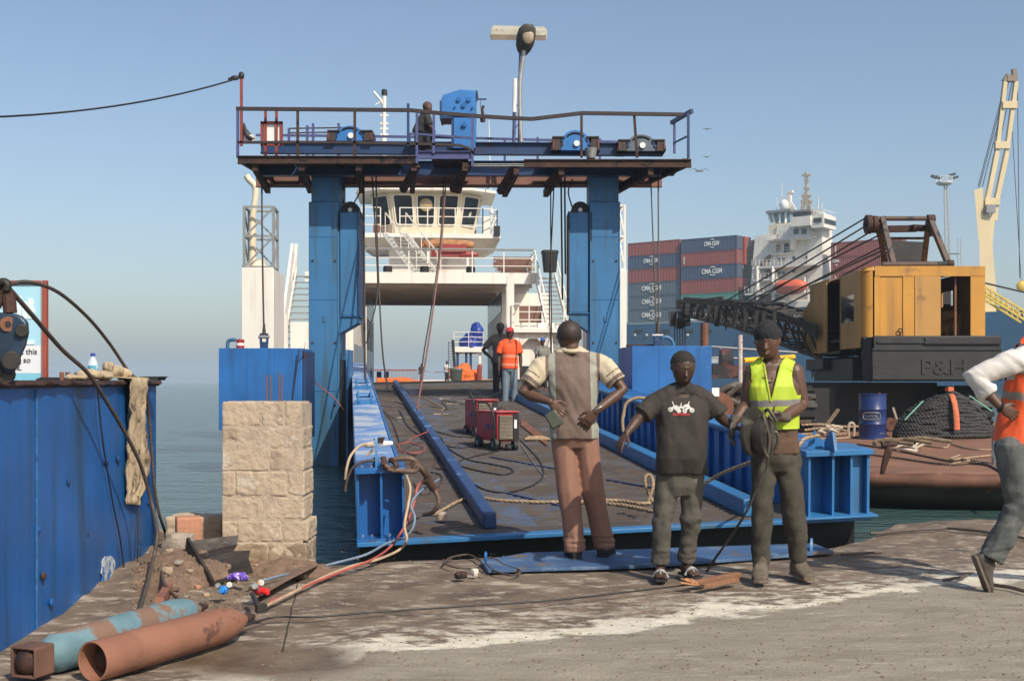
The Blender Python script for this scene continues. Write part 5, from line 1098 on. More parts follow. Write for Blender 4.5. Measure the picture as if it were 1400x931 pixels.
mb = MB(); mb.beam(BP(1232, 592), P(1221, 558, BP(1219, 590).y + 1.0), .05, .05); one(mb, 'leaning_pole', M('grey_wood', (.25, .2, .16), .7), 'short grey pole leaning between drum and rope coil', 'pole')
mb = MB(); mb.beam(BP(1128, 584), P(1146, 560, BP(1128, 584).y + .5), .06, .06); one(mb, 'leaning_pole', m_rope2, 'short dark pole leaning by the crane track left of the drum', 'pole')
# ================================================================ CRAWLER CRANE
YC = 28.4
m_yc = M('crane_yellow', (.50, .245, .035), .5, var=.12, vs=.9, bump=.12, bs=3, patch=[((.30, .15, .04), .57, .8), ((.22, .11, .04), .66, 2.5), (DRUST, .68, 6)], streak=((.24, .12, .04), .25, 1.6))
m_yc2 = M('crane_yellow_faded', (.44, .235, .06), .6, var=.15, vs=.9, patch=[((.27, .14, .05), .60, 1.4), ((.12, .06, .03), .70, 3)], streak=((.20, .10, .04), .25, 1.8))
m_cwt = M('counterweight_black', (.022, .022, .023), .6, var=.3, vs=2, bump=.35, bs=12, patch=[((.055, .05, .045), .6, 2)])
cr = thing('crawler_crane', 'old yellow crawler crane with black counterweight and rusty gantry frame standing on the barge', 'crane', V((9.2, 26.5, zd)))
q = lambda px, py, Y=YC: P(px, py, Y)
def cbox(mb, x0, x1, y0, y1, Y0, Y1, Yr=None):
 Yr = Yr or Y0; return mb.mm(V((GX(x0, Yr), Y0, GZ(y1, Yr))), V((GX(x1, Yr), Y1, GZ(y0, Yr))))
mb = MB(); cbox(mb, 1192, 1371, 478, 520, YC, YC + .9); cbox(mb, 1194, 1369, 459, 477.7, YC + .06, YC + .9)
cw = mb.build('counterweight', m_cwt, cr, bevel=.03)
mb = MB(); cbox(mb, 1193, 1370, 476, 478.6, YC - .03, YC + .05); cbox(mb, 1200, 1265, 466, 469, YC + .02, YC + .06); cbox(mb, 1265, 1369, 462, 470, YC + .0, YC + .06); mb.build('casting_lip', m_cwt, cw)
text('lettering', 'P&H', M('raised_letters', (.028, .028, .028), .45), q(1260, 511, YC - .002), X, Z, 20 * YC / F, cw, .022, width=61 * YC / F, bold=.012)
mb = MB(); mb.hexa([q(1179, 521, YC + .25), q(1191.5, 522, YC + .02), q(1191.5, 521, YC + 1), q(1179, 521, YC + 1), q(1179, 464, YC + .25), q(1191.5, 461, YC + .02), q(1191.5, 461, YC + 1), q(1179, 463, YC + 1)]); mb.build('counterweight_cheek', m_cwt, cr)
x0, x1 = GX(1179, YC), GX(1371, YC)
mb = MB(); mb.mm((x0 + .02, YC + .9, GZ(521, YC)), (x1 - .1, YC + 4.6, GZ(489, YC))); mb.build('rotating_bed', m_black, cr)
mb = MB(); mb.mm((GX(1125, YC + 3), YC + 3.0, GZ(505, YC + 3)), (GX(1200, YC + 3), YC + 4.8, GZ(490, YC + 3))); mb.build('cab_floor', m_black, cr)
HY0, HY1 = YC + .15, YC + 4.2
zt_, zb_ = GZ(364, HY0), GZ(461, HY0); hx0, hx1 = GX(1181, HY0), GX(1347, HY0)
def wallp(name, a, b, c, d, mat, th=.04, dy=0.0, par=None):
 mb = MB(); mb.mm((GX(a, HY0), HY0 + dy, GZ(d, HY0)), (GX(b, HY0), HY0 + dy + th, GZ(c, HY0))); return mb.build(name, mat, par or cr, bevel=.004)
mb = MB(); r_ = .22; prof = [(hx0 + r_ - r_ * math.cos(R(a)), HY0 + r_ - r_ * math.sin(R(a))) for a in range(0, 91, 15)]
vsx = []
for x_, y_ in prof: vsx.append(V((x_, y_, zb_)))
for x_, y_ in prof: vsx.append(V((x_, y_, zt_ - .02)))
kk = len(prof); mb.add(vsx, [(i, i + 1, i + 1 + kk, i + kk) for i in range(kk - 1)]); mb.build('corner_panel', m_yc, cr, smooth=80)
rw = wallp('rear_wall', 1195.4, 1203, 378, 461, m_yc); wallp('door', 1203.5, 1234, 378, 461, m_yc, .05, .02); wallp('door_post', 1234.5, 1250, 378, 461, m_yc)
wallp('panel', 1250.5, 1286, 378, 461, m_yc2, .04, -.012); wallp('corner_post', 1327, 1347, 378, 461, m_yc)
wallp('roof_band', 1196, 1347, 364, 377.8, m_yc, .05, -.01)
mb = MB(); mb.tube([q(1231, 460, HY0 - .03), q(1231, 454, HY0 - .05)], .015, 6); mb.tube([q(1231, 452, HY0 - .04) + V((.05 * math.cos(R(a)), 0, .05 * math.sin(R(a)))) for a in range(0, 360, 30)], .015, 6, closed=True); mb.build('door_handle', m_black, cr)
mb = MB(); mb.beam(q(1306, 461, HY0 + .2), q(1306, 379, HY0 + .2), .05, .05); mb.build('inner_post', m_rust, cr)
mb = MB(); mb.mm((hx0 + .01, HY0 + .05, zb_ - .05), (hx1 - .01, HY1, zb_ + .02)); mb.build('engine_bay_floor', m_black, cr)
mb = MB(); sx = hx1 - .04
mb.mm((sx, HY0 + .041, zb_), (sx + .04, HY1, zb_ + .9)); mb.mm((sx, HY0 + .041, zb_ + 1.3), (sx + .04, HY1, zt_ - .06)); mb.mm((sx, HY0 + .041, zb_ + .9), (sx + .04, HY0 + 2.0, zb_ + 1.3)); mb.mm((sx, HY0 + 2.8, zb_ + .9), (sx + .04, HY1, zb_ + 1.3)); mb.build('right_wall', m_yc2, cr)
mb = MB(); gx0 = GX(1312, HY1); mb.mm((hx0 + .04, HY1, zb_), (GX(1300, HY1), HY1 + .04, zt_ - .06)); mb.mm((GX(1300, HY1), HY1, zb_), (hx1, HY1 + .04, GZ(416, HY1))); mb.mm((GX(1300, HY1), HY1, GZ(399, HY1)), (hx1, HY1 + .04, zt_ - .06)); mb.build('front_wall', m_black, cr)
mb = MB(); mb.hexa([V((hx0 - .02, HY0 - .01, zt_ - .12)), V((hx1 + .01, HY0 - .01, zt_ - .03)), V((hx1 + .01, HY1 + .05, zt_ - .03)), V((hx0 - .02, HY1 + .05, zt_ - .12)), V((hx0 + .25, HY0 + .02, zt_)), V((hx1 - .05, HY0 + .02, zt_ + .01)), V((hx1 - .05, HY1, zt_ + .01)), V((hx0 + .25, HY1, zt_))]); mb.build('roof', m_yc, cr, bevel=.03)
sx = hx0
def side(name, ya, yb, za, zb2, mat, out=0.0, par=None):
 mb = MB(); mb.mm((sx - .04 - out, ya, za), (sx - out, yb, zb2)); return mb.build(name, mat, par or cr, bevel=.004)
def sYof(px): return sx * F / (px - CX)          # depth at which the side plane shows at a pixel column
yA, yB, yC_, yD = HY0 + .22, sYof(1150), sYof(1136), sYof(1112)
side('side_wall', yA, sYof(1169.5), zb_ - .25, zt_ - .07, m_yc2); side('side_wall', sYof(1151), yB - .02, zb_ - .25, zt_ - .09, m_yc2) if sYof(1151) < yB - .03 else None
side('side_wall', sYof(1169.5), yB, zb_ - .25, zb_ + .42, m_yc2); side('side_wall', sYof(1169.5), yB, zt_ - .62, zt_ - .08, m_yc2)
side('side_window', sYof(1169.5) + .0, yB - .02, zb_ + .42, zt_ - .62, m_glass, -.02)
side('sliding_door', yC_ + .1, yD, zb_ - .3, zt_ - .15, m_yc2, .06); side('side_wall', yC_ + .1, yD + .4, zt_ - .15, zt_ - .05, m_yc2)
mb = MB(); mb.mm((sx + 1.2, yB, zb_ - .25), (sx + 1.25, yD + .5, zt_ - .1)); mb.build('inner_wall', m_black, cr)
mb = MB(); mb.mm((sx - .03, yB, zb_ - .35), (sx + 1.2, yD + .5, zb_ - .28)); mb.build('cab_sill', m_black, cr)
mb = MB(); yN = yD + .9; mb.prism([(yD + .01, zb_ - .30), (yN, zb_ - .30), (yN, zb_ + .55), (yN - .2, zb_ + .95), (yD + .01, zb_ + 1.2)], (sx - .12, 0, 0), Y_, Z, X, .9); mb.build('cab_nose', m_yc2, cr, bevel=.03)
mb = MB(); mb.cyl(q(1296, 452, YC + 1.4), q(1303, 452, YC + 1.2), .22, n=20); mb.cyl(q(1292, 432, YC + 1.2), q(1305, 430, YC + 1.3), .12, n=16); mb.cyl(q(1300, 450, YC + 1.0), q(1306, 450, YC + 1.0), .12, n=16); mb.box(q(1297, 440, YC + 1.6), (.5, .4, .35), yaw(.3)); mb.build('engine', m_yc, cr)
m_af = M('a_frame_steel', (.08, .05, .04), .65, var=.35, vs=4, patch=[((.03, .04, .045), .55, 3)])
AY0, AY1 = YC + 1.0, YC + 3.0
fz_ = zt_ + .02
TL, TR = q(1203, 299, AY0 + .4), q(1271, 298, AY0 + .4)
for a, b_, w_ in ((q(1222, 364, AY0), q(1206, 297, AY0 + .4), .13), (q(1297, 362, AY0), q(1270, 296, AY0 + .4), .15), (q(1212, 364, AY1), q(1198, 305, AY0 + .6), .1), (q(1208, 364, AY1 + .5), q(1204, 300, AY0 + .6), .09), (q(1263, 362, AY1), q(1269, 305, AY0 + .6), .12)):
 mb = MB(); mb.beam(a, b_, w_, .12, X); mb.build('frame_leg', m_af, cr)
for a, b_, r_ in ((q(1196, 299, AY0 + .4), q(1272, 299, AY0 + .4), .06), (q(1212, 313, AY0 + .8), q(1252, 312, AY0 + .8), .0), (q(1206, 362, AY0 - .1), q(1300, 361, AY0 - .1), .07), (q(1214, 326, AY0 + 1), q(1268, 326, AY0 + 1), .035)):
 if r_: mb = MB(); mb.cyl(a, b_, r_, n=12); mb.build('cross_tube', m_af, cr)
mb = MB(); mb.box(q(1234, 313, AY0 + .9), (.72, .2, .16), yaw(-.1)); mb.build('cross_beam', m_rustst, cr)
mb = MB(); a = q(1187, 307, AY0 + .4); mb.cyl(a - X * .06, a + X * .06, .24, n=28); mb.cyl(a + X * .1, a + X * .2, .22, n=28); mb.cyl(a - X * .12, a + X * .4, .06, n=12); mb.build('boom_sheave', m_rustst, cr, smooth=40)
mb = MB(); a = q(1273, 300, AY0 + .4); mb.cyl(a - X * .1, a + X * .08, .12, n=20); mb.box(q(1255, 312, AY0 + .8), (.4, .2, .15), yaw(.3)); mb.cyl(q(1303, 361, AY0 - .1), q(1296, 361, AY0 - .1), .1, n=14); mb.box(q(1275, 315, AY0 + .6), (.12, .2, .3)); mb.build('pivot_block', m_rustst, cr)
mb = MB(); mb.hexa([q(1216, 361, AY1 + .2), q(1262, 361, AY1 + .2), q(1262, 361, AY1 + .5), q(1216, 361, AY1 + .5), q(1213, 329, AY1 + .2), q(1266, 331, AY1 + .2), q(1266, 331, AY1 + .5), q(1213, 329, AY1 + .5)]); mb.build('hoist_guard', m_cwt, cr)
zt2 = GZ(524, YC)
for sx_, lb in ((GX(1100, YC), 'l'), (GX(1345, YC), 'r')):
 mb = MB(); Lh = 2.6; yc = YC + 3.5; rr_ = .55; pr = [(yc + Lh * s2 + rr_ * math.sin(R(a)) * s2, zd + rr_ + rr_ * math.cos(R(a)) * (1 if s2 > 0 else 1)) for s2, rng in ((1, range(0, 181, 20)), (-1, range(180, -1, -20))) for a in rng]
 mb.prism(pr, (sx_ - .35, 0, 0), Y_, Z, X, .7); tr = mb.build('track', m_black, cr)
 mb = MB()
 for i in range(26): yy = yc - Lh + 2 * Lh * i / 25; mb.mm((sx_ - .38, yy, zd + rr_ * 2 - .01), (sx_ + .38, yy + .12, zd + rr_ * 2 + .05))
 for a in range(10, 180, 22): c = V((sx_, yc - Lh - (rr_ + .02) * math.sin(R(a)), zd + rr_ + (rr_ + .02) * math.cos(R(a)))); mb.box(c, (.76, .12, .1), (X, V((0, math.cos(R(a)), math.sin(R(a)))), V((0, -math.sin(R(a)), math.cos(R(a))))))
 mb.build('track_shoes', m_cwt, tr)
mb = MB(); mb.mm((GX(1130, YC), YC + 1.9, zd + .1), (GX(1320, YC), YC + 4, GZ(523, YC + .8))); mb.build('car_body', m_black, cr)
m_boom = M('boom_dark_steel', (.045, .04, .038), .65, var=.4, vs=3, patch=[((.14, .12, .1), .62, 4)])
def corners(px_t, py_t, px_b, py_b, Y, w_): a, b_ = P(px_t, py_t, Y), P(px_b, py_b, Y); return [a, a + V((w_, .1, 0)), b_ + V((w_, .1, 0)), b_]
s0 = corners(1118, 452, 1122, 490, 32.5, 1.4); s1 = corners(1000, 416, 1008, 448, 36, 1.5); s2 = corners(930, 411, 932, 430, 41, 1.5)
bm_ = MB()
for A_, B_, n_ in ((s0, s1, 9), (s1, s2, 10)):
 for i in range(4):
  bm_.beam(A_[i], B_[i], .1, .1)
  for k in range(n_):
   j = (i + 1) % 4; u0_, u1_ = k / n_, (k + 1) / n_
   bm_.beam(A_[i].lerp(B_[i], u0_), A_[j].lerp(B_[j], u1_ if k % 2 else u0_), .05, .05); bm_.beam(A_[i].lerp(B_[i], u1_ if k % 2 else u0_), A_[j].lerp(B_[j], u0_ if k % 2 else u1_), .05, .05)
bm_.build('boom', m_boom, cr)
mb = MB()
for i, (x0_, x1_, y0_, y1_, Y) in enumerate([(936 + k * 13 + (k * 7) % 5, 942 + k * 13 + (k * 5) % 4, 414 + k * 1.3, 430 + k * 3.2 + (k * 11) % 9, 39 - k * .8) for k in range(10)]):
 mb = MB(); mb.hexa([P(x0_, y1_, Y), P(x1_ - 1, y1_ + 1, Y), P(x1_ - 1, y1_ + 1, Y + .2), P(x0_, y1_, Y + .2), P(x0_ + 1, y0_, Y), P(x1_ + 2, y0_ + 1, Y), P(x1_ + 2, y0_ + 1, Y + .2), P(x0_ + 1, y0_, Y + .2)]); mb.build('rubber_flap', m_black, cr)
mb = MB()
for k in range(7): mb.tube(catmull([P(1118, 446 + k * 3, 32), P(1040 + k * 6, 420 + k * 3, 34.5), P(985, 412 + k * 3, 37), P(925, 410 + k * 2, 42)]), .03, 5)
for k in range(9): a = 935 + k * 14; mb.tube([P(a, 408 + k, 40 - k), P(a + 26, 408 + k + random.uniform(-3, 3), 39 - k)], .05, 5)
mb.build('boom_rope', m_boom, cr)
mb = MB()
for (a, b_, c_, d_) in ((1187, 296, 985, 428), (1190, 305, 1000, 433), (1205, 308, 1010, 438), (1209, 318, 990, 441), (1216, 332, 1020, 444), (1218, 337, 1000, 450), (1219, 342, 1030, 452)):
 mb.tube([P(a, b_, YC + 1.6), P(c_, d_ - 12, 36)], .022, 5)
mb.build('boom_hoist_rope', m_grease, cr)
for a in range(5):
 mb = MB(); mb.tube([P(922 + a * 3.5, 432, 41), P(923 + a * 3.5, 490, 41)], .018, 4); one(mb, 'boom_rope_fall', m_wire, 'one of the five thin ropes hanging from the boom tip over the blue ship hull', 'wire rope', 'thin ropes hanging from the boom tip')
mb = MB(); mb.box(P(929, 436, 41), (.7, .5, .5)); mb.cyl(P(924, 438, 40.6), P(934, 438, 40.6), .3, n=14); one(mb, 'boom_tip_block', m_grease, 'dark sheave block hanging at the tip of the crane boom', 'block')
m_junk = M('junk_brown', (.10, .065, .045), .8, var=.5, vs=9)
mb = MB(); mb.tube([BP(963.5, 590), P(963, 442, BP(963, 590).y)], .09, 10); one(mb, 'rusty_post', m_rust, 'rusty upright post right of the blue box, under the boom tip', 'post')
mb = MB(); yy = 22; mb.tube([P(1012, 560, yy), P(1012, 458, yy)], .045, 8); one(mb, 'white_pole', M('chipped_white', (.5, .42, .37), .6, var=.2, vs=10, patch=[(RUST, .6, 14)]), 'chipped white upright pole between the two men on the right', 'pole')
mb = MB(); mb.tube([P(1016, 493, 23), P(1085, 488, 24)], .055, 10); one(mb, 'yellow_pipe', M('pipe_yellow', (.7, .42, .02), .45), 'yellow pipe running behind the man in the vest', 'pipe')
mb = MB()
for i in range(10): a = P(972 + random.uniform(0, 28), 532 + random.uniform(0, 30), 21 + i * .04); mb.tube(catmull([a, a + V((.25, -.05, .12 + random.uniform(-.05, .05))), a + V((.5, 0, .02))]), .05, 7)
one(mb, 'hose_heap', M('hose_brown', (.09, .075, .06), .7, var=.4, vs=8), 'heap of brown hoses behind the man in the dark t-shirt', 'hose')
mb = MB(); c = P(983, 556, 20.5); mb.cyl(c, c + V((.05, .6, 0)), .26, n=24); one(mb, 'cable_reel', m_rust, 'rusty round reel under the hose heap', 'reel')
mb = MB(); mb.mm(P(973.5, 542, 20.4), P(982, 530, 20.5)); one(mb, 'paper_tag', m_whitep, 'small white board on the end of the hose heap', 'board')
mb = MB(); mb.mm(P(974, 517, 23.5), P(1034, 500, 24.5)); mb.cyl(P(1000, 494, 24), P(985, 494, 24), .25, n=16); one(mb, 'winch_housing', M('dull_red_winch', (.10, .035, .03), .6, patch=[((.03, .03, .03), .5, 2)]), 'dull red deck winch left of the white pole', 'winch')
mb = MB(); mb.tube([P(973, 474, 26), P(1090, 482, 26)], .02, 5); mb.tube([P(973, 489, 26), P(1010, 490, 26)], .02, 5)
for px in (985, 1012, 1060): mb.tube([P(px, 512, 26), P(px, 474, 26)], .02, 5)
one(mb, 'barge_rail', m_galv, 'thin grey guard rail behind the two men on the right', 'rail')
mb = MB()
for i in range(4): mb.beam(P(1109, 513 - i * 1.6, 34), P(1136, 515 - i * 1.6 - (i % 2), 34), .06, .03)
for px in (1110, 1118, 1127): mb.beam(P(px, 517, 34), P(px, 508, 34), .05, .05)
one(mb, 'white_grating', m_whitep, 'small white grating seen beneath the crane cab', 'grating')
mb = MB(); mb.mm(P(1108, 508, 34.5), P(1124, 500, 35)); one(mb, 'blue_crate', m_blue, 'blue crate seen beneath the crane cab', 'crate')
mb = MB()
for i in range(16): a = P(974 + random.uniform(0, 110), 545 + random.uniform(0, 40), 22 + i * .1); mb.beam(a, a + V((random.uniform(-.8, .8), random.uniform(-.3, .3), random.uniform(-.05, .3))), .06, .06)
one(mb, 'scrap_steel', m_junk, 'jumbled brown scrap steel on the barge behind the ramp wall', 'scrap', None, 'stuff')
mb = MB(); mb.mm(P(974, 596, 29.5), P(1120, 530, 31)); one(mb, 'deck_machinery', m_black, 'dark oily machinery block left of the crane track', 'machinery')
t = thing('bow_shackle', 'dark rusty shackle hanging over the top of the right ramp bracket', 'shackle', RP(u0 + .2, .02, .3))
mb = MB(); a = RP(u0 + .16, -.03, .66); mb.tube(catmull([a, a + V((.02, -.05, -.05)), a + V((-.02, -.05, -.16)), a + V((-.05, -.04, -.26)), a + V((-.035, -.05, -.14)), a + V((.0, -.05, -.02))]), .02, 8); mb.build('bow', m_rustst, t)
mb = MB(); mb.cyl(a + V((-.05, -.03, .0)), a + V((.09, -.01, .01)), .022, n=12); mb.build('shackle_pin', m_rustst, t)
mb = MB(); rg_ = random.Random(8)
for i in range(5): a = RP(u0 + .1 + .1 * i, .1 + .03 * i, .66); mb.tube(catmull([a, a + V((rg_.uniform(.05, .2), rg_.uniform(-.1, .1), rg_.uniform(.02, .07))), a + V((rg_.uniform(.2, .4), rg_.uniform(-.1, .2), 0))]), .02, 7)
one(mb, 'rope_tangle', m_rope2, 'dark tangled rope lying on the right ramp bracket', 'rope')
# ================================================================ FOREGROUND, LEFT SIDE
TA, TB = V((-2.60, 3.6, 0)), V((-2.87, 9.42, 0)); TD = (TB - TA).normalized(); TNn = V((TD.y, -TD.x, 0)); TBs = (TNn, TD, Z)
ztk = GZ(523, 7)
tank = thing('steel_tank', 'large scuffed blue steel tank at the left edge with a rusted rim', 'tank', V((-3.8, 6.5, -.1)))
m_tank = M('tank_blue', (.008, .10, .33), .45, var=.22, vs=1.4, bump=.14, bs=5, patch=[((.16, .40, .44), .71, 3.0), ((.10, .05, .03), .70, 11), ((.42, .46, .48), .715, 9)], streak=((.012, .05, .11), .55, 4.5))
def TP(a, o, z): return TA + TD * a + TNn * o + Z * z
Lt = (TB - TA).length
mb = MB(); nn_, mm_ = 70, 16; vs_ = []
for i in range(nn_ + 1):
 for j in range(mm_ + 1):
  a, z_ = Lt * i / nn_, -.25 + (ztk + .25) * j / mm_; o = .016 * noise.noise(V((a * 1.3, z_ * 1.5, 0))) + .008 * noise.noise(V((a * 4, z_ * 1, 4)))
  if i in (0, nn_): o = 0
  vs_.append(TP(a, o, z_))
fs_ = [(i * (mm_ + 1) + j, (i + 1) * (mm_ + 1) + j, (i + 1) * (mm_ + 1) + j + 1, i * (mm_ + 1) + j + 1) for i in range(nn_) for j in range(mm_)]
mb.add(vs_, fs_); mb.build('side_plate', m_tank, tank, smooth=60)
mb = MB(); mb.hexa([TP(0, -2.4, -.25), TP(0, -.03, -.25), TP(Lt, -.03, -.25), TP(Lt, -2.4, -.25), TP(0, -2.4, ztk - .02), TP(0, -.03, ztk - .02), TP(Lt, -.03, ztk - .02), TP(Lt, -2.4, ztk - .02)]); mb.build('tank_body', m_tank, tank)
mb = MB(); mb.hexa([TP(Lt + .001, -2.4, -.25), TP(Lt + .001, .0, -.25), TP(Lt + .02, .0, -.25), TP(Lt + .02, -2.4, -.25), TP(Lt + .001, -2.4, ztk), TP(Lt + .001, .0, ztk), TP(Lt + .02, .0, ztk), TP(Lt + .02, -2.4, ztk)]); mb.build('end_plate', m_blue, tank)
mb = MB(); vs_ = []
n_ = 90
for i in range(n_ + 1):
 a = Lt * i / n_ + (.03 if i == n_ else 0); w1 = .012 * noise.noise(V((a * 5, 0, 3))); w2 = .02 * noise.noise(V((a * 7, 2, 3)))
 for o, z_ in ((.015 + w2, ztk - .03), (.045 + w2, ztk - .012 + w1), (.03 + w1, ztk + .012 + w1), (-.05, ztk + .014)): vs_.append(TP(a, o, z_))
mb.add(vs_, [(i * 4 + j, (i + 1) * 4 + j, (i + 1) * 4 + j + 1, i * 4 + j + 1) for i in range(n_) for j in range(3)])
mb.build('rusted_rim', m_rustst, tank, smooth=80)
mb = MB(); mb.hexa([TP(0, -2.4, ztk - .019), TP(0, -.02, ztk - .019), TP(Lt, -.02, ztk - .019), TP(Lt, -2.4, ztk - .019), TP(0, -2.4, ztk + .006), TP(0, -.02, ztk + .006), TP(Lt, -.02, ztk + .006), TP(Lt, -2.4, ztk + .006)]); mb.build('top_plate', M('rusty_top_plate', (.12, .075, .05), .85, var=.4, vs=5, bump=.4, bs=30), tank)
mb = MB()
for a in (3.15,):
 mb.tube([TP(a + .01 * noise.noise(V((i, 0, 0))), .006, -.2 + i * (ztk + .16) / 12) for i in range(13)], .007, 5)
mb.build('weld_seam', M('weld_pale', (.03, .12, .28), .6, var=.4, vs=20), tank)
rr = random.Random(3)
for i in range(12):
 a, z_ = rr.uniform(2.4, 5.7), rr.uniform(.05, .95); mb = MB(); w_ = rr.uniform(.012, .03); mb.ell(TP(a, .008, z_), (w_ * .5, w_, w_ * rr.uniform(.6, 1.3)), TBs, 8, 6); mb.build('rivet_lump', m_bluedk if i % 3 else m_tank, tank)
mb = MB(); pts_ = [];
for i in range(16):
 an = 2 * math.pi * i / 16; r_ = (.10 * (1 + .9 * noise.noise(V((math.cos(an) * 2, math.sin(an) * 2, 5))))); pts_.append((4.5 + r_ * 1.6 * math.cos(an), .10 + r_ * .9 * math.sin(an)))
mb.prism(pts_, TP(0, .012, 0), TD, Z, TNn, .006); mb.build('scraped_patch', M('scraped_pale', (.42, .46, .50), .7, var=.3, vs=20, patch=[((.03, .13, .38), .5, 14), ((.2, .13, .09), .62, 25)]), tank)
for i, (px, h_) in enumerate(((84.5, 10), (92.5, 9.5), (105, 9.5))):
 mb = MB(); c = P(px, 512, 8.0); mb.cyl(V((c.x, 8.0, ztk + .01)), V((c.x, 8.0, ztk + .01 + (12) * 8 / F)), 3.0 * 8 / F, n=14); one(mb, 'pipe_stub', m_rust, ['left pipe stub of the touching pair on the blue tank', 'right pipe stub of the touching pair on the blue tank', 'lone pipe stub right of the pair on the blue tank'][i], 'pipe stub', 'rusty pipe stubs on the blue tank')
mb = MB(); a, b_ = P(56, 514, 8.4), P(110, 517, 8.2); mb.prism([(0, 0), (.28, 0), (.29, .02), (.02, .03), (-.02, .015)], V((a.x, 8.35, ztk + .007)), X, Z, Y_, .3); one(mb, 'steel_offcut', m_black, 'black bent steel plate lying under the pipe stubs on the tank', 'plate')
mb = MB(); mb.prism([(0, 0), (.14, 0), (.15, .022), (.17, .026), (.16, .03), (.0, .028)], V((P(190, 0, 8.9).x, 8.9, ztk + .015)), X, Z, Y_, .2); one(mb, 'steel_offcut', m_black, 'black bent steel plate at the far corner of the tank beside the rag', 'plate')
c = V((P(127, 0, 8.1).x, 8.1, ztk + .016)); k_ = 8.1 / F
t = thing('water_bottle', 'clear plastic water bottle with a blue cap on the blue tank', 'bottle', c)
m_pet = M('clear_plastic', (.85, .92, .95), .08, var=.02, alpha=.45, spec=.8)
r_ = 6.6 * k_; hB = 37 * k_
mb = MB(); mb.lathe(c, [(r_ * .85, 0), (r_, hB * .05), (r_ * .96, hB * .2), (r_, hB * .25), (r_, hB * .55), (r_ * .93, hB * .66), (r_ * .5, hB * .84), (r_ * .42, hB * .88)], n=22); mb.build('bottle_body', m_pet, t, smooth=80)
mb = MB(); mb.lathe(c + Z * hB * .87, [(r_ * .47, 0), (r_ * .47, hB * .12)], n=18); mb.build('cap', M('cap_blue', (.03, .06, .35), .4), t)
mb = MB(); mb.lathe(c + Z * hB * .24, [(r_ * 1.02, 0), (r_ * 1.02, hB * .3)], n=22); mb.build('label', M('bottle_label', (.10, .40, .55), .5, patch=[((.6, .75, .8), .5, 18)]), t)
m_cloth = M('dirty_canvas', (.40, .31, .20), .9, var=.3, vs=6, bump=.4, bs=25, patch=[((.13, .09, .055), .55, 5), ((.07, .05, .035), .72, 5)])
def cloth_strip(rows, mat, name, par=None, label=None, cat='cloth', thick=.006, amp=.012):
 """rows: (left point, right point, waviness)"""
 n = 14; vs_ = []; L_rows = len(rows)
 fine = []
 for i in range(L_rows - 1):
  for k in range(5): t = k / 5; fine.append((V(rows[i][0]).lerp(V(rows[i + 1][0]), t), V(rows[i][1]).lerp(V(rows[i + 1][1]), t)))
 fine.append((V(rows[-1][0]), V(rows[-1][1])))
 for i, (a, b_) in enumerate(fine):
  for k in range(n + 1):
   p = a.lerp(b_, k / n); d = amp * (1.2 * math.sin(k * 1.7 + i * .12) + noise.noise(V((k * .8, i * .5, 1))) * 2); vs_.append(p + TNn * (d + amp * 1.5) + Z * (amp * .4 * noise.noise(V((k, i * .4, 5)))))
 m1 = MB(); m1.add(vs_, [(i * (n + 1) + k, i * (n + 1) + k + 1, (i + 1) * (n + 1) + k + 1, (i + 1) * (n + 1) + k) for i in range(len(fine) - 1) for k in range(n)])
 o = m1.build(name, mat, par, smooth=180); s_ = o.modifiers.new('t', 'SOLIDIFY'); s_.thickness = thick
 if label: setp(o, label, cat)
 return o
aY = lambda px: (lambda k: (TA.x - k * TA.y) / (k * TD.y - TD.x))((px - CX) / F)   # distance along the tank side for a pixel column
a0_, a1_ = aY(168), aY(193)
def TS(px, py, o=.02): a = aY(px); Y = TP(a, 0, 0).y; return TP(a, o, GZ(py, Y))
rows = [(TP(aY(160) - .05, -.12, ztk + .05), TP(aY(190) + .1, -.10, ztk + .05)), (TP(aY(164), .05, ztk + .03), TP(aY(192), .05, ztk + .03)), (TS(166, 545, .03), TS(193, 550, .03)), (TS(169, 575, .02), TS(191, 580, .02)), (TS(167, 620), TS(195, 615)), (TS(166, 660), TS(194, 648)), (TS(167, 689), TS(182, 690))]
cloth_strip(rows, m_cloth, 'canvas_rag', None, 'dirty tan canvas rag hanging down the side of the blue tank', 'rag', amp=.014)
mb = MB()
for i, (px, py, rx, rz) in enumerate(((118, 516, .07, .02), (135, 513, .09, .035), (152, 514, .08, .03), (168, 508, .06, .05), (160, 502, .03, .045), (180, 511, .06, .04), (187, 520, .04, .05))):
 mb.ell(TP(aY(px), -.06, 0) + Z * (GZ(py, TP(aY(px), 0, 0).y)), (rx, .1, rz), TBs, 14, 10)
me = remesh(mb, .009, 3)
mesh_obj(me, 'canvas_heap', [m_cloth], None, org=(-2.8, 8.5, ztk), disp=lambda p: .014 * noise.noise(p * 16) + .008 * noise.noise(p * 40)); setp(bpy.data.objects['canvas_heap'], 'crumpled tan canvas lying on the tank top around the bottle', 'cloth')
Yh = 6.2; t = thing('hook_block', 'heavy worn blue-black lifting sheave block standing on the tank at the left edge', 'pulley block', P(10, 515, Yh))
hp = lambda px, py, dy=0: P(px, py, Yh + dy)
mb = MB()
ol = [(-12, 430), (4, 427), (20, 429), (28, 432), (36, 440), (37, 455), (33, 472), (25, 490), (17, 508), (10, 513), (3, 508), (-6, 490), (-14, 470)]
def prismpx(mb, ol, Y, t_): mb.prism([((x - CX) * Y / F, H + (HY - y) * Y / F) for x, y in ol], (0, Y, 0), X, Z, Y_, t_); return mb
prismpx(mb, ol, Yh, .04); mb.build('cheek_plate', M('worn_block_paint', (.03, .055, .09), .45, metal=.3, var=.5, vs=5, bump=.2, bs=15, patch=[((.16, .09, .06), .62, 7)]), t, bevel=.012)
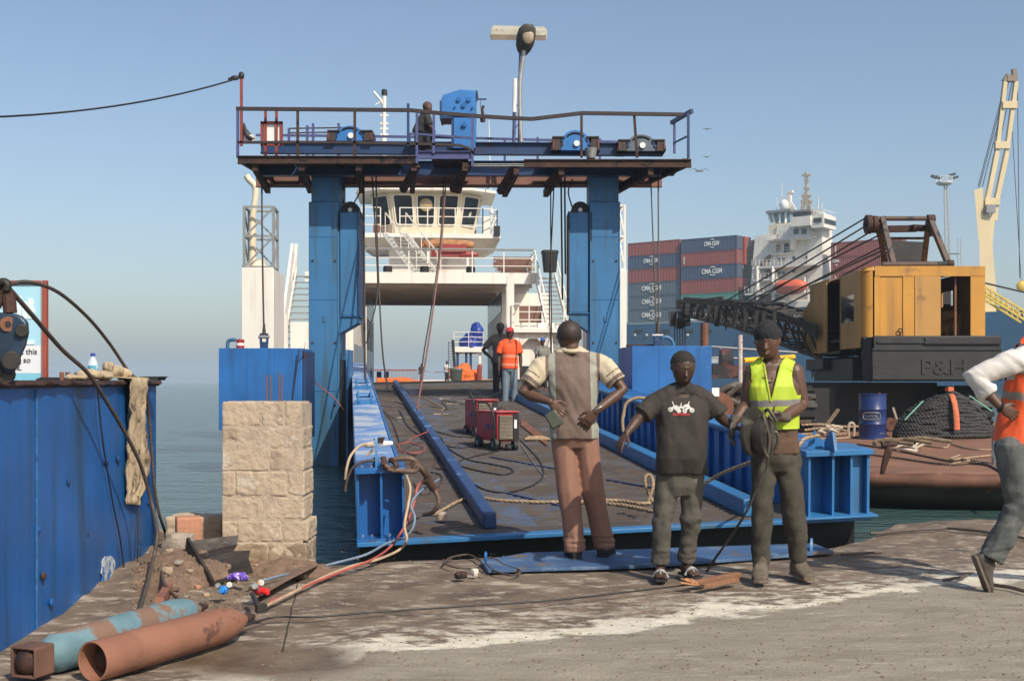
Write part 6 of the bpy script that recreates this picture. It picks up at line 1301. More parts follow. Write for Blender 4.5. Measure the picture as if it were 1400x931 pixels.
mb = MB(); prismpx(mb, [(x - 3, y + 2) for x, y in ol], Yh + .09, .04); mb.build('cheek_plate', m_black, t, bevel=.01)
mb = MB(); mb.cyl(hp(30, 452, -.02), hp(30, 452, .0), .035, n=18); mb.cyl(hp(15, 493, -.03), hp(15, 493, .0), .05, n=18); mb.cyl(hp(8, 512, 0.02), hp(8, 512, .12), .05, n=14); mb.build('pin', m_grease, t, bevel=.005)
mb = MB(); mb.cyl(hp(11, 443, -.008), hp(11, 443, 0), .04, n=20); mb.build('pin_washer', m_rust, t)
mb = MB(); mb.cyl(hp(11, 443, -.012), hp(11, 443, -.008), .016, n=12); mb.build('pin_hole', m_black, t)
mb = MB(); mb.cyl(hp(0, 428, .06), hp(0, 515, .06), .06, n=10); mb.build('axle_housing', m_black, t)
mb = MB(); mb.tube([hp(14, 428, .03), hp(12, 408, .03), hp(8, 393, .03)], [.035, .035, .025], 10); mb.tube([hp(-4, 420, .03), hp(3, 405, .03), hp(6, 390, .03)], .022, 8); mb.build('wire_socket', m_rustst, t)
mb = MB(); mb.tube(catmull([hp(-6, 396), hp(-2, 388), hp(5, 385), hp(11, 389), hp(9, 397)]), .02, 8); mb.build('rope_eye', m_grease, t)
m_cab = M('cable_brown', (.075, .055, .042), .6, var=.3, vs=25, bump=.3, bs=60)
def cable(pts, r, label, mat=None, cat='cable', name='cable', group=None, n=8):
 mb = MB(); mb.tube(catmull(pts, 10), r, n); return one(mb, name, mat or m_cab, label, cat, group, smooth=80)
cable([P(8, 390, 6.2), P(40, 386, 6.6), P(80, 400, 7.3), P(120, 434, 8.0), P(150, 470, 8.5), P(176, 508, 8.8), TS(186, 525, .05), TS(192, 545, .05), TS(197, 575, .04), TS(199, 620, .05), TS(200, 660, .06), TS(203, 700, .08), TS(207, 740, .12), G(222, 790, .10), G(246, 822, .08)], .012, 'upper brown cable arching from the block over the rag and down the tank')
cable([P(7, 388, 6.2), P(45, 432, 6.5), P(85, 478, 7.0), P(120, 510, 7.3), P(145, 548, 7.6), P(170, 590, 7.9), P(192, 635, 8.15), P(208, 690, 8.3), P(215, 730, 8.1), P(207, 775, 7.9), G(190, 835, .09), G(178, 848, .05)], .013, 'lower brown cable hanging straight from the block and looping beside the tank foot')
cable([TS(127, 530, .03), TS(134, 600, .03), TS(147, 680, .03), TS(157, 740, .04), TS(164, 800, .04)], .006, 'thin dark cable hanging down the tank face left of the rag', m_grease)
cable([TS(183, 688, .03), TS(181, 740, .04), TS(180, 790, .04)], .005, 'thin short cord hanging below the rag on the tank face', m_grease)
Ys = 10.6; t = thing('sign_board', 'pale blue and white sign in a red-brown frame behind the tank', 'sign', P(20, 530, Ys))
m_redfr = M('sign_frame_red', (.30, .065, .04), .6, var=.15)
mb = MB(); mb.mm(P(57, 560, Ys - .03), P(66.5, 384, Ys + .03)); mb.mm(P(-60, 388.5, Ys - .02), P(56.8, 384, Ys + .02)); mb.mm(P(-70, 620, Ys - .03), P(-60.2, 384, Ys + .03)); mb.build('frame', m_redfr, t, bevel=.004)
mb = MB(); mb.mm(P(-60, 472, Ys), P(56.6, 388.8, Ys + .015)); mb.build('blue_panel', M('sign_pale_blue', (.38, .66, .78), .5, var=.05, vs=1, patch=[((.66, .80, .86), .58, 2.2)]), t)
mb = MB(); mb.mm(P(-60, 510, Ys), P(56.6, 472.3, Ys + .015)); mb.build('white_panel', M('sign_white', (.72, .74, .76), .5, var=.03), t)
mb = MB(); mb.mm(P(-60, 530, Ys), P(56.6, 510.3, Ys + .015)); mb.build('blue_strip', M('sign_strip', (.22, .55, .68), .5), t)
mt_ = M('sign_text', (.09, .09, .10), .7)
for body, px, py in (('at this', 51, 484), ('g so', 42, 495.5), ('sk.', 30, 506)):
 text('lettering', body, mt_, P(px, py, Ys - .004), X, Z, 7.6 * Ys / F, t, .003, 'RIGHT')
for body, px, py, h_ in (('THAT', 48, 471.5, 6), ('W', 48, 433, 22)):
 if body == 'THAT': pass
mb = MB()
for px, y0, y1, w_ in ((42, 408, 436, 3.5), (34, 412, 436, 4), (26, 405, 436, 3), (39, 465, 471, 8)): mb.mm(P(px - w_, y1, Ys - .006), P(px + w_, y0, Ys - .001))
mb.build('faded_letters', M('faded_white', (.70, .80, .84), .6), t)
m_block = M('coral_block', (.43, .34, .245), .95, var=.13, vs=3.5, bump=.6, bs=26, patch=[((.50, .43, .34), .58, 3), ((.25, .19, .13), .66, 6)], streak=((.27, .21, .15), .35, 7), speck=((.14, .10, .07), .70, 28))
m_mort = M('grey_mortar', (.42, .34, .25), .95, var=.2, vs=9, bump=.6, bs=35)
Yb = 8.95; pil = thing('block_pillar', 'weathered tan block pillar standing at the edge of the quay', 'pillar', P(367, 780, Yb + .2))
bx0, bx1 = GX(303, Yb), GX(415, Yb); rows_y = [548, 583, 614, 644, 679, 711, 741, 774]
mbm = MB(); mbm.mm((bx0 + .006, Yb + .001, -.12), (bx1 - .006, Yb + .40, GZ(552, Yb)))
mbm.build('mortar_core', m_mort, pil)
splits = [[303, 357, 389, 415], [303, 327, 390, 415], [303, 368, 415], [303, 322, 392, 415], [303, 362, 415], [303, 324, 386, 415], [303, 366, 415]]
m_blockd = M('damp_coral_block', (.27, .20, .13), .9, var=.25, vs=3.5, bump=.6, bs=26, patch=[((.40, .33, .24), .56, 4)])
rb = random.Random(5)
for r_ in range(7):
 z1, z0 = GZ(rows_y[r_], Yb) - .005, GZ(rows_y[r_ + 1], Yb) + .006
 if r_ == 6: z0 = -.12
 for a, b_ in zip(splits[r_], splits[r_][1:]):
  xa, xb = GX(a, Yb) + .0035, GX(b_, Yb) - .0035
  if r_ == 0 and b_ == 415: xb -= .035
  if xb - xa < .02: continue
  mb = MB(); off = rb.uniform(-.003, .003); mb.mm((xa, Yb + off - .004, z0), (xb + ((.012 if r_ < 3 else .03) if b_ == 415 else 0) * rb.uniform(.2, 1.5), Yb + .41, z1))
  me = remesh(mb, .009, 1, .4)
  mesh_obj(me, 'block', [m_block, m_blockd], pil, matfn=(lambda c, n: 1 if c.z < .14 + .05 * noise.noise(c * 7) else 0), disp=lambda p: .006 * noise.noise(p * 9) + .007 * min(0, noise.noise(p * 22 + V((4, 0, 0)))) * 1.6 - .001 + (-.05 * max(0, .06 - (p - V((GX(314, Yb), Yb, GZ(609, Yb)))).length) / .06 if 1 else 0) - .035 * max(0, 1 - (p - V((GX(406, Yb), Yb, GZ(652, Yb)))).length / .05) - .04 * max(0, 1 - (p - V((GX(404, Yb), Yb, GZ(667, Yb)))).length / .035))
for i, px in enumerate((365, 369, 380.5, 384)):
 mb = MB(); c = V((GX(px, 9.12), 9.12 + .02 * (i % 2), GZ(552, Yb))); mb.tube([c - Z * .1, V((c.x + .004 * (i - 1), c.y, GZ(513 - (i == 2) * 4, 9.12)))], .0055, 6); one(mb, 'rebar', m_rust, ['left rod of the left pair of rebars on the pillar top', 'right rod of the left pair of rebars on the pillar top', 'left rod of the right, taller pair of rebars on the pillar top', 'right rod of the right pair of rebars on the pillar top'][i], 'rebar', 'rusty rebars sticking out of the pillar')
def stone(c, s, mat, label=None, name='rubble_stone', group=None, seed=0, B=None, cat='stone', fl=.5):
 mb = MB(); B = B or yaw(seed * 1.3); mb.ell(c, s, B, 14, 10)
 for i, v in enumerate(mb.v):
  d = (v - V(c)); k = 1 + .30 * noise.noise(V((d.x * 2.5 / s[0], d.y * 2.5 / s[1], d.z * 2.5 / s[2] + seed)) * .7); d2 = d * k
  for ax, ss in zip(B, s):
   q_ = d2.dot(ax); lim = ss * .72
   if abs(q_) > lim: d2 -= ax * (q_ - math.copysign(lim + (abs(q_) - lim) * .25, q_))
  mb.v[i] = V(c) + d2
 return one(mb, name, mat, label, cat, group, smooth=30)
mb = MB(); mb.mm((GX(226, 9.3), 9.3, -.15), (GX(303, 9.3), 9.62, GZ(707, 9.3)))
me = remesh(mb, .014, 2); mesh_obj(me, 'low_wall', [m_block], None, org=(-2.6, 9.4, -.1), disp=lambda p: .016 * noise.noise(p * 8) + .01 * noise.noise(p * 25)); setp(bpy.data.objects['low_wall'], 'broken low block wall between the blue tank and the pillar', 'wall')
m_brick = M('red_brick', (.42, .20, .12), .85, var=.15, vs=6, bump=.4, bs=30, patch=[((.50, .30, .2), .62, 6)])
mb = MB(); mb.box(V((GX(258, 8.95), 8.95, GZ(722, 8.95))), (.19, .16, .18), yaw(.35)); one(mb, 'clay_brick', m_brick, 'large orange-brown brick standing on the rubble before the low wall', 'brick', bevel=.012)
stone(P(244, 747, 8.7), (.13, .13, .13), M('limewashed_stone', (.30, .25, .2), .95, var=.3, vs=8, bump=.6, patch=[((.55, .52, .47), .56, 9)]), 'pale lime-stained block under the orange brick', seed=1, cat='stone block')
m_burn = M('burnt_steel', (.045, .037, .032), .55, metal=.4, var=.5, vs=6, bump=.4, bs=20, patch=[((.13, .055, .03), .62, 8), ((.2, .17, .15), .72, 12)])
def channel_iron(p, q, w, h, tilt, label):
 p, q = V(p), V(q); d = (q - p).normalized(); u = (V((0, -math.cos(tilt), math.sin(tilt)))); u = (u - d * u.dot(d)).normalized(); v = d.cross(u)
 mb = MB(); c = (p + q) / 2; L = (q - p).length
 mb.box(c, (w, L, .012), (u, d, v)); mb.box(c + u * (w / 2 - .006) + v * h / 2 * -1, (.012, L, h), (u, d, v)); mb.box(c - u * (w / 2 - .006) + v * h / 2 * -1, (.012, L, h), (u, d, v))
 return one(mb, 'steel_channel', m_burn, label, 'steel channel', 'scorched steel channels in the rubble', bevel=.003)
def anglepx(o1, o2, o3, o4, Ya, Yb_, label):
 mb = MB(); return mb
m1 = MB()
def fold(pts, Ys_, th, label):
 """folded plate given as a section polyline at its left end and the same at its right end"""
 l = [P(a, b, y) for a, b, y in pts]; r = [P(a, b, y) for a, b, y in Ys_]; mb = MB()
 for i in range(len(l) - 1):
  a, b_, c, d = l[i], r[i], r[i + 1], l[i + 1]; n_ = (b_ - a).cross(d - a).normalized() * th; mb.hexa([a, b_, c, d, a + n_, b_ + n_, c + n_, d + n_])
 return one(mb, 'steel_channel', m_burn, label, 'steel channel', 'scorched steel channels in the rubble')
fold([(254, 740, 8.45), (264, 756, 8.4), (268, 766, 8.25)], [(326, 731, 8.6), (324, 744, 8.55), (318, 752, 8.4)], .012, 'scorched steel channel lying higher, against the pillar foot')
fold([(268, 767, 8.24), (280, 772, 8.2), (282, 789, 8.1), (290, 800, 7.95)], [(318, 753, 8.39), (342, 752, 8.5), (340, 764, 8.4), (346, 780, 8.2)], .012, 'scorched steel channel lying lower, nearest the gas regulators')
mb = MB(); mb.beam(P(256, 742, 8.43), P(290, 800, 7.93), .02, .09); one(mb, 'steel_bar', m_burn, 'scorched flat bar at the left ends of the steel channels', 'bar')
m_rub = [M('rubble_brown', (.17, .11, .075), .95, var=.3, vs=8, bump=.5), M('rubble_tan', (.36, .27, .19), .95, var=.25, vs=8, bump=.5), m_brick, M('rubble_grey', (.28, .25, .21), .95, var=.25, vs=8, bump=.5)]
mb = MB(); mb.ell((GX(262, 8.4), 8.45, -.02), (.42, .55, .20)); mb.ell((GX(238, 8), 8.0, -.02), (.28, .4, .12)); mb.ell((GX(385, 8.8), 8.75, -.04), (.42, .25, .09))
me = remesh(mb, .012, 2); mesh_obj(me, 'rubble_mound', [m_rub[0]], None, org=(-2.4, 8.4, 0), disp=lambda p: .03 * noise.noise(p * 5) + .022 * noise.noise(p * 14) + .012 * noise.noise(p * 37)); setp(bpy.data.objects['rubble_mound'], 'mound of earth and crushed masonry below the pillar', 'earth mound', None, 'stuff')
_mo = bpy.data.objects['rubble_mound']; _mb = BVHTree.FromPolygons([v.co + V(_mo.location) for v in _mo.data.vertices], [tuple(p.vertices) for p in _mo.data.polygons])
def hz(x, y):
 h_ = _mb.ray_cast(V((x, y, 2)), V((0, 0, -1))); g_ = gz(x, y); return max(g_, h_[0].z) if h_[0] else g_
rg = random.Random(11); k = 0
for (px, py, s_) in [(232, 772, .05), (245, 785, .06), (258, 790, .05), (270, 795, .05), (282, 800, .045), (240, 800, .04), (252, 806, .05), (266, 808, .035), (228, 790, .06), (222, 806, .05), (212, 815, .04), (288, 790, .05), (235, 815, .035), (300, 812, .03), (350, 768, .04), (340, 772, .03), (362, 776, .04), (333, 778, .025), (395, 776, .035), (415, 772, .04), (425, 764, .05), (404, 768, .03), (196, 826, .03), (186, 832, .03)]:
 gg = G(px, py, .06); s1_ = s_ * rg.uniform(.4, .75)
 stone(gg + Z * (hz(gg.x, gg.y) - .06 + s1_ * .3), (s1_ * rg.uniform(.9, 1.5), s1_, s1_ * rg.uniform(.5, .8)), m_rub[rg.choice((0, 0, 1, 1, 3, 2))], ('lump of rubble by the foot of the pillar' if px > 320 else 'lump of rubble between the blue tank and the pillar'), group='rubble by the foot of the pillar' if px > 320 else 'rubble between tank and pillar', seed=k); k += 1
mb = MB()
for i in range(2600):
 px, py = rg.uniform(180, 330), rg.uniform(735, 850);
 gg = G(px, py, .03); s_ = rg.uniform(.003, .008) * (2.2 if rg.random() < .06 else 1); z_ = hz(gg.x, gg.y) + s_ * .3
 mb.box(V((gg.x, gg.y, z_)), (s_ * 2, s_ * 1.6, s_), (yaw(rg.uniform(0, 3))))
for i in range(1300):
 px, py = rg.uniform(350, 1500), rg.uniform(752, 935); gg = G(px, py, -.02); s_ = rg.uniform(.002, .007) * (1.4 if rg.random() < .1 else 1); mb.box(V((gg.x, gg.y, gz(gg.x, gg.y) + .001)), (s_ * 2, s_ * 1.6, s_), (yaw(rg.uniform(0, 3))))
one(mb, 'gravel_debris', M('debris_brown', (.21, .15, .105), .95, var=.4, vs=6), 'small chips and gravel scattered over the slipway', 'gravel', None, 'stuff')
mb = MB(); mb.beam(G(218, 822, .14), P(236, 795, 8.2), .05, .05); one(mb, 'rusty_bar', M('rust_red_bar', (.25, .10, .06), .8, var=.3, vs=8), 'short rust-red pipe in the rubble at the tank foot', 'pipe')
stone(G(178, 842, .06), (.035, .03, .03), m_rub[3], 'pale stone wedged between the tank and the blue cylinder', seed=40)
mb = MB(); mb.hexa([G(345, 822, -.05), G(392, 795, -.05), G(436, 776, -.05), G(410, 778, -.05), G(350, 818, .03), G(396, 792, .045), G(436, 772, .05), G(404, 776, .05)]); one(mb, 'concrete_slab', m_rub[0], 'cracked dark concrete slab wedged at the pillar foot', 'slab', bevel=.01)
m_cylr = M('cylinder_rust', (.235, .105, .065), .8, var=.2, vs=2.5, bump=.25, bs=25, patch=[((.11, .05, .035), .62, 5), ((.33, .20, .15), .70, 9)], speck=((.08, .04, .03), .74, 20))
m_cylb = M('cylinder_pale_blue', (.13, .235, .27), .75, var=.3, vs=3, bump=.3, bs=25, patch=[((.20, .12, .08), .50, 3.0), ((.10, .06, .045), .66, 6)])
def cylinder(p, q_, r, mat, label, square=False):
 p, q_ = V(p), V(q_); d = (q_ - p).normalized(); L = (q_ - p).length; u = d.cross(Z).normalized(); v = u.cross(d); B = (u, v, d)
 t = thing('gas_cylinder', label, 'gas cylinder', V(((p + q_) / 2).to_tuple()) - Z * r, 'gas cylinders on the ground')
 mb = MB(); prof = [(r * .55, .04), (r * .9, .10), (r, .20), (r, L * .42), (r * 1.006, L * .425), (r, L * .43), (r, L - .26), (r * .96, L - .19), (r * .82, L - .11), (r * .55, L - .045), (r * .33, L - .01), (r * .30, L)]
 mb.lathe(p, [(r * .3, .10)] + [(a, h if h > .15 else h + .08) for a, h in prof], B, 36); mb.build('cylinder_body', mat, t, smooth=50)
 mb = MB()
 if square:
  for s1_, a_, b_ in ((1, u, v), (-1, u, v), (1, v, u), (-1, v, u)): mb.box(p + a_ * (s1_ * r * .70) + d * .05, (.012, r * 1.42, .13), (a_, b_, d))
 else:
  mb.tube([p - d * .03 + (d * .23) * t for t in (0, .3, 1)], [r * .97, r * .99, r * 1.003], 36, caps=False); mb.tube([p - d * .03 + (d * .23) * t for t in (0, 1)], r * .90, 36, caps=False); mb.tube([p - d * .03 + u * (r * .935 * math.cos(R(a))) + v * (r * .935 * math.sin(R(a))) for a in range(0, 360, 10)], .0065, 6, closed=True)
 mb.build('foot_ring', mat if not square else M('rusty_square_foot', (.13, .065, .045), .8, var=.3, vs=6), t, smooth=40, bevel=.004)
 mb = MB(); mb.ell(p + d * (.07 if not square else .03), (r * .72, r * .72, .06), B); mb.build('dished_base', m_rustst, t)
 mb = MB(); mb.lathe(q_ - d * .005, [(r * .30, 0), (r * .30, .04), (.016, .045), (.016, .09)], B, 20); mb.build('valve_neck', m_rustst, t)
 return t
rc = .098
pa = P(140, 905, 5.42); pb = P(346, 850, 6.45)
def onground(px, py, r):  # centre of a lying cylinder whose centre shows at px,py
 Y = (H + .02 - r) * F / (py - HY); return V(((px - CX) * Y / F, Y, r - .02))
cylinder(onground(134, 902, rc), onground(333, 846, rc), rc, m_cylr, 'rust-brown gas cylinder lying in front, nearest the camera')
cylinder(onground(34, 905, rc * .98) , onground(270, 832, rc * .98) + Z * .0, rc * .98, m_cylb, 'pale blue and rust gas cylinder lying against the tank', True)
m_brass = M('brass', (.45, .28, .08), .35, metal=.8, var=.2)
def regulator(c, col, label, B, size=1.0):
 t = thing('gas_regulator', label, 'gas regulator', c - Z * .03)
 mb = MB(); mb.lathe(c, [(.028 * size, -.03 * size), (.036 * size, -.02 * size), (.036 * size, .015 * size), (.02 * size, .03 * size)], B, 20); mb.build('regulator_body', M('regulator_%s' % col[0], col[1], .35), t)
 mb = MB(); mb.lathe(c, [(.02 * size, .03 * size), (.022 * size, .035 * size), (.024 * size, .075 * size), (.02 * size, .08 * size)], B, 10); mb.build('knob', M('knob_%s' % col[0], col[2], .4), t)
 for i, s_ in enumerate((-1, 1)):
  g = c + B[0] * (s_ * .045 * size) + Z * .035 * size; d = V((.25 * s_, -.9, .35)).normalized(); u = d.cross(Z).normalized(); mb = MB(); mb.lathe(g, [(.022 * size, -.01), (.024 * size, .008), (.022 * size, .012)], (u, d.cross(u), d), 20); ga = mb.build('gauge', m_galv, t); mb = MB(); mb.lathe(g, [(.018 * size, .0121), (.018 * size, .0135)], (u, d.cross(u), d), 20); mb.build('gauge_face', M('gauge_face_dull', (.36, .36, .34), .3), ga)
 mb = MB(); mb.tube([c - B[2] * .03, c - B[2] * .07 * size], .014 * size, 8); mb.tube([c + B[1] * .02, c + B[1] * .06 * size + B[0] * .01], .009 * size, 8); mb.box(c - B[2] * .05 * size, (.03 * size, .03 * size, .02 * size), B); mb.build('brass_fitting', m_brass, t)
 return t
b1 = (V((.8, .3, .5)).normalized(), V((0, 0, 0)), V((-.1, -1, -.1)).normalized()); b1 = (V((.98, -.1, .1)).normalized(), V((0, .1, 1)).normalized(), V((.0, -1, .1)).normalized())
regulator(P(306, 806, 7.5), ('blue', (.02, .18, .55), (.03, .25, .65)), 'bright blue gas regulator with two round gauges behind the cylinders', b1, .8)
b2 = (V((.2, .97, .1)).normalized(), V((-.1, 0, 1)).normalized(), V((.97, -.25, -.15)).normalized())
regulator(P(353, 806, 7.45), ('red', (.30, .02, .02), (.75, .02, .02)), 'dark red gas regulator with a bright red knob at the hose ends', b2, .92)
mb = MB(); mb.tube(catmull([P(345, 812, 7.3), P(352, 826, 7.0), P(356, 832, 6.85)]), .016, 8); mb.box(P(357, 831, 6.85), (.06, .05, .05), yaw(.5)); one(mb, 'valve_block', m_grease, 'greasy black valve on the neck of the rusty cylinder', 'valve')
mb = MB()
rg2 = random.Random(2)
for i in range(5): a = P(316 + i * 4.5, 790 - (i % 2) * 5, 7.9); mb.box(a, (.05, .04, .03), yaw(i * 1.1))
me = remesh(mb, .008, 2); mesh_obj(me, 'plastic_wrapper', [M('purple_wrapper', (.16, .08, .5), .25, var=.3, vs=20, patch=[((.7, .7, .75), .55, 25)])], None, org=P(322, 793, 7.9), disp=lambda p: .012 * noise.noise(p * 40)); setp(bpy.data.objects['plastic_wrapper'], 'shiny purple and white plastic wrapper in the rubble', 'wrapper')
GHz = lambda px, py, z=.01: G(px, py, z)
m_hred, m_hblue, m_htan = M('hose_red', (.38, .085, .07), .6, var=.2, vs=10), M('hose_grey_blue', (.16, .22, .30), .6, var=.2, vs=10), M('hose_tan', (.42, .31, .20), .7, var=.2, vs=10)
RQ = lambda u, v, h=.0: RP(u, v, h)
hend = lambda px, py, Y: P(px, py, Y)
cable([P(370, 822, 7.3), GHz(395, 812), GHz(430, 796), GHz(470, 780), GHz(510, 764, .03), hend(533, 748, 9.55), hend(548, 728, 9.6), hend(560, 706, 9.65), hend(566, 688, 9.7), hend(575, 660, 9.9), RP(.78, 1.0, .25)], .0105, 'red gas hose from the red regulator up to the ramp corner', m_hred, 'hose', 'gas_hose', 'gas hoses running over the quay edge')
cable([P(340, 802, 7.9), GHz(375, 789), GHz(420, 779), GHz(460, 769), GHz(500, 758, .06), hend(530, 742, 9.55), hend(552, 735, 9.5), hend(564, 722, 9.5), hend(567, 706, 9.55), hend(562, 690, 9.6), hend(574, 672, 9.8), hend(600, 655, 10.6)], .0105, 'grey-blue gas hose from the blue regulator up to the ramp corner', m_hblue, 'hose', 'gas_hose', 'gas hoses running over the quay edge')
cable([P(364, 828, 7.2), GHz(400, 810), GHz(440, 790), GHz(480, 774), GHz(515, 765, .02), hend(545, 752, 9.45), hend(556, 738, 9.4), hend(553, 718, 9.45), hend(558, 690, 9.55), hend(561, 668, 9.65), hend(556, 650, 9.75)], .0115, 'tan gas hose hanging from the chain on the ramp corner', m_htan, 'hose', 'gas_hose', 'gas hoses running over the quay edge')
cable([GHz(300, 868), GHz(350, 850), GHz(380, 843), GHz(430, 843), GHz(520, 836), GHz(640, 828), GHz(760, 820), GHz(900, 804), GHz(990, 793)], .006, 'thin black cable lying across the brown slipway', m_grease, 'cable')
m_sling = M('sling_brown', (.13, .085, .06), .6, var=.35, vs=18, bump=.3, bs=50)
t = thing('shackled_sling', 'thick brown wire sling shackled to the pad eye on the ramp corner', 'sling', P(540, 640, 9.85))
mb = MB(); mb.tube(catmull([P(524, 627, 9.9), P(530, 640, 9.8), P(545, 643, 9.8), P(566, 644, 9.8), P(572, 638, 9.8)]), .022, 10); mb.tube(catmull([P(530, 630, 9.9), P(545, 627, 9.9), P(562, 627, 9.9), P(572, 634, 9.9), P(566, 642, 9.8)]), .022, 10); mb.build('sling_loop', m_sling, t)
mb = MB(); mb.tube(catmull([P(524, 626, 9.85), P(526, 636, 9.8), P(533, 640, 9.8), P(542, 640, 9.8)]), .026, 10); mb.tube(catmull([P(534, 628, 9.85), P(541, 634, 9.8), P(540, 642, 9.8)]), .022, 10); mb.cyl(P(524, 632, 9.7), P(524, 632, 9.95), .018, n=10); mb.build('bow_shackle', M('shackle_brown', (.09, .05, .035), .5, metal=.4, var=.3), t)
mb = MB(); mb.tube(catmull([P(562, 638, 9.9), P(570, 634, 9.9), P(580, 645, 9.9), P(590, 660, 9.95)]), .03, 10); mb.tube([P(583, 654, 9.9), P(593, 668, 9.95)], [.04, .036], 10); mb.build('swaged_ferrule', MATS['shackle_brown'], t)
mb = MB(); mb.tube(catmull([P(592, 666, 9.95), P(599, 680, 9.95), P(598, 692, 9.95), P(590, 701, 10.0), P(580, 703, 10.1)]), .02, 10); mb.build('sling_tail', m_sling, t)
mb = MB(); mb.lathe(RP(.78, .75, .03), [(.05, 0), (.05, .05), (.03, .07)], n=12); one(mb, 'sling_end', M('sling_end_pale', (.33, .25, .2), .7), 'pale clenched end of the sling on the deck beside the guide beam', 'sling end')
cable([RP(.1, .6, .66), hend(515, 610, 10.4), hend(495, 608, 10.3), hend(480, 622, 10.2), hend(474, 640, 10.1), hend(472, 655, 10.1)], .012, 'pale cable with white plug looping off the left ramp box, upper loop', m_htan, 'cable', 'power_cable', 'cable loops beside the ramp corner')
cable([RP(.16, .2, .68), hend(515, 629, 9.9), hend(495, 632, 9.9), hend(482, 640, 9.9), hend(474, 658, 9.9), hend(472, 672, 9.9)], .012, 'brown cable looping off the left ramp box, lower loop', m_cab, 'cable', 'power_cable', 'cable loops beside the ramp corner')
mb = MB(); mb.tube([hend(499, 609, 10.35), hend(511, 607, 10.35)], [.02, .03], 12); one(mb, 'cable_plug', M('plug_cream', (.6, .5, .36), .5), 'cream plug on the upper cable loop at the ramp corner', 'plug')
mb = MB(); mb.tube([hend(521, 607, 10.5), hend(535, 606, 10.6)], [.03, .022], 12); one(mb, 'cable_socket', m_whitep, 'white socket lying on the ramp box beside the cream plug', 'socket')
mb = MB()
for i in range(6): mb.beam(hend(513 + i * 2, 606, 10.4), hend(514 + i * 2, 600, 10.4), .012, .012)
mb.beam(hend(511, 600, 10.4), hend(526, 598.5, 10.4), .016, .016); one(mb, 'wire_brush', m_rustst, 'small brown wire brush standing on the left ramp box', 'brush')
def D(pts, h=.012): # deck points from pixels
 out = []
 for px, py in pts:
  ray = V(((px - CX) / F, 1, (HY - py) / F)); o = V((0, 0, H)); n_ = RN; t_ = ((FL + RN * h) - o).dot(n_) / ray.dot(n_); out.append(o + ray * t_)
 return out
Gd = 'cables lying on the ramp deck'
def dc(pts, r, label, mat=m_grease, h=.014, tw=False, cat='cable', name='deck_cable', g=Gd):
 p = D(pts, h); mb = MB()
 if tw: mb.twist(p, r)
 else: mb.tube(catmull(p, 8), r, 6)
 return one(mb, name, mat, label, cat, g, smooth=80)
dc([(545, 560), (556, 580), (575, 597), (600, 615), (612, 630), (640, 640), (680, 648), (700, 646), (697, 640), (670, 634), (640, 628), (612, 612), (600, 596), (566, 570), (560, 556)], .010, 'black cable doubling back on itself along the guide beam')
dc([(548, 563), (560, 585), (590, 602), (608, 612), (605, 620), (622, 633), (617, 640), (632, 644), (628, 632), (640, 626), (700, 612)], .009, 'wavy black cable between the guide beam and the welders')
dc([(566, 583), (590, 588), (620, 596), (652, 598)], .009, 'short black cable running to the rear welder')
dc([(595, 640), (625, 646), (660, 668), (700, 672), (740, 655), (738, 630), (712, 602)], .009, 'long black cable curving round in front of the red welders')
dc([(575, 600), (600, 606), (632, 612), (690, 602)], .009, 'black cable passing under the front welder wheels')
dc([(590, 645), (604, 650), (600, 664), (578, 676), (566, 660)], .010, 'grey cable looping beside the ramp corner sling', m_cab)
dc([(540, 548), (560, 556), (590, 556), (612, 560), (604, 548), (620, 550), (650, 556)], .009, 'tangled cable behind the rear welder', m_cab)
dc([(520, 545), (545, 549), (575, 556), (606, 560), (596, 552), (570, 540)], .009, 'tan cord across the upper part of the deck', m_htan)
dc([(712, 608), (735, 640), (745, 652)], .006, 'thin grey cord right of the front welder', m_galv)
dc([(560, 604), (545, 608), (552, 618), (575, 618), (580, 612), (560, 602), (585, 590)], .009, 'red and brown cable loop hanging over the guide beam', m_hred, .16)
dc([(556, 600), (543, 609), (560, 620), (578, 620), (572, 606)], .009, 'brown cable loop beside the red one on the guide beam', m_cab, .16)
dc([(480, 546), (500, 552), (530, 556), (556, 560), (600, 600), (592, 640)], .007, 'thin line trailing from the left tower across the deck', m_cab)
dc([(700, 500 + 30), (640, 548), (560, 540)], .006, 'thin faint line high on the deck', m_galv)
dc([(592, 703), (600, 700), (640, 681), (690, 684), (740, 686), (800, 686), (850, 690), (905, 700), (918, 692), (912, 684), (880, 688), (845, 684), (800, 684)], .018, 'thick tan mooring rope lying across the ramp behind the standing men', m_rope, .022, True, 'rope', 'mooring_rope', None)
mb = MB(); p_ = D([(930, 676)], .03)[0]; mb.twist([P(895, 690, 10.8), P(884, 668, 10.8), P(882, 652, 10.8), P(890, 650, 10.8), P(893, 664, 10.7), P(886, 684, 10.7)], .016); one(mb, 'rope_eye', m_rope, 'spliced tan rope eye standing up beside the man in the dark t-shirt', 'rope', smooth=80)
mb = MB(); mb.twist([P(958, 664, 10.6), P(985, 648, 10.4), P(1020, 634, 9.9), P(1050, 625, 9.6), P(1088, 612, 10.4), P(1100, 600, 10.7), P(1120, 595, 10.9)], .018); one(mb, 'tow_rope', m_rope, 'tan rope rising from the deck behind the two men to the right ramp bracket', 'rope', smooth=80)
cable([P(852, 570, 13), P(856, 552, 13), P(870, 544, 13), P(885, 545, 13)], .018, 'tan rope loop over the right ramp rail behind the man with hands on hips', m_rope, 'rope', 'rope_loop')
cable([P(852, 590, 13), P(851, 575, 13), P(853, 562, 13)], .018, 'tan rope tail below the loop on the right ramp rail', m_rope, 'rope', 'rope_tail')
mb = MB()
for i in range(6): a = D([(718 + i * 3, 601)], .03)[0]; mb.tube(catmull([a, a + V((.08, .05, .04)), a + V((.22, .02, 0))]), .018, 6)
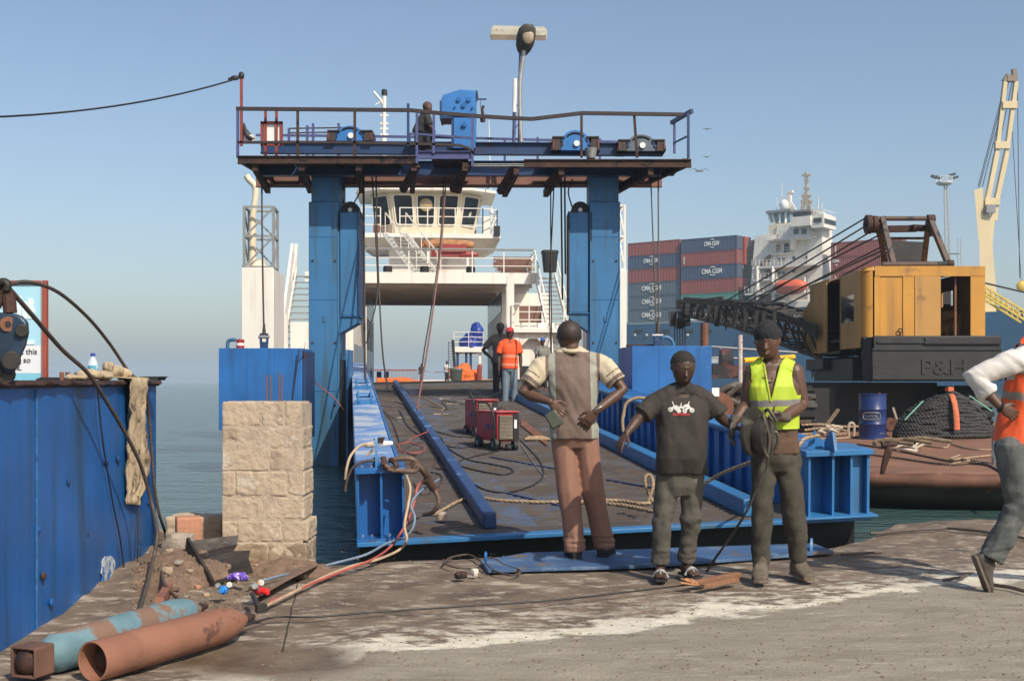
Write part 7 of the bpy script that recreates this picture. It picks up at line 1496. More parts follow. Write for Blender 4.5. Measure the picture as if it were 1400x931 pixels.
one(mb, 'rope_scrap', m_rope, 'short bundle of tan rope on the deck right of the welders', 'rope')
mb = MB(); rbox(mb, 2.35, 2.75, 0, 3.0, 0, .02); pts_ = D([(712, 572), (748, 600), (748, 610), (712, 582)], .014); mb = MB(); mb.add([*pts_, *[p + Z * .012 for p in pts_]], [(0, 1, 2, 3), (4, 5, 6, 7), (0, 1, 5, 4), (1, 2, 6, 5), (2, 3, 7, 6), (3, 0, 4, 7)]); one(mb, 'rusty_flat_bar', m_rust, 'rusty flat steel bar on the deck right of the welders', 'bar')
for i, (px, py) in enumerate(((598, 566), (614, 552), (603, 545), (547, 571))):
 a = D([(px, py)], .01)[0]; mb = MB(); mb.box(a, (.14, .05, .02), yaw(.4 * i)); mb.box(a + V((.15, .03, .003)), (.12, .02, .012), yaw(-.3)); one(mb, 'deck_scrap', M('pale_scrap', (.4, .36, .3), .7), ['pale scrap beside the cable tangle', 'pale stick high on the deck', 'second pale stick high on the deck', 'pale scrap beside the guide beam'][i], 'scrap')
m_wred = M('welder_red', (.35, .022, .025), .45, var=.15, vs=4, patch=[((.12, .03, .03), .68, 6)])
m_wpink = M('welder_lid', (.42, .065, .07), .5, var=.15, vs=4, patch=[((.30, .15, .14), .64, 5)])
def welder(px0, px1, py0, py1, Yf, depth, label, yw):
 k_ = Yf / F; c0 = P((px0 + px1) / 2, py1, Yf); W_ = (px1 - px0) * k_; Hh = (py1 - py0) * k_; B = yaw(yw); t = thing('welding_machine', label, 'welder', c0, 'red welding machines on the ramp')
 def b(mb, x0, x1, y0, y1, z0, z1): return mb.box(c0 + B[0] * ((x0 + x1) / 2) + B[1] * ((y0 + y1) / 2) + Z * ((z0 + z1) / 2), (abs(x1 - x0), abs(y1 - y0), abs(z1 - z0)), B)
 wz = .14
 mb = MB(); b(mb, -W_ / 2, W_ / 2, 0, depth, wz, Hh - .02); mb.build('cabinet', m_wred, t, bevel=.012)
 mb = MB(); b(mb, -W_ / 2 - .01, W_ / 2 + .01, -.03, depth + .01, Hh - .02, Hh); mb.build('lid', m_wpink, t, bevel=.008)
 mb = MB(); b(mb, -W_ / 2 + .02, W_ / 2 - .09, -.012, 0, wz + .02, Hh - .06); g = mb.build('grille', M('grille_dark', (.06, .055, .05), .5, metal=.4), t)
 mb = MB(); n = 17
 for i in range(n): zz = wz + .035 + (Hh - .11 - wz) * i / (n - 1); b(mb, -W_ / 2 + .03, W_ / 2 - .10, -.032, -.013, zz, zz + .012)
 mb.build('louvres', M('louvre_metal', (.33, .28, .21), .4, metal=.5, var=.3, vs=8), g)
 mb = MB(); b(mb, W_ / 2 - .085, W_ / 2 + .004, -.016, 0, wz + .0, Hh - .04); mb.build('side_strip', m_black, t)
 mb = MB(); b(mb, W_ / 2 - .07, W_ / 2 - .03, -.02, -.0165, Hh - .24, Hh - .12); mb.build('rating_label', m_whitep, t)
 for x, y, r_ in ((-W_ / 2 + .0, .08, .10), (W_ / 2 - .05, .02, .075), (W_ / 2 - .05, depth - .1, .1), (-W_ / 2, depth - .1, .1), (0.02, .02, .05)):
  mb = MB(); cc = c0 + B[0] * x + B[1] * y + Z * r_; mb.cyl(cc - B[0] * .03, cc + B[0] * .03, r_, n=20); wl = mb.build('wheel', m_black, t, bevel=.008); mb = MB(); mb.cyl(cc - B[0] * .034, cc + B[0] * .034, r_ * .4, n=12); mb.build('hub', m_galv, wl)
 mb = MB(); a = c0 - B[0] * (W_ / 2 + .02) + B[1] * .05; mb.tube(catmull([a + Z * .1, a + Z * (Hh * .8), a + Z * (Hh + .1) - B[0] * .05 + B[1] * .1, a + Z * (Hh + .12) - B[0] * .16 + B[1] * .2]), .016, 8); mb.build('handle', m_black, t)
 for yy, zz in ((.1, Hh * .55), (.28, Hh * .55)): mb = MB(); b(mb, -W_ / 2 - .006, -W_ / 2, yy, yy + .09, zz, zz + .07); mb.build('blue_badge', m_bluedk, t)
 for yy in (.2, .45): mb = MB(); cc = c0 + B[1] * yy + Z * (Hh + .001); mb.tube([cc + V((.05 * math.cos(R(a)), 0, .045 * math.sin(R(a)))) for a in range(0, 181, 30)], .009, 6); mb.build('lifting_eye', m_black, t)
 return t
p1 = D([(690, 617)], 0)[0]; p2 = D([(668, 601)], 0)[0]
welder(678, 710, 562, 617, p1.y, .75, 'front red welding machine with wide metal louvres', .42)
welder(651, 681, 546, 600, p2.y + .5, .7, 'rear red welding machine half hidden behind the front one', .30)
t = thing('loose_deck_plate', 'long faded blue steel plate lying on the slipway under the men', 'steel plate', G(880, 765, 0))
m_plate = M('plate_faded_blue', (.045, .10, .21), .6, var=.3, vs=3, bump=.1, bs=20, patch=[((.10, .16, .25), .55, 2.5), ((.13, .10, .08), .56, 3.5)])
def gp(px, py, z): return G(px, py, z)
mb = MB(); A = [gp(657, 770, .02), gp(668, 782, .02), gp(860, 775, .02), gp(1135, 754, .02), gp(1100, 743, .02), gp(900, 758, .02), gp(800, 762, .02)]; A = [gp(657, 768, .0), gp(667, 781, .0), gp(870, 775, .0), gp(1000, 766, 0), gp(1140, 755, .0), gp(1112, 744, .0), gp(720, 757, .0)]
pw = [(p.x, p.y) for p in A]; mb.prism(pw, (0, 0, -.012), X, Y_, Z, .024); mb.build('plate', m_plate, t, bevel=.003)
mb = MB(); mb.tube([gp(664, 768, .03) + V((0, .02 * math.cos(R(a)), .035 + .035 * math.sin(R(a)))) for a in range(-60, 250, 30)], .012, 6); mb.build('lifting_lug', m_blue, t)
mb = MB(); mb.prism([(-.05, 0), (.05, 0), (.04, .06), (.0, .1), (-.04, .06)], gp(1108, 752, .012), V((.3, .95, 0)), Z, X, .02); mb.build('lifting_lug', m_bluelt, t)
cable([GHz(606, 770), GHz(616, 762), GHz(640, 758), GHz(658, 766), GHz(672, 762), GHz(690, 772), GHz(712, 780), GHz(700, 786), GHz(676, 780), GHz(664, 770)], .008, 'rusty wire looped round the lug of the blue plate', m_cab, 'wire')
cable([GHz(606, 770), GHz(625, 776), GHz(650, 778), GHz(662, 784)], .007, 'second rusty wire in front of the lug of the blue plate', m_cab, 'wire')
mb = MB(); mb.box(G(630, 786, .02), (.09, .05, .05), yaw(.6)); one(mb, 'scrap_lump', m_rustst, 'dark scrap lump beside the white stone left of the plate', 'scrap', bevel=.015)
stone(G(649, 784, .01) + Z * .01, (.035, .03, .035), M('white_stone', (.6, .54, .46), .9, var=.15, vs=20, bump=.5), 'small white stone left of the blue plate', seed=9)
m_wood = M('splintered_wood', (.24, .115, .06), .8, var=.3, vs=6, bump=.4, bs=30, stretch=(1, 8, 8))
t = thing('wood_offcut', 'broken reddish wooden batten on the slipway between the two men', 'wood', G(970, 795, 0)); a, b_ = G(950, 797, .02), G(1010, 785, .02); mb = MB(); mb.beam(a, b_, .05, .035); mb.beam(G(960, 801, .022) , G(1008, 792, .022), .04, .03); mb.build('batten', m_wood, t, bevel=.004)
mb = MB(); rs = random.Random(4)
for i in range(16): p_ = G(950 + rs.uniform(-3, 3), 797 + rs.uniform(-2, 3), .03); mb.beam(p_ + V((.02, 0, 0)), p_ + V((rs.uniform(-.10, -.02), rs.uniform(-.05, .05), rs.uniform(-.01, .04))), .008, .006)
mb.build('splinters', M('fresh_splinter', (.5, .24, .11), .8), t)
for i, (a, b_) in enumerate((((1190, 716 + 8), (1296, 722)), ((1296, 722), (1420, 738)), ((1290, 788), (1322, 780)), ((1352, 792), (1410, 802)), ((1150, 752), (1205, 750)))):
 mb = MB(); p, q_ = G(*a, .03), G(*b_, .03); nseg = 8; mb.tube([p.lerp(q_, j / nseg) + V((0, .03 * noise.noise(V((i, j * .7, 0))), gz(*(p.lerp(q_, j / nseg).xy)) + .0)) for j in range(nseg + 1)], .013, 6)
 one(mb, 'ground_cable', m_cab, ['brown cable along the right quay edge, nearer the ramp', 'brown cable along the right quay edge, at the photo border', 'brown cable end left of the walking man foot', 'brown cable right of the walking man foot', 'brown cable stub beside the blue plate end'][i], 'cable', 'brown cables on the right of the slipway')
def heap(parts_, vox, mat, name, label, cat, amp=.04, fr=4, org=None):
 mb = MB()
 for c, r_ in parts_: mb.ell(c, r_, FB, 14, 10)
 me = remesh(mb, vox, 2); o = mesh_obj(me, name, [mat], None, org=org or parts_[0][0], disp=lambda p: amp * (noise.noise(V((p.x * fr, p.y * fr, p.z * fr * 2.4))) + .5 * noise.noise(p * fr * 3))); return setp(o, label, cat)
dk_ = 1.17
Yo = 36
mb = MB()
for i, (x0, x1, z0, z1) in enumerate(((513, 566, 0, .14), (515, 572, .12, .25), (548, 590, .0, .2), (514, 560, .22, .33))): mb.mm((GX(x0, Yo), Yo - .2 + i * .06, dk_ + z0), (GX(x1, Yo), Yo + .9, dk_ + z1))
me = remesh(mb, .03, 3); o = mesh_obj(me, 'life_raft_cover', [m_orange], None, org=(GX(550, Yo), Yo, dk_), disp=lambda p: .035 * noise.noise(V((p.x * 3, p.y * 3, p.z * 14)))); setp(o, 'flat folded orange canvas at the left of the car deck', 'canvas')
heap([(PZ(640, dk_ + .25, 42), (.5, .5, .42)), (PZ(630, dk_ + .5, 42), (.42, .4, .3)), (PZ(648, dk_ + .2, 42), (.3, .4, .3)), (PZ(636, dk_ + .72, 42.1), (.2, .3, .14))], .03, m_orange, 'orange_heap', 'crumpled heap of orange canvas behind the grey bin', 'canvas', .08, 3.2)
mb = MB(); mb.cap([PZ(654, dk_ + .1, 41.5), PZ(656, dk_ + .75, 41.5)], [.1, .09], 10); one(mb, 'fire_extinguisher', m_redrust, 'red cylinder standing at the right of the orange heap', 'extinguisher')
mb = MB(); mb.mm(PZ(658, dk_, 42) , PZ(676, dk_ + .3, 42) + V((0, .8, 0))); one(mb, 'timber_box', M('pale_timber', (.5, .33, .14), .7, var=.2), 'pale wooden box behind the man in the orange shirt', 'box')
heap([(FQ(645, 469, 76.5), (.7, .5, .7)), (FQ(652, 459, 76.5), (.5, .4, .9)), (FQ(636, 470, 76.5), (.4, .4, .4))], .07, m_tarp, 'blue_tarpaulin', 'blue tarpaulin bundled on the far raised platform of the ferry', 'tarpaulin', .1, 2)
cable([PZ(570, 2.25, 90), PZ(605, 2.1, 90), PZ(640, 2.5, 80)], .03, 'slack chain across the far end of the car deck', m_galv)
mb = MB(); pts = [G(412 - 26 * t + 2.5 * noise.noise(V((t * 9, 0, 0))), 770 + 112 * t, 0) for t in [i / 14 for i in range(15)]]; mb.tube([V((p.x, p.y, gz(p.x, p.y) - .002)) for p in pts], .006, 5); o = mb.build('slab_joint', M('joint_dark', (.03, .025, .02), .9), None); setp(o, 'dark open joint between two slabs near the pillar', None, None, 'structure')
mb = MB(); pts = [G(1040 + 360 * t, 780 + 3 * noise.noise(V((t * 7, 3, 0))) - 22 * t, 0) for t in [i / 20 for i in range(21)]]; mb.tube([V((p.x, p.y, gz(p.x, p.y) - .003)) for p in pts], .005, 5); o = mb.build('slab_joint', MATS['joint_dark'], None); setp(o, 'thin crack across the slipway by the walking man', None, None, 'structure')
# ================================================================ PEOPLE
m_skin = M('dark_skin', (.098, .049, .030), .5, var=.12, vs=6, bump=.12, bs=60, spec=.5)
m_skin2 = M('dark_skin_deep', (.066, .035, .023), .5, var=.12, vs=6, bump=.12, bs=60)
m_hair = M('short_black_hair', (.022, .017, .014), .9, var=.4, vs=60, bump=.5, bs=120)
m_eye = M('eye_white', (.30, .25, .22), .35, var=.02)
m_lip = M('lip', (.10, .045, .04), .5, var=.1)
def unit(v): v = V(v); return v / max(v.length, 1e-9)
def hand(mb, wr, d, palm, side, s=1.0, curl=.5, spread=.08, thumb=.6, curls=None):
 """wr wrist; d direction of the hand; palm normal (out of the palm); side = towards the thumb"""
 d, palm = unit(d), unit(palm); side = unit(V(side) - d * V(side).dot(d)); palm = unit(V(palm) - d * V(palm).dot(d) - side * V(palm).dot(side))
 L = .095 * s; W = .041 * s
 mb.loft([(wr - d * .01, .024 * s, .019 * s, side, palm), (wr + d * .02 * s, .030 * s, .018 * s, side, palm), (wr + d * L * .6, W, .016 * s, side, palm), (wr + d * L, W * .98, .013 * s, side, palm), (wr + d * (L + .006), W * .9, .009 * s, side, palm)], 16, 2.6)
 for i, (o, l) in enumerate(((.78, .072), (.27, .080), (-.25, .074), (-.76, .058))):
  b = wr + d * L * .95 + side * (o * W); dd = unit(d + side * (o * spread * 2)); c = (curls[i] if curls else curl); pts = [b]; p = b
  for k, f in enumerate((.45, .32, .25)):
   a = c * (k + .55) * .75; dirk = dd * math.cos(a) + palm * math.sin(a); p = p + dirk * (l * f * s); pts.append(p)
  mb.cap(pts, [.0095 * s, .009 * s, .0082 * s, .0068 * s], 8)
 b = wr + d * .028 * s + side * (W * .7); t1 = unit(side * .75 + d * .75 + palm * .25 * thumb); t2 = unit(d * .9 + side * .15 + palm * .6 * thumb)
 mb.cap([b, b + t1 * .042 * s, b + t1 * .042 * s + t2 * .033 * s, b + t1 * .042 * s + t2 * .056 * s], [.0135 * s, .0115 * s, .0095 * s, .0075 * s], 8)
def head(mb, c, f, up_, s=1.0):
 """c centre of the head, f facing, up_ top"""
 f, up_ = unit(f), unit(up_); f = unit(f - up_ * f.dot(up_)); r = f.cross(up_); B = (r, f, up_); s = s * .117
 at = lambda x, y, z: c + r * (x * s) + f * (y * s) + up_ * (z * s)
 mb.ell(at(0, -.10, .18), (.76 * s, .88 * s, .80 * s), B, 20, 14)
 mb.loft([(at(0, .12, -.98), .28 * s, .22 * s, r, f), (at(0, .16, -.90), .43 * s, .42 * s, r, f), (at(0, .12, -.66), .56 * s, .56 * s, r, f), (at(0, .12, -.3), .68 * s, .62 * s, r, f), (at(0, .08, .05), .71 * s, .70 * s, r, f), (at(0, 0, .4), .66 * s, .7 * s, r, f)], 20, 2.3)
 mb.cap([at(0, .70, .14), at(0, .84, -.10), at(0, .93, -.22)], [.075 * s, .10 * s, .13 * s], 8)      # nose
 mb.ell(at(-.10, .84, -.24), (.08 * s, .08 * s, .065 * s), B, 8, 6); mb.ell(at(.10, .84, -.24), (.08 * s, .08 * s, .065 * s), B, 8, 6)
 mb.cap([at(-.34, .64, .26), at(0, .76, .24), at(.34, .64, .26)], [.07 * s, .085 * s, .07 * s], 8)    # brow
 mb.cap([at(-.17, .72, -.47), at(0, .80, -.455), at(.17, .72, -.47)], [.045 * s, .07 * s, .045 * s], 8); mb.cap([at(-.15, .70, -.57), at(0, .77, -.575), at(.15, .70, -.57)], [.045 * s, .075 * s, .045 * s], 8)
 for q_ in (-1, 1):
  mb.ell(at(q_ * .38, .50, -.10), (.17 * s, .18 * s, .15 * s), B, 10, 8); mb.ell(at(q_ * .77, -.05, -.02), (.05 * s, .13 * s, .20 * s), B, 10, 8)
 return at, B, s
def limb_dir(a, b): return unit(V(b) - V(a))
class Person: pass
def person(name, label, Y, J, face, s=1.0, up_=Z, skin=m_skin, sex_w=1.0, belly=0, vox=.0065, hands=None, feet='shoe', footdir=None, legs=True, group=None, hair=True, fit=1.0, eyes=True, bare_feet=False):
 """J: px,py,dy of every joint; L/R are as seen in the photograph"""
 K = {k: P(v[0], v[1], Y + (v[2] if len(v) > 2 else 0)) for k, v in J.items()}
 pr = Person(); pr.K = K; pr.s = s; pr.Y = Y
 mb = MB(); SL, SR, HL, HR, NK = K['SL'], K['SR'], K['HL'], K['HR'], K['N']
 sm, hm_ = (SL + SR) / 2, (HL + HR) / 2
 us, uh = unit(SR - SL), unit(HR - HL); upv = unit(sm - hm_)
 sw = (SR - SL).length / 2 + .02; fit_ = fit
 def ring(t, rx, ry, dy=0):
  c = hm_.lerp(sm, t); u = unit(uh.lerp(us, max(0, min(1, t)))); v = unit(upv.cross(u)); return (c + V((0, 0, 0)) - unit(V(face)) * 0 + v * 0 + pr_front * dy, rx * s, ry * s, u, v)
 pr_front = unit(unit(upv.cross(uh.lerp(us, .5))) * (1 if V(face).dot(upv.cross(uh.lerp(us, .5))) > 0 else -1)); pr.front = pr_front
 def torso(mb, off=0.0, t0=-.2, t1=1.12, wide=1.0):
  prof = [(-.22, .115, .080, 0), (-.10, .150, .112, -.005), (.05, .156, .115, -.004), (.25, .142 + belly * .2, .106 + belly * .5, belly * .4), (.45, .142 + belly * .15, .108 + belly * .4, .004 + belly * .35), (.65, .156, .116, .008), (.82, .170, .114, .006), (.92, sw / s * .86, .092, 0), (1.01, sw / s * .66, .070, -.004), (1.09, .092, .062, -.004), (1.17, .062, .058, 0)]
  rr_ = []
  for i, (t, rx, ry, dy) in enumerate(prof):
   if t < t0 - 1e-6 or t > t1 + 1e-6: continue
   rr_.append(ring(t, (rx * sex_w + off / s) * (wide if t < .8 else 1), (ry + off / s) * (wide if t < .8 else 1), dy))
  mb.loft(rr_, 26, 2.35)
  if t1 > 1.0:
   for S in (SL, SR): mb.cap([S - upv * .012, S.lerp(sm + upv * .03, .45) + upv * .012, sm.lerp(NK, .5) + (S - sm) * .25], [.056 * s + off * .8, .058 * s + off * .8, .056 * s + off * .6], 14)
 pr.torso = torso; pr.ring = ring
 torso(mb)
 hd = K['H']; mb.cap([sm.lerp(NK, .6), NK, NK.lerp(hd, .55)], [.056 * s, .057 * s, .060 * s], 14)
 pr.at, pr.HB, pr.hs = head(mb, hd, face, up_, s)
 for q_ in 'LR':
  S, E, W_ = K['S' + q_], K['E' + q_], K['W' + q_]
  mb.cap([S, S.lerp(E, .25), S.lerp(E, .55), E, E.lerp(W_, .3), E.lerp(W_, .7), W_], [r_ * s * fit_ for r_ in (.057, .055, .049, .041, .043, .034, .027)], 14)
  hh = (hands or {}).get(q_)
  if hh: hand(mb, W_, *hh[:3], s=s * .98, **(hh[3] if len(hh) > 3 else {}))
  if legs:
   Hh, Kn, A = K['H' + q_], K['K' + q_], K['A' + q_]
   mb.cap([Hh + upv * .02, Hh.lerp(Kn, .3), Hh.lerp(Kn, .7), Kn, Kn.lerp(A, .3), Kn.lerp(A, .7), A], [r_ * s for r_ in (.088, .080, .064, .055, .056, .042, .036)], 14)
   fd = unit((footdir or {}).get(q_, V(face))); z0 = A.z - .085 * s; B = A + fd * 0
   dn = unit((footdir or {}).get(q_ + 'd', V((0, 0, -1)))); ul = fd.cross(dn); tl = dn * -1
   mb.loft([(A - fd * .055 * s + dn * .055 * s, .028 * s, .025 * s, ul, tl), (A - fd * .035 * s + dn * .04 * s, .036 * s, .040 * s, ul, tl), (A + fd * .05 * s + dn * .045 * s, .038 * s, .036 * s, ul, tl), (A + fd * .11 * s + dn * .058 * s, .045 * s, .024 * s, ul, tl), (A + fd * .155 * s + dn * .065 * s, .046 * s, .016 * s, ul, tl), (A + fd * .175 * s + dn * .068 * s, .040 * s, .012 * s, ul, tl)], 14, 2.3)
   if feet == 'bare':
    for i in range(5): o_ = (.036 - .018 * i) * (1 if q_ == 'L' else -1) * s; b0 = A + fd * (.165 - .008 * i * (1)) * s + dn * .070 * s + ul * o_; mb.cap([b0, b0 + fd * (.032 - .003 * i) * s], [(.0105 - .001 * i) * s + .002] * 2, 7)
 me = remesh(mb, vox, 2, .4)
 lowz = min(K['AL'].z, K['AR'].z) - .08 * s if legs else hm_.z
 root = mesh_obj(me, 'person', [skin], None, org=V((hm_.x, hm_.y, lowz))); setp(root, label, 'person', group); pr.o = root
 if eyes:
  for q_ in (-1, 1):
   mb = MB(); mb.ell(pr.at(q_ * .30, .655, .055), (.10 * pr.hs, .05 * pr.hs, .036 * pr.hs), pr.HB, 10, 8); e = mb.build('eye', m_eye, root); mb = MB(); mb.ell(pr.at(q_ * .30, .70, .045), (.045 * pr.hs, .03 * pr.hs, .036 * pr.hs), pr.HB, 8, 6); mb.build('iris', m_black, e)
  mb = MB(); mb.cap([pr.at(-.15, .775, -.575), pr.at(0, .85, -.575), pr.at(.15, .775, -.575)], [.03 * pr.hs, .05 * pr.hs, .03 * pr.hs], 8); mb.build('lips', m_lip, root)
 if hair:
  mb = MB(); mb.ell(pr.at(0, -.12, .20), (.79 * pr.hs, .92 * pr.hs, .83 * pr.hs), pr.HB, 24, 18)
  c0_, f_, r_ = pr.at(0, 0, 0), pr.HB[1], pr.HB[0]
  me = remesh(mb, max(vox, .006), 1)
  def cuth(co, no, at0=c0_, B=pr.HB, hs=pr.hs):
   d = co - at0; y, z = d.dot(B[1]) / hs, d.dot(B[2]) / hs; return (abs(d.dot(B[0])) / hs > .60 and z < .22 and -.3 < y) or z < (.62 * max(-.15, y) + .28 if y > 0 else -.35 - .1 * y) or (y > .45 and z < .62)
  mesh_obj(me, 'hair', [m_hair], root, cut=cuth, disp=lambda p: .003 * noise.noise(p * 90))
 return pr
m_hair1 = M('cropped_hair', (.035, .022, .017), .6, var=.15, vs=20, bump=.15, bs=120)
def wr_disp(amp, f=(9, 9, 9), amp2=.3): return lambda p: amp * (noise.noise(V((p.x * f[0], p.y * f[1], p.z * f[2]))) + amp2 * noise.noise(V((p.x * f[0] * 2.6, p.y * f[1] * 2.6, p.z * f[2] * 2.6 + 9))))
def shirt(pr, mats, name='shirt', t0=-.16, t1=1.06, off=.016, sleeve=.55, slr=(.078, .074, .072), hem=1.04, vox=.009, matfn=None, cut=None, disp=None, sides='LR', neck=True, smooth=2, full=False):
 s = pr.s; mb = MB(); pr.torso(mb, off, t0, t1, hem); K = pr.K
 if t0 < -.22:
  rr_ = [pr.ring(t, (.158 * hem + off / s), (.118 * hem + off / s)) for t in (t0, t0 + .06, -.05)]; mb.loft(rr_, 26, 2.35)
 if sleeve:
  for q_ in sides:
   S, E, W_ = K['S' + q_], K['E' + q_], K['W' + q_]
   if full: mb.tube([S, S.lerp(E, .5), E, E.lerp(W_, .5), E.lerp(W_, full)], [r * s for r in (slr[0], slr[1] * .95, slr[1] * .9, slr[2], slr[2] * .85)], 18)
   else: mb.tube([S - Z * .01, S.lerp(E, sleeve * .5), S.lerp(E, sleeve)], [r * s for r in slr], 18)
   mb.ell(S - Z * .012, (slr[0] * s * .90,) * 3, ID, 14, 10)
 me = remesh(mb, vox, smooth); o = mesh_obj(me, name, mats, pr.o, matfn=matfn, cut=cut, disp=disp or wr_disp(.010, (10, 10, 4)))
 return o
def trousers(pr, mat, name='trousers', w=(.092, .078, .070, .072), top=.22, foot=.93, vox=.009, disp=None, bag=0):
 s = pr.s; mb = MB(); K = pr.K
 mb.loft([pr.ring(t, rx, ry) for t, rx, ry in ((-.24, .13, .095), (-.12, .160, .122), (.04, .162, .122), (.14, .152, .114), (top, .146, .110))], 26, 2.4)
 for q_ in 'LR':
  Hh, Kn, A = K['H' + q_], K['K' + q_], K['A' + q_]
  e = Kn.lerp(A, foot)
  mb.tube([Hh + Z * .03, Hh.lerp(Kn, .4), Kn, Kn.lerp(A, .5), e], [r * s for r in (w[0] * 1.02, w[0] * .96, w[1], w[2], w[3])], 20)
  mb.ell(Hh, (w[0] * s * 1.0,) * 3, ID, 14, 10)
 me = remesh(mb, vox, 2); K_ = K
 def dflt(p):
  a = .011 * noise.noise(V((p.x * 12 + p.z * 3, p.y * 12, p.z * 3.2))) + .005 * noise.noise(V((p.x * 26 - p.z * 8, p.y * 26, p.z * 9)))
  for q_ in 'LR':
   kz, az = K_['K' + q_].z, K_['A' + q_].z
   a += .006 * math.exp(-((p.z - az - .08) / .08) ** 2) * noise.noise(V((p.x * 12, p.y * 12, p.z * 34)))
   a += .012 * math.exp(-((p.z - kz) / .12) ** 2) * noise.noise(V((p.x * 9 + p.z * 8, p.y * 9, p.z * 13)))
  return a
 return mesh_obj(me, name, [mat] if not isinstance(mat, list) else mat, pr.o, disp=disp or dflt)
def shoe(pr, q_, fd, mat, sole, dn=V((0, 0, -1)), high=.0, s=None, L=.265):
 s = s or pr.s; A = pr.K['A' + q_]; fd = unit(fd); dn = unit(dn); ul = fd.cross(dn); tl = dn * -1; mb = MB()
 mb.loft([(A - fd * .075 * s + dn * .048 * s, .030 * s, .036 * s, ul, tl), (A - fd * .05 * s + dn * .035 * s, .044 * s, .052 * s, ul, tl), (A + fd * .03 * s + dn * .030 * s, .047 * s, .052 * s, ul, tl), (A + fd * .09 * s + dn * .048 * s, .051 * s, .036 * s, ul, tl), (A + fd * .155 * s + dn * .058 * s, .051 * s, .027 * s, ul, tl), (A + fd * .20 * s + dn * .064 * s, .036 * s, .018 * s, ul, tl)], 18, 2.5)
 mb.tube([A + dn * .04 * s, A - dn * (.02 + high) * s], [.05 * s, .052 * s], 16)
 me = remesh(mb, .008, 2); o = mesh_obj(me, 'shoe', [mat], pr.o, disp=wr_disp(.003, (25, 25, 25)))
 mb = MB(); c = A + dn * .088 * s; pr_ = [(-.078, -.03), (-.06, -.045), (.06, -.045), (.15, -.054), (.20, -.036), (.212, 0), (.20, .036), (.15, .054), (.06, .045), (-.06, .045), (-.078, .03)]
 mb.prism([(x * s, y * s) for x, y in pr_], c, fd, ul, tl, .018 * s); mb.build('sole', sole, o, bevel=.003)
 return o
m_sole = M('sole_pale', (.14, .11, .08), .8)
FW = V((-.05, 1, 0))
J1 = dict(H=(778, 460, .02), N=(781, 475, 0), SL=(742, 499, 0), SR=(824, 498, 0), EL=(715, 537, -.06), ER=(852, 533, -.06), WL=(752, 549, -.20), WR=(815, 562, -.20),
    HL=(768, 590, 0), HR=(801, 590, 0), KL=(778, 672, -.02), KR=(810, 668, .0), AL=(786, 748, 0), AR=(826, 744, .10))
m1 = person('person', 'man seen from behind in a striped brown shirt, hands behind his hips', 9.2, J1, FW, s=1.06, skin=m_skin, vox=.0065,
   hands={'L': ((.75, .12, -.75), (.2, -1, .1), (.5, .1, .8), dict(curl=.55)), 'R': ((-.6, .1, -.75), (-.1, 1, 0), (-.6, -.1, .6), dict(curl=.35, spread=.12))},
   footdir={'L': V((-.15, 1, 0)), 'R': V((.35, 1, 0))}, eyes=False)
[o_.data.materials.__setitem__(0, m_hair1) for o_ in m1.o.children if o_.name.startswith('hair')]
m_sh1 = M('taupe_shirt_back', (.155, .110, .088), .85, var=.12, vs=12, bump=.2, bs=90)
m_sh1c = M('cream_shirt_panel', (.52, .44, .31), .85, var=.08, vs=12, bump=.2, bs=90)
m_sh1g = M('grey_shirt_stripe', (.30, .30, .25), .85, var=.08, vs=12, bump=.2, bs=90)
k1 = 9.2 / F; xm = lambda px: (px - CX) * k1
def mf1(c, n):
 px = c.x / c.y * F + CX; py = HY - (c.z - H) / c.y * F; mid = 783 + (py - 500) * .02
 d = px - mid; a = abs(d)
 if py < 481 and a < 22: return 1
 if a > 45:      # sleeves: cream with taupe bands near the hem
  S, E = (m1.K['SL'], m1.K['EL']) if d < 0 else (m1.K['SR'], m1.K['ER']); t = (c - S).dot(E - S) / (E - S).length_squared
  return 0 if .56 < t < .68 or .40 < t < .44 else 1
 if 33 < a <= 45: return 0 if a < 37 and py < 560 else 1
 if 24 < a <= 33: return 2
 return 0
shirt(m1, [m_sh1, m_sh1c, m_sh1g], t1=1.12, t0=-.11, off=.022, sleeve=.72, slr=(.080, .083, .082), hem=1.06, matfn=mf1, vox=.0085,
   disp=lambda p: .013 * noise.noise(V((p.x * 9 + p.z * 4, p.y * 9, p.z * 4))) + .006 * noise.noise(V((p.x * 22 + p.z * 10, p.y * 20, p.z * 9))))
mb = MB(); mb.tube([m1.K['N'] - Z * .012 + V((.080 * math.cos(R(a)), .078 * math.sin(R(a)) + .005, .020 * math.sin(R(a)))) for a in range(0, 360, 20)], .017, 8, closed=True); mb.build('collar', m_sh1c, m1.o)
m_tr1 = M('brown_trousers', (.26, .135, .092), .8, var=.1, vs=8, bump=.15, bs=90)
def tr1d(p):
 a = .010 * noise.noise(V((p.x * 13, p.y * 13, p.z * 2.6)))
 for q_ in 'LR':
  A, Kn = m1.K['A' + q_], m1.K['K' + q_]; x = p.x - A.lerp(Kn, max(0, min(1.5, (p.z - A.z) / (Kn.z - A.z)))).x
  if p.z < Kn.z + .35 and abs(x) < .03 and p.y < A.y: a += .006 * (1 - abs(x) / .03)
  a += .008 * math.exp(-((p.z - A.z - .04) / .06) ** 2) * noise.noise(V((p.x * 10, p.y * 10, p.z * 34)))
 return a
trousers(m1, m_tr1, w=(.094, .086, .076, .078), foot=1.06, disp=tr1d, top=.2)
for q_, fd in (('L', V((-.15, 1, 0))), ('R', V((.35, 1, 0)))): shoe(m1, q_, fd, m_black, m_black)
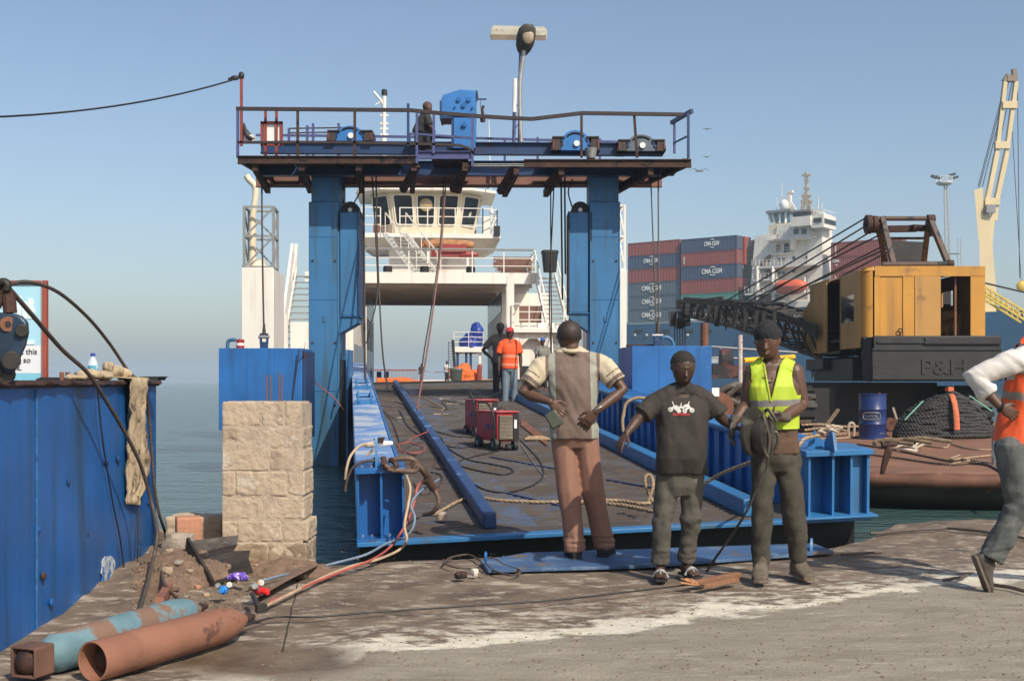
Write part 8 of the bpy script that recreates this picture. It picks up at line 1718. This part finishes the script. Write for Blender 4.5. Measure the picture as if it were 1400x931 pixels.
mb = MB(); a = m1.K['WR']; mb.tube([a + unit(V((.6, -.1, .75))) * .03 + V((.03 * math.cos(R(t_)), .03 * math.sin(R(t_)), .018 * math.cos(R(t_)))) for t_ in range(0, 360, 30)], .008, 6, closed=True); mb.build('bracelet', m_galv, m1.o)
mb = MB(); c = P(757, 573, 8.97); mb.box(c, (.10, .03, .13), (V((.85, 0, .5)), Y_, V((-.5, 0, .85)))); one(mb, 'phone_case', M('olive_case', (.06, .07, .05), .4), 'dark case held against the hip by the man seen from behind', 'case', bevel=.012)
J2 = dict(H=(934, 502, -.05), N=(934, 524, .02), SL=(901, 546, 0), SR=(966, 544, 0), EL=(874, 571, -.05), ER=(986, 571, -.02), WL=(857, 592, -.16), WR=(1001, 583, -.14),
    HL=(914, 652, 0), HR=(947, 652, 0), KL=(905, 712, -.03), KR=(945, 708, 0), AL=(903, 771, 0), AR=(938, 768, .06))
m2 = person('person', 'man in a dark grey printed t-shirt looking down, arms held out', 8.4, J2, V((.12, -1, -.55)), s=.96, up_=V((.03, -.42, 1)), belly=.05, skin=m_skin2,
   hands={'L': ((-.55, -.3, -.8), (.3, .9, -.3), (.6, -.5, .1), dict(curl=.45, spread=.14, curls=(.2, .5, .7, .8))), 'R': ((.8, -.2, -.25), (0, .2, -1), (.1, -1, .2), dict(curl=.5))},
   footdir={'L': V((-.12, -1, 0)), 'R': V((.28, -1, 0))}, feet='bare')
m_ts = M('charcoal_tshirt', (.036, .030, .026), .9, var=.18, vs=8, bump=.2, bs=90)
ts = shirt(m2, [m_ts], 'tshirt', t0=.0, off=.026, sleeve=.85, slr=(.074, .078, .084), hem=1.06, disp=lambda p: .016 * noise.noise(V((p.x * 8, p.y * 8, p.z * 3.5))) + .007 * noise.noise(V((p.x * 20 + p.z * 6, p.y * 20, p.z * 8))))
mb = MB(); mb.tube([m2.K['N'] - Z * .042 + V((.082 * math.cos(R(a)), .074 * math.sin(R(a)) - .005, .024 * math.sin(R(a)))) for a in range(0, 360, 20)], .009, 8, closed=True); mb.build('neck_band', m_ts, ts)
m_tr2 = M('grey_work_trousers', (.075, .068, .055), .85, var=.3, vs=7, bump=.25, bs=50, patch=[((.12, .11, .085), .6, 5)])
trousers(m2, m_tr2, w=(.090, .076, .066, .066), foot=.98)
for q_, fd in (('L', V((-.12, -1, 0))), ('R', V((.28, -1, 0)))):
 A = m2.K['A' + q_]; fd = unit(fd); ul = fd.cross(-Z); mb = MB(); pr_ = [(-.07, -.03), (-.05, -.042), (.06, -.042), (.15, -.052), (.21, -.036), (.215, .03), (.15, .05), (.06, .042), (-.05, .042), (-.07, .03)]
 mb.prism(pr_, A - Z * .095, fd, ul, Z, .018); so_ = mb.build('sandal', m_black, m2.o, bevel=.003)
 mb = MB(); mb.tube([A + fd * .10 + ul * (-.052 + .104 * i / 8) - Z * (.078 - .052 * math.sin(math.pi * i / 8)) for i in range(9)], .013, 6, sq=(1, 1)); mb.tube([A + fd * .10 + Z * -.03, A + fd * .16 - Z * .062], .009, 6); mb.build('strap', M('strap_pale', (.25, .25, .25), .5) if 1 else m_black, so_)
def drape(mb, target, name, mat, par, off=.003, dirv=V((0, 1, 0))):
 off_ = wloc(target); bvh = BVHTree.FromPolygons([v.co + off_ for v in target.data.vertices], [tuple(p.vertices) for p in target.data.polygons])
 for i, v in enumerate(mb.v):
  h_ = bvh.ray_cast(v - dirv * .6, dirv)
  if h_[0] is not None: mb.v[i] = h_[0] - dirv * (off + (v.y - yref) * -1 if 0 else off)
 return mb.build(name, mat, par)
yref = 8.2
def disc(mb, cx, cy, r, r0=0, n=14):
 for i in range(n):
  a, b = 2 * math.pi * i / n, 2 * math.pi * (i + 1) / n; mb.quad(P(cx + r0 * math.cos(a), cy + r0 * math.sin(a), yref), P(cx + r * math.cos(a), cy + r * math.sin(a), yref), P(cx + r * math.cos(b), cy + r * math.sin(b), yref), P(cx + r0 * math.cos(b), cy + r0 * math.sin(b), yref))
def stroke(mb, x0, y0, x1, y1, w_):
 d = math.hypot(x1 - x0, y1 - y0); nx_, ny_ = -(y1 - y0) / d * w_ / 2, (x1 - x0) / d * w_ / 2; n = max(1, int(d / 3))
 for i in range(n):
  a, b = i / n, (i + 1) / n; p = lambda t, s_: P(x0 + (x1 - x0) * t + s_ * nx_, y0 + (y1 - y0) * t + s_ * ny_, yref); mb.quad(p(a, 1), p(b, 1), p(b, -1), p(a, -1))
mb = MB(); disc(mb, 919, 560, 3.2, 1.6); disc(mb, 930, 562, 3.0, 1.2); disc(mb, 938, 562, 3.0, 1.2); disc(mb, 948, 561, 3.2, 1.6)
for a in ((919, 560, 926, 555, 3), (926, 555, 931, 560, 3.5), (931, 556, 937, 558, 3), (937, 556, 943, 554, 3.5), (943, 554, 948, 561, 2.5), (924, 558, 931, 563, 3), (938, 561, 944, 557, 3), (924, 556, 922, 549, 1.2), (943, 555, 945, 549, 1.2), (933, 556, 934, 551, 1.2)): stroke(mb, *a)
drape(mb, ts, 'shirt_print', M('print_white', (.55, .53, .48), .8), ts)
mb = MB()
for i in range(9): stroke(mb, 922 + i * 2.6, 566.5 + (abs(i - 4) * .1), 924 + i * 2.6, 566.5, 3.2)
drape(mb, ts, 'shirt_print_line', M('print_red', (.42, .04, .04), .8), ts, .0035)
J3 = dict(H=(1049, 467, -.05), N=(1056, 490, 0), SL=(1030, 509, 0), SR=(1086, 508, 0), EL=(1020, 553, .02), ER=(1097, 553, -.02), WL=(1004, 577, -.10), WR=(1070, 571, -.20),
    HL=(1044, 618, 0), HR=(1076, 618, 0), KL=(1042, 692, -.04), KR=(1084, 690, 0), AL=(1040, 771, -.03), AR=(1092, 768, .08))
m3 = person('person', 'worker in a yellow high-visibility vest and dark cap holding a tool and cable', 8.35, J3, V((-.35, -1, -.25)), s=1.0, up_=V((-.08, -.22, 1)), skin=m_skin, hair=False,
   hands={'L': ((-.3, -.3, -.9), (.5, .2, -.3), (-.4, -.8, .1), dict(curl=.6)), 'R': ((-.85, -.35, .0), (0, .2, -1), (-.2, -.7, .6), dict(curl=1.1))},
   footdir={'L': V((-.25, -1, 0)), 'R': V((.1, -1, 0))}, fit=1.16)
m_tank3 = M('brown_tank_top', (.10, .055, .035), .9, var=.2, vs=8, bump=.2, bs=80)
m_hiv = M('hivis_yellow', (.40, .52, .03), .65, var=.12, vs=6, patch=[((.25, .30, .06), .62, 4)])
m_tape = M('reflective_tape', (.22, .20, .20), .4, var=.12, vs=6)
def ctop(c, n):
 z = c.z; return z > m3.K['SL'].z - .09
mb = MB(); m3.torso(mb, .012, .0, .82, 1.04); mb.loft([m3.ring(t, .172, .134) for t in (-.02, .06, .15)], 26, 2.3)
me = remesh(mb, .009, 2); mesh_obj(me, 'tank_top', [m_tank3], m3.o, disp=wr_disp(.012, (12, 12, 5)))
mb = MB(); m3.torso(mb, .026, -.10, 1.10, 1.0); mb.ell(m3.K['SL'] + V((.02, 0, .0)), (.06, .07, .055), ID, 14, 10); mb.ell(m3.K['SR'] + V((-.02, 0, .0)), (.06, .07, .055), ID, 14, 10)
me = remesh(mb, .0055, 2)
def pxy(c): return c.x / c.y * F + CX, HY - (c.z - H) / c.y * F
def cutv(c, n):
 px, py = pxy(c)
 if py > 587 + .006 * (px - 1060) ** 2 * -.15: return True
 if (c - m3.K['N']).length < .088: return True
 if c.y < m3.K['N'].y + .02 and py < 549:          # V neck
  hw_ = (549 - py) * .22 + .5; cxv = 1054 + (549 - py) * .04
  if abs(px - cxv) < hw_: return True
 if py < 540:                                     # arm holes
  w5 = math.sin(math.pi * max(0, min(1, (py - 488) / 52)))
  if px > 1090 - 7 * w5 or px < 1022 + 5 * w5: return True
 return False
def mfv(c, n):
 px, py = pxy(c); return 1 if (547 < py + (px - 1055) * .03 < 556) or (572 < py < 579 and px < 1052) else 0
_b = BVHTree.FromPolygons([v.co.copy() for v in me.vertices], [tuple(p.vertices) for p in me.polygons])
def onv(px, py):
 o = V((0, 0, H)); d = unit(P(px, py, 8) - o); h_ = _b.ray_cast(o, d); return (h_[0] - d * .004) if h_[0] else None
vest = mesh_obj(me, 'safety_vest', [m_hiv, m_tape], m3.o, cut=cutv, matfn=mfv, disp=wr_disp(.010, (11, 11, 3.5), .4)); sdm = vest.modifiers.new('t', 'SOLIDIFY'); sdm.thickness = .006
for pl in ([(1054 + (549 - y_) * .04 + s_ * ((549 - y_) * .22 + .5), y_) for y_ in range(549, 496, -4)] for s_ in (-1, 1)):
 pts = [p for p in (onv(*a) for a in pl) if p is not None and abs(p.y - 8.25) < .2]
 mb = MB(); mb.tube(pts, .0065, 6); mb.build('vest_binding', m_hiv, vest)
pts = [p for p in (onv(x_, 586.3 - .0009 * (x_ - 1060) ** 2) for x_ in range(1027, 1095, 4)) if p is not None]
mb = MB(); mb.tube(pts, .006, 6); mb.build('vest_binding', m_hiv, vest)
mb = MB(); mb.tube([P(1046 + 7 * (1 + math.cos(R(a))) , 511 + 10 * math.sin(R(a)), 8.35 - .115) for a in range(0, 181, 15)], .005, 6, False); mb.build('neck_cord', M('cord_tan', (.3, .2, .12), .6), m3.o)
m_tr3 = M('dark_olive_trousers', (.052, .046, .034), .9, var=.3, vs=7, bump=.3, bs=50, patch=[((.09, .08, .06), .6, 5)])
trousers(m3, m_tr3, w=(.092, .082, .072, .066), foot=.98, disp=lambda p: .016 * noise.noise(V((p.x * 9 + p.z * 4, p.y * 9, p.z * 5))) + .009 * noise.noise(V((p.x * 16 - p.z * 7, p.y * 16, p.z * 12))), top=.2)
m_boot = M('dusty_boot', (.11, .09, .065), .85, var=.3, vs=14, bump=.3, bs=40)
for q_, fd in (('L', V((-.25, -1, 0))), ('R', V((.1, -1, 0)))): shoe(m3, q_, fd, m_boot, m_sole, high=.06, s=1.12)
m_cap3 = M('black_knit_cap', (.016, .016, .018), .95, var=.3, vs=30, bump=.5, bs=70)
mb = MB(); at = m3.at; hs = m3.hs; mb.ell(at(0, -.12, .42), (.80 * hs, .93 * hs, .80 * hs), m3.HB, 22, 16); mb.ell(at(0, -.25, .75), (.62 * hs, .7 * hs, .55 * hs), m3.HB, 20, 12); me = remesh(mb, .007, 2)
mesh_obj(me, 'knit_cap', [m_cap3], m3.o, cut=lambda c, n: (c - at(0, 0, 0)).dot(m3.HB[2]) / hs < .20 - .10 * ((c - at(0, 0, 0)).dot(m3.HB[1]) / hs < 0), disp=wr_disp(.004, (40, 40, 40)))
m_glove = M('grey_work_glove', (.10, .09, .075), .9, var=.3, vs=20, bump=.3, bs=60)
mb = MB(); hand(mb, m3.K['WL'], (-.3, -.3, -.9), (.5, .2, -.3), (-.4, -.8, .1), s=1.13, curl=.6); mb.tube([m3.K['WL'] + V((.01, .02, .04)), m3.K['WL']], [.036, .032], 14); me = remesh(mb, .006, 2); mesh_obj(me, 'glove', [m_glove], m3.o)
mb = MB(); hand(mb, m3.K['WR'], (-.85, -.35, .0), (0, .2, -1), (-.2, -.7, .6), s=1.13, curl=1.1); mb.tube([m3.K['WR'] + V((.045, .02, .0)), m3.K['WR']], [.036, .033], 14); me = remesh(mb, .006, 2); mesh_obj(me, 'glove', [m_glove], m3.o)
t = thing('grease_disc', 'dark grinding disc guard and cable bundle held in front of the vested worker', 'tool', P(1030, 625, 8.1))
mb = MB(); c = P(1029, 590, 8.08); B = (V((.55, -.8, .1)).normalized(), V((0, 0, 1)), V((.8, .55, 0)).normalized()); B = (unit(V((.62, .78, 0))), V((0, 0, 1)), unit(V((-.78, .62, .1))))
mb.lathe(c, [(.02, -.03), (.17, -.02), (.175, 0), (.17, .01), (.05, .02)], B, 30)
mb.lathe(c + V((.07, .0, -.03)), [(.05, -.06), (.13, -.05), (.14, 0), (.12, .05), (.05, .06)], B, 26); mb.build('disc_stack', M('oily_dark_tool', (.03, .026, .022), .5, var=.5, vs=8, patch=[((.08, .07, .05), .6, 7)]), t, smooth=50)
mb = MB(); mb.tube(catmull([P(1046, 562, 8.05), P(1044, 568, 8.02), P(1047, 580, 8.0), P(1052, 600, 8.0), P(1050, 620, 8.0)]), .012, 8); mb.tube(catmull([P(1046, 562, 8.05), P(1050, 560, 8.02), P(1056, 567, 8.0), P(1062, 577, 8.0)]), .012, 8); mb.tube(catmull([P(1052, 600, 8.0), P(1060, 590, 8.0), P(1064, 600, 8.0), P(1060, 615, 8.02)]), .011, 8); mb.tube(catmull([P(1048, 585, 8.0), P(1043, 600, 8.0), P(1046, 618, 8.0), P(1050, 625, 8.0)]), .013, 8); mb.build('electrode_clamp', M('clamp_brown', (.07, .058, .045), .5, metal=.3, var=.4), t)
cable([P(1050, 620, 8.0), P(1048, 640, 8.0), P(1036, 665, 8.0), P(1020, 700, 8.05), P(998, 735, 8.2), P(980, 760, 8.3), G(966, 781, .01)], .009, 'grey welding cable running from the vested worker down to the ground', m_wire)
J4 = dict(H=(1442, 425, 0), N=(1418, 452, 0), SL=(1392, 492, -.14), SR=(1432, 478, .16), EL=(1331, 516, -.12), ER=(1480, 530, .1), WL=(1368, 556, -.20), WR=(1490, 575, 0),
    HL=(1382, 612, -.08), HR=(1400, 612, .09), KL=(1393, 692, -.08), KR=(1480, 690, .10), AL=(1352, 768, -.06), AR=(1520, 765, .1))
m4 = person('person', 'man in a white shirt and orange vest striding out of the picture, hand on hip', 8.0, J4, V((1, -.1, 0)), s=1.0, skin=m_skin, vox=.007,
   hands={'L': ((.75, .1, -.45), (.2, 1, 0), (.5, 0, .8), dict(curl=.5, spread=.1)), 'R': ((.3, -.2, -.9), (-.8, .2, 0), (.4, -.4, 0), dict(curl=.5))},
   footdir={'L': V((.25, 0, -.97)), 'Ld': V((-.97, 0, -.25)), 'R': V((1, 0, 0))}, eyes=False)
m_ws = M('white_work_shirt', (.60, .57, .53), .85, var=.08, vs=6, bump=.2, bs=70)
shirt(m4, [m_ws], t0=-.22, off=.016, full=.62, slr=(.084, .088, .076), hem=1.06, sleeve=1, disp=lambda p: .012 * noise.noise(V((p.x * 8 + p.z * 12, p.y * 10, p.z * 4 - p.x * 6))) + .005 * noise.noise(V((p.x * 20 + p.z * 24, p.y * 20, p.z * 9))))
m_hivo = M('hivis_orange', (.75, .10, .02), .6, var=.1, vs=6)
m_tape2 = M('reflective_tape_dull', (.25, .20, .17), .4, var=.1)
mb = MB(); m4.torso(mb, .032, -.06, 1.02, 1.05); me = remesh(mb, .009, 2)
def cut4(c, n):
 px, py = pxy(c); return (py < 520 and px < 1388 and c.y < 8.0) or (n.z < -.8 and py > 565) or (abs(px - 1392) < 15 and 470 < py < 512 and c.y < 7.93) or py < 470 and px < 1395
mesh_obj(me, 'safety_vest', [m_hivo, m_tape2], m4.o, cut=cut4, matfn=lambda c, n: (lambda px, py: 1 if (535 < py - (px - 1380) * .1 < 546) else 0)(*pxy(c)), disp=wr_disp(.012, (10, 10, 4)))
m_jean = M('grey_blue_jeans', (.085, .092, .088), .85, var=.25, vs=7, bump=.2, bs=80, patch=[((.13, .135, .125), .56, 4)])
trousers(m4, m_jean, w=(.104, .090, .082, .082), foot=.94)
for q_, fd, dn in (('L', V((.35, 0, -.94)), V((-.94, 0, -.35))), ('R', V((1, 0, 0)), V((0, 0, -1)))): shoe(m4, q_, fd, M('dusty_sandal', (.07, .055, .045), .8, var=.4, vs=12), m_sole, dn)
mb = MB(); a = m4.K['WL']; mb.tube([a + V((.012 * math.sin(R(t_)), .032 * math.cos(R(t_)), .032 * math.sin(R(t_)))) for t_ in range(0, 360, 30)], .009, 6, closed=True); mb.build('wrist_watch', m_black, m4.o)
def figure(label, Y, x, yh, yf, face, shirtm, trm, sk=m_skin2, hip=None, hat=None, spread=0, arms='down', group=None, vox=.012, hatshape=False, s=None, both=False, seated=False, shoes_=True):
 Hh = (yf - yh) * Y / F; s = s or Hh / 1.76; u = lambda f: yf - (yf - yh) * f; pxm = F / Y      # pixels per metre
 k = s * pxm;
 J = dict(H=(x, u(.935)), N=(x, u(.845)), SL=(x - .175 * k, u(.80)), SR=(x + .175 * k, u(.80)), HL=(x - .085 * k, u(.51)), HR=(x + .085 * k, u(.51)), KL=(x - (.09 + spread) * k, u(.28)), KR=(x + (.09 + spread) * k, u(.28)), AL=(x - (.10 + spread * 2) * k, u(.05)), AR=(x + (.10 + spread * 2) * k, u(.05), .05))
 for q_, sg in (('L', -1), ('R', 1)):
  a = arms if isinstance(arms, str) else arms[q_]
  if a == 'down': J['E' + q_] = (x + sg * .235 * k, u(.63)); J['W' + q_] = (x + sg * .24 * k, u(.48), -.05)
  elif a == 'hip': J['E' + q_] = (x + sg * .40 * k, u(.64), .02); J['W' + q_] = (x + sg * .20 * k, u(.54), -.08)
  elif a == 'fore': J['E' + q_] = (x + sg * .22 * k, u(.64)); J['W' + q_] = (x + sg * .12 * k - .1 * k, u(.63), -.2)
  elif a == 'cross': J['E' + q_] = (x + sg * .22 * k, u(.64)); J['W' + q_] = (x - sg * .08 * k, u(.66), -.16)
 f = unit(face)
 pr = person('person', label, Y, J, f, s=s, skin=sk, vox=vox, hands={q_: ((0, -.1, -1), (-1 if q_ == 'R' else 1, 0, 0), (0, -1, 0), dict(curl=.4)) for q_ in 'LR'}, footdir={'L': V(f), 'R': V(f)}, eyes=Y < 40, hair=hat is None, group=group)
 shirt(pr, [shirtm] if not isinstance(shirtm, list) else shirtm, t0=-.18, off=.02, sleeve=.75, slr=(.076, .080, .084), hem=1.06, vox=max(.012, vox), matfn=hip, disp=wr_disp(.012, (8, 8, 4)))
 trousers(pr, trm, vox=max(.012, vox), disp=wr_disp(.01, (9, 9, 4)))
 for q_ in 'LR': shoe(pr, q_, f, m_black, m_black)
 if hat:
  at, hs = pr.at, pr.hs; mb = MB(); mb.ell(at(0, -.1, .38), (.78 * hs, .92 * hs, .68 * hs), pr.HB, 18, 12); me = remesh(mb, .012, 1); B = pr.HB
  hh = mesh_obj(me, 'cap', [hat], pr.o, cut=lambda c, n: (c - at(0, 0, 0)).dot(B[2]) / hs < .30)
  mb = MB(); mb.loft([(at(0, .62, .30), .55 * hs, .05 * hs, B[0], B[2]), (at(0, 1.0, .24), .5 * hs, .04 * hs, B[0], B[2]), (at(0, 1.28, .16), .3 * hs, .03 * hs, B[0], B[2])], 14, 2.2); mb.build('peak', hat, hh)
 return pr
m_or = M('orange_tshirt', (.80, .10, .02), .75, var=.08, vs=5)
m_orb = M('orange_reflect_band', (.75, .28, .18), .5, var=.08)
Yo_ = 25.6
p5 = figure('man in a bright orange shirt, blue jeans and red cap standing beyond the welders', Yo_, 697, 447.5, 557, V((-.15, -1, 0)), [m_or, m_orb], M('pale_blue_jeans', (.17, .22, .26), .85, var=.2, vs=4), hat=M('red_cap', (.5, .03, .04), .7), hip=lambda c, n: (lambda px, py: 1 if (485 < py < 488.5 or 497 < py < 500) else 0)(*pxy(c)), arms='down', vox=.011)
p6 = figure('man in a grey t-shirt and dark trousers, hand on hip, behind the orange-shirted man', 28.5, 684, 441, 547, V((.0, -1, 0)), M('grey_brown_tshirt', (.16, .12, .10), .85, var=.1), M('black_trousers', (.02, .018, .018), .8), arms={'L': 'hip', 'R': 'down'}, vox=.012)
p7 = figure('man in a blue cap and grey top under the ferry stair landing', 40, 742, 462, 532, V((-.4, -1, 0)), M('grey_top', (.20, .19, .17), .85), M('black_trousers', (.02, .018, .018), .8), hat=M('blue_cap', (.02, .09, .40), .7), vox=.014)
p8 = figure('distant man in a dark top at the far end of the car deck', 88, 576, 497, 523, V((-.5, 1, 0)), M('dark_top', (.05, .035, .035), .85), M('dusty_pale_trousers', (.35, .30, .27), .85), vox=.03)
p9 = figure('distant man in a pale shirt at the far end of the car deck', 88, 611, 493.5, 524, V((-1, -.2, 0)), M('pale_shirt_far', (.45, .45, .45), .85), M('black_trousers', (.02, .018, .018), .8), arms='fore', vox=.03)
Yg_ = 23.9
J = dict(H=(585, 147, 0), N=(583, 155, 0), SL=(578, 159, .14), SR=(585, 161, -.16), EL=(580, 171, .2), ER=(588, 173, -.22), WL=(587, 181, .1), WR=(591, 184, -.12), HL=(573, 181, .09), HR=(574, 183, -.09), KL=(590, 180, .12), KR=(592, 182, -.10), AL=(583, 202, .10), AR=(580, 203, -.10))
p10 = person('person', 'person in dark clothes and headscarf sitting on the gantry platform beside the blue housing', Yg_, J, V((.8, -.6, -.1)), s=.92, skin=m_skin, vox=.011, hands={'L': ((.5, 0, -.8), (-1, 0, 0), (0, -1, 0), dict(curl=.4)), 'R': ((.5, 0, -.8), (-1, 0, 0), (0, -1, 0), dict(curl=.4))}, footdir={'L': V((1, -.2, 0)), 'R': V((1, -.2, 0))}, hair=False, eyes=False)
m_dk = M('dark_jacket', (.03, .028, .03), .85, var=.2)
shirt(p10, [m_dk], 'jacket', t0=-.2, off=.03, sleeve=.9, slr=(.08, .08, .08), hem=1.15, vox=.013); trousers(p10, m_dk, vox=.013, disp=wr_disp(.01, (9, 9, 4)))
mb = MB(); at, hs, B = p10.at, p10.hs, p10.HB; mb.ell(at(0, -.15, .2), (.85 * hs, .98 * hs, .95 * hs), B, 18, 12); mb.cap([at(0, -.4, -.4), at(0, -.3, -1.4)], [.6 * hs, .75 * hs], 12); me = remesh(mb, .013, 2); mesh_obj(me, 'head_scarf', [M('brown_scarf', (.10, .06, .055), .85)], p10.o, cut=lambda c, n: (c - at(0, .75, -.1)).length < .62 * hs)
for q_ in 'LR': shoe(p10, q_, V((1, -.2, 0)), m_black, m_black)
mb = MB(); c = P(578, 203, Yg_); mb.mm((c.x - .16, Yg_ - .2, c.z), (c.x + .16, Yg_ + .2, P(0, 186, Yg_).z)); one(mb, 'black_drum', m_black, 'small black tub the seated person sits on', 'tub', bevel=.03)
# ================================================================ HAZE over the harbour
hm = bpy.data.materials.new('harbour_haze'); hm.use_nodes = True; n = hm.node_tree.nodes; n.remove(n['Principled BSDF'])
pv = n.new('ShaderNodeVolumePrincipled'); pv.inputs['Color'].default_value = (.68, .85, 1.0, 1); pv.inputs['Density'].default_value = .0006; pv.inputs['Anisotropy'].default_value = .0
hm.node_tree.links.new(pv.outputs[0], n['Material Output'].inputs['Volume'])
mb = MB(); mb.mm((-3600, -400, -2.8), (3600, 3600, 42)); o = mb.build('haze', hm, org=(0, 0, -2.8)); setp(o, 'thin pale sea haze over the whole harbour', None, None, 'stuff')
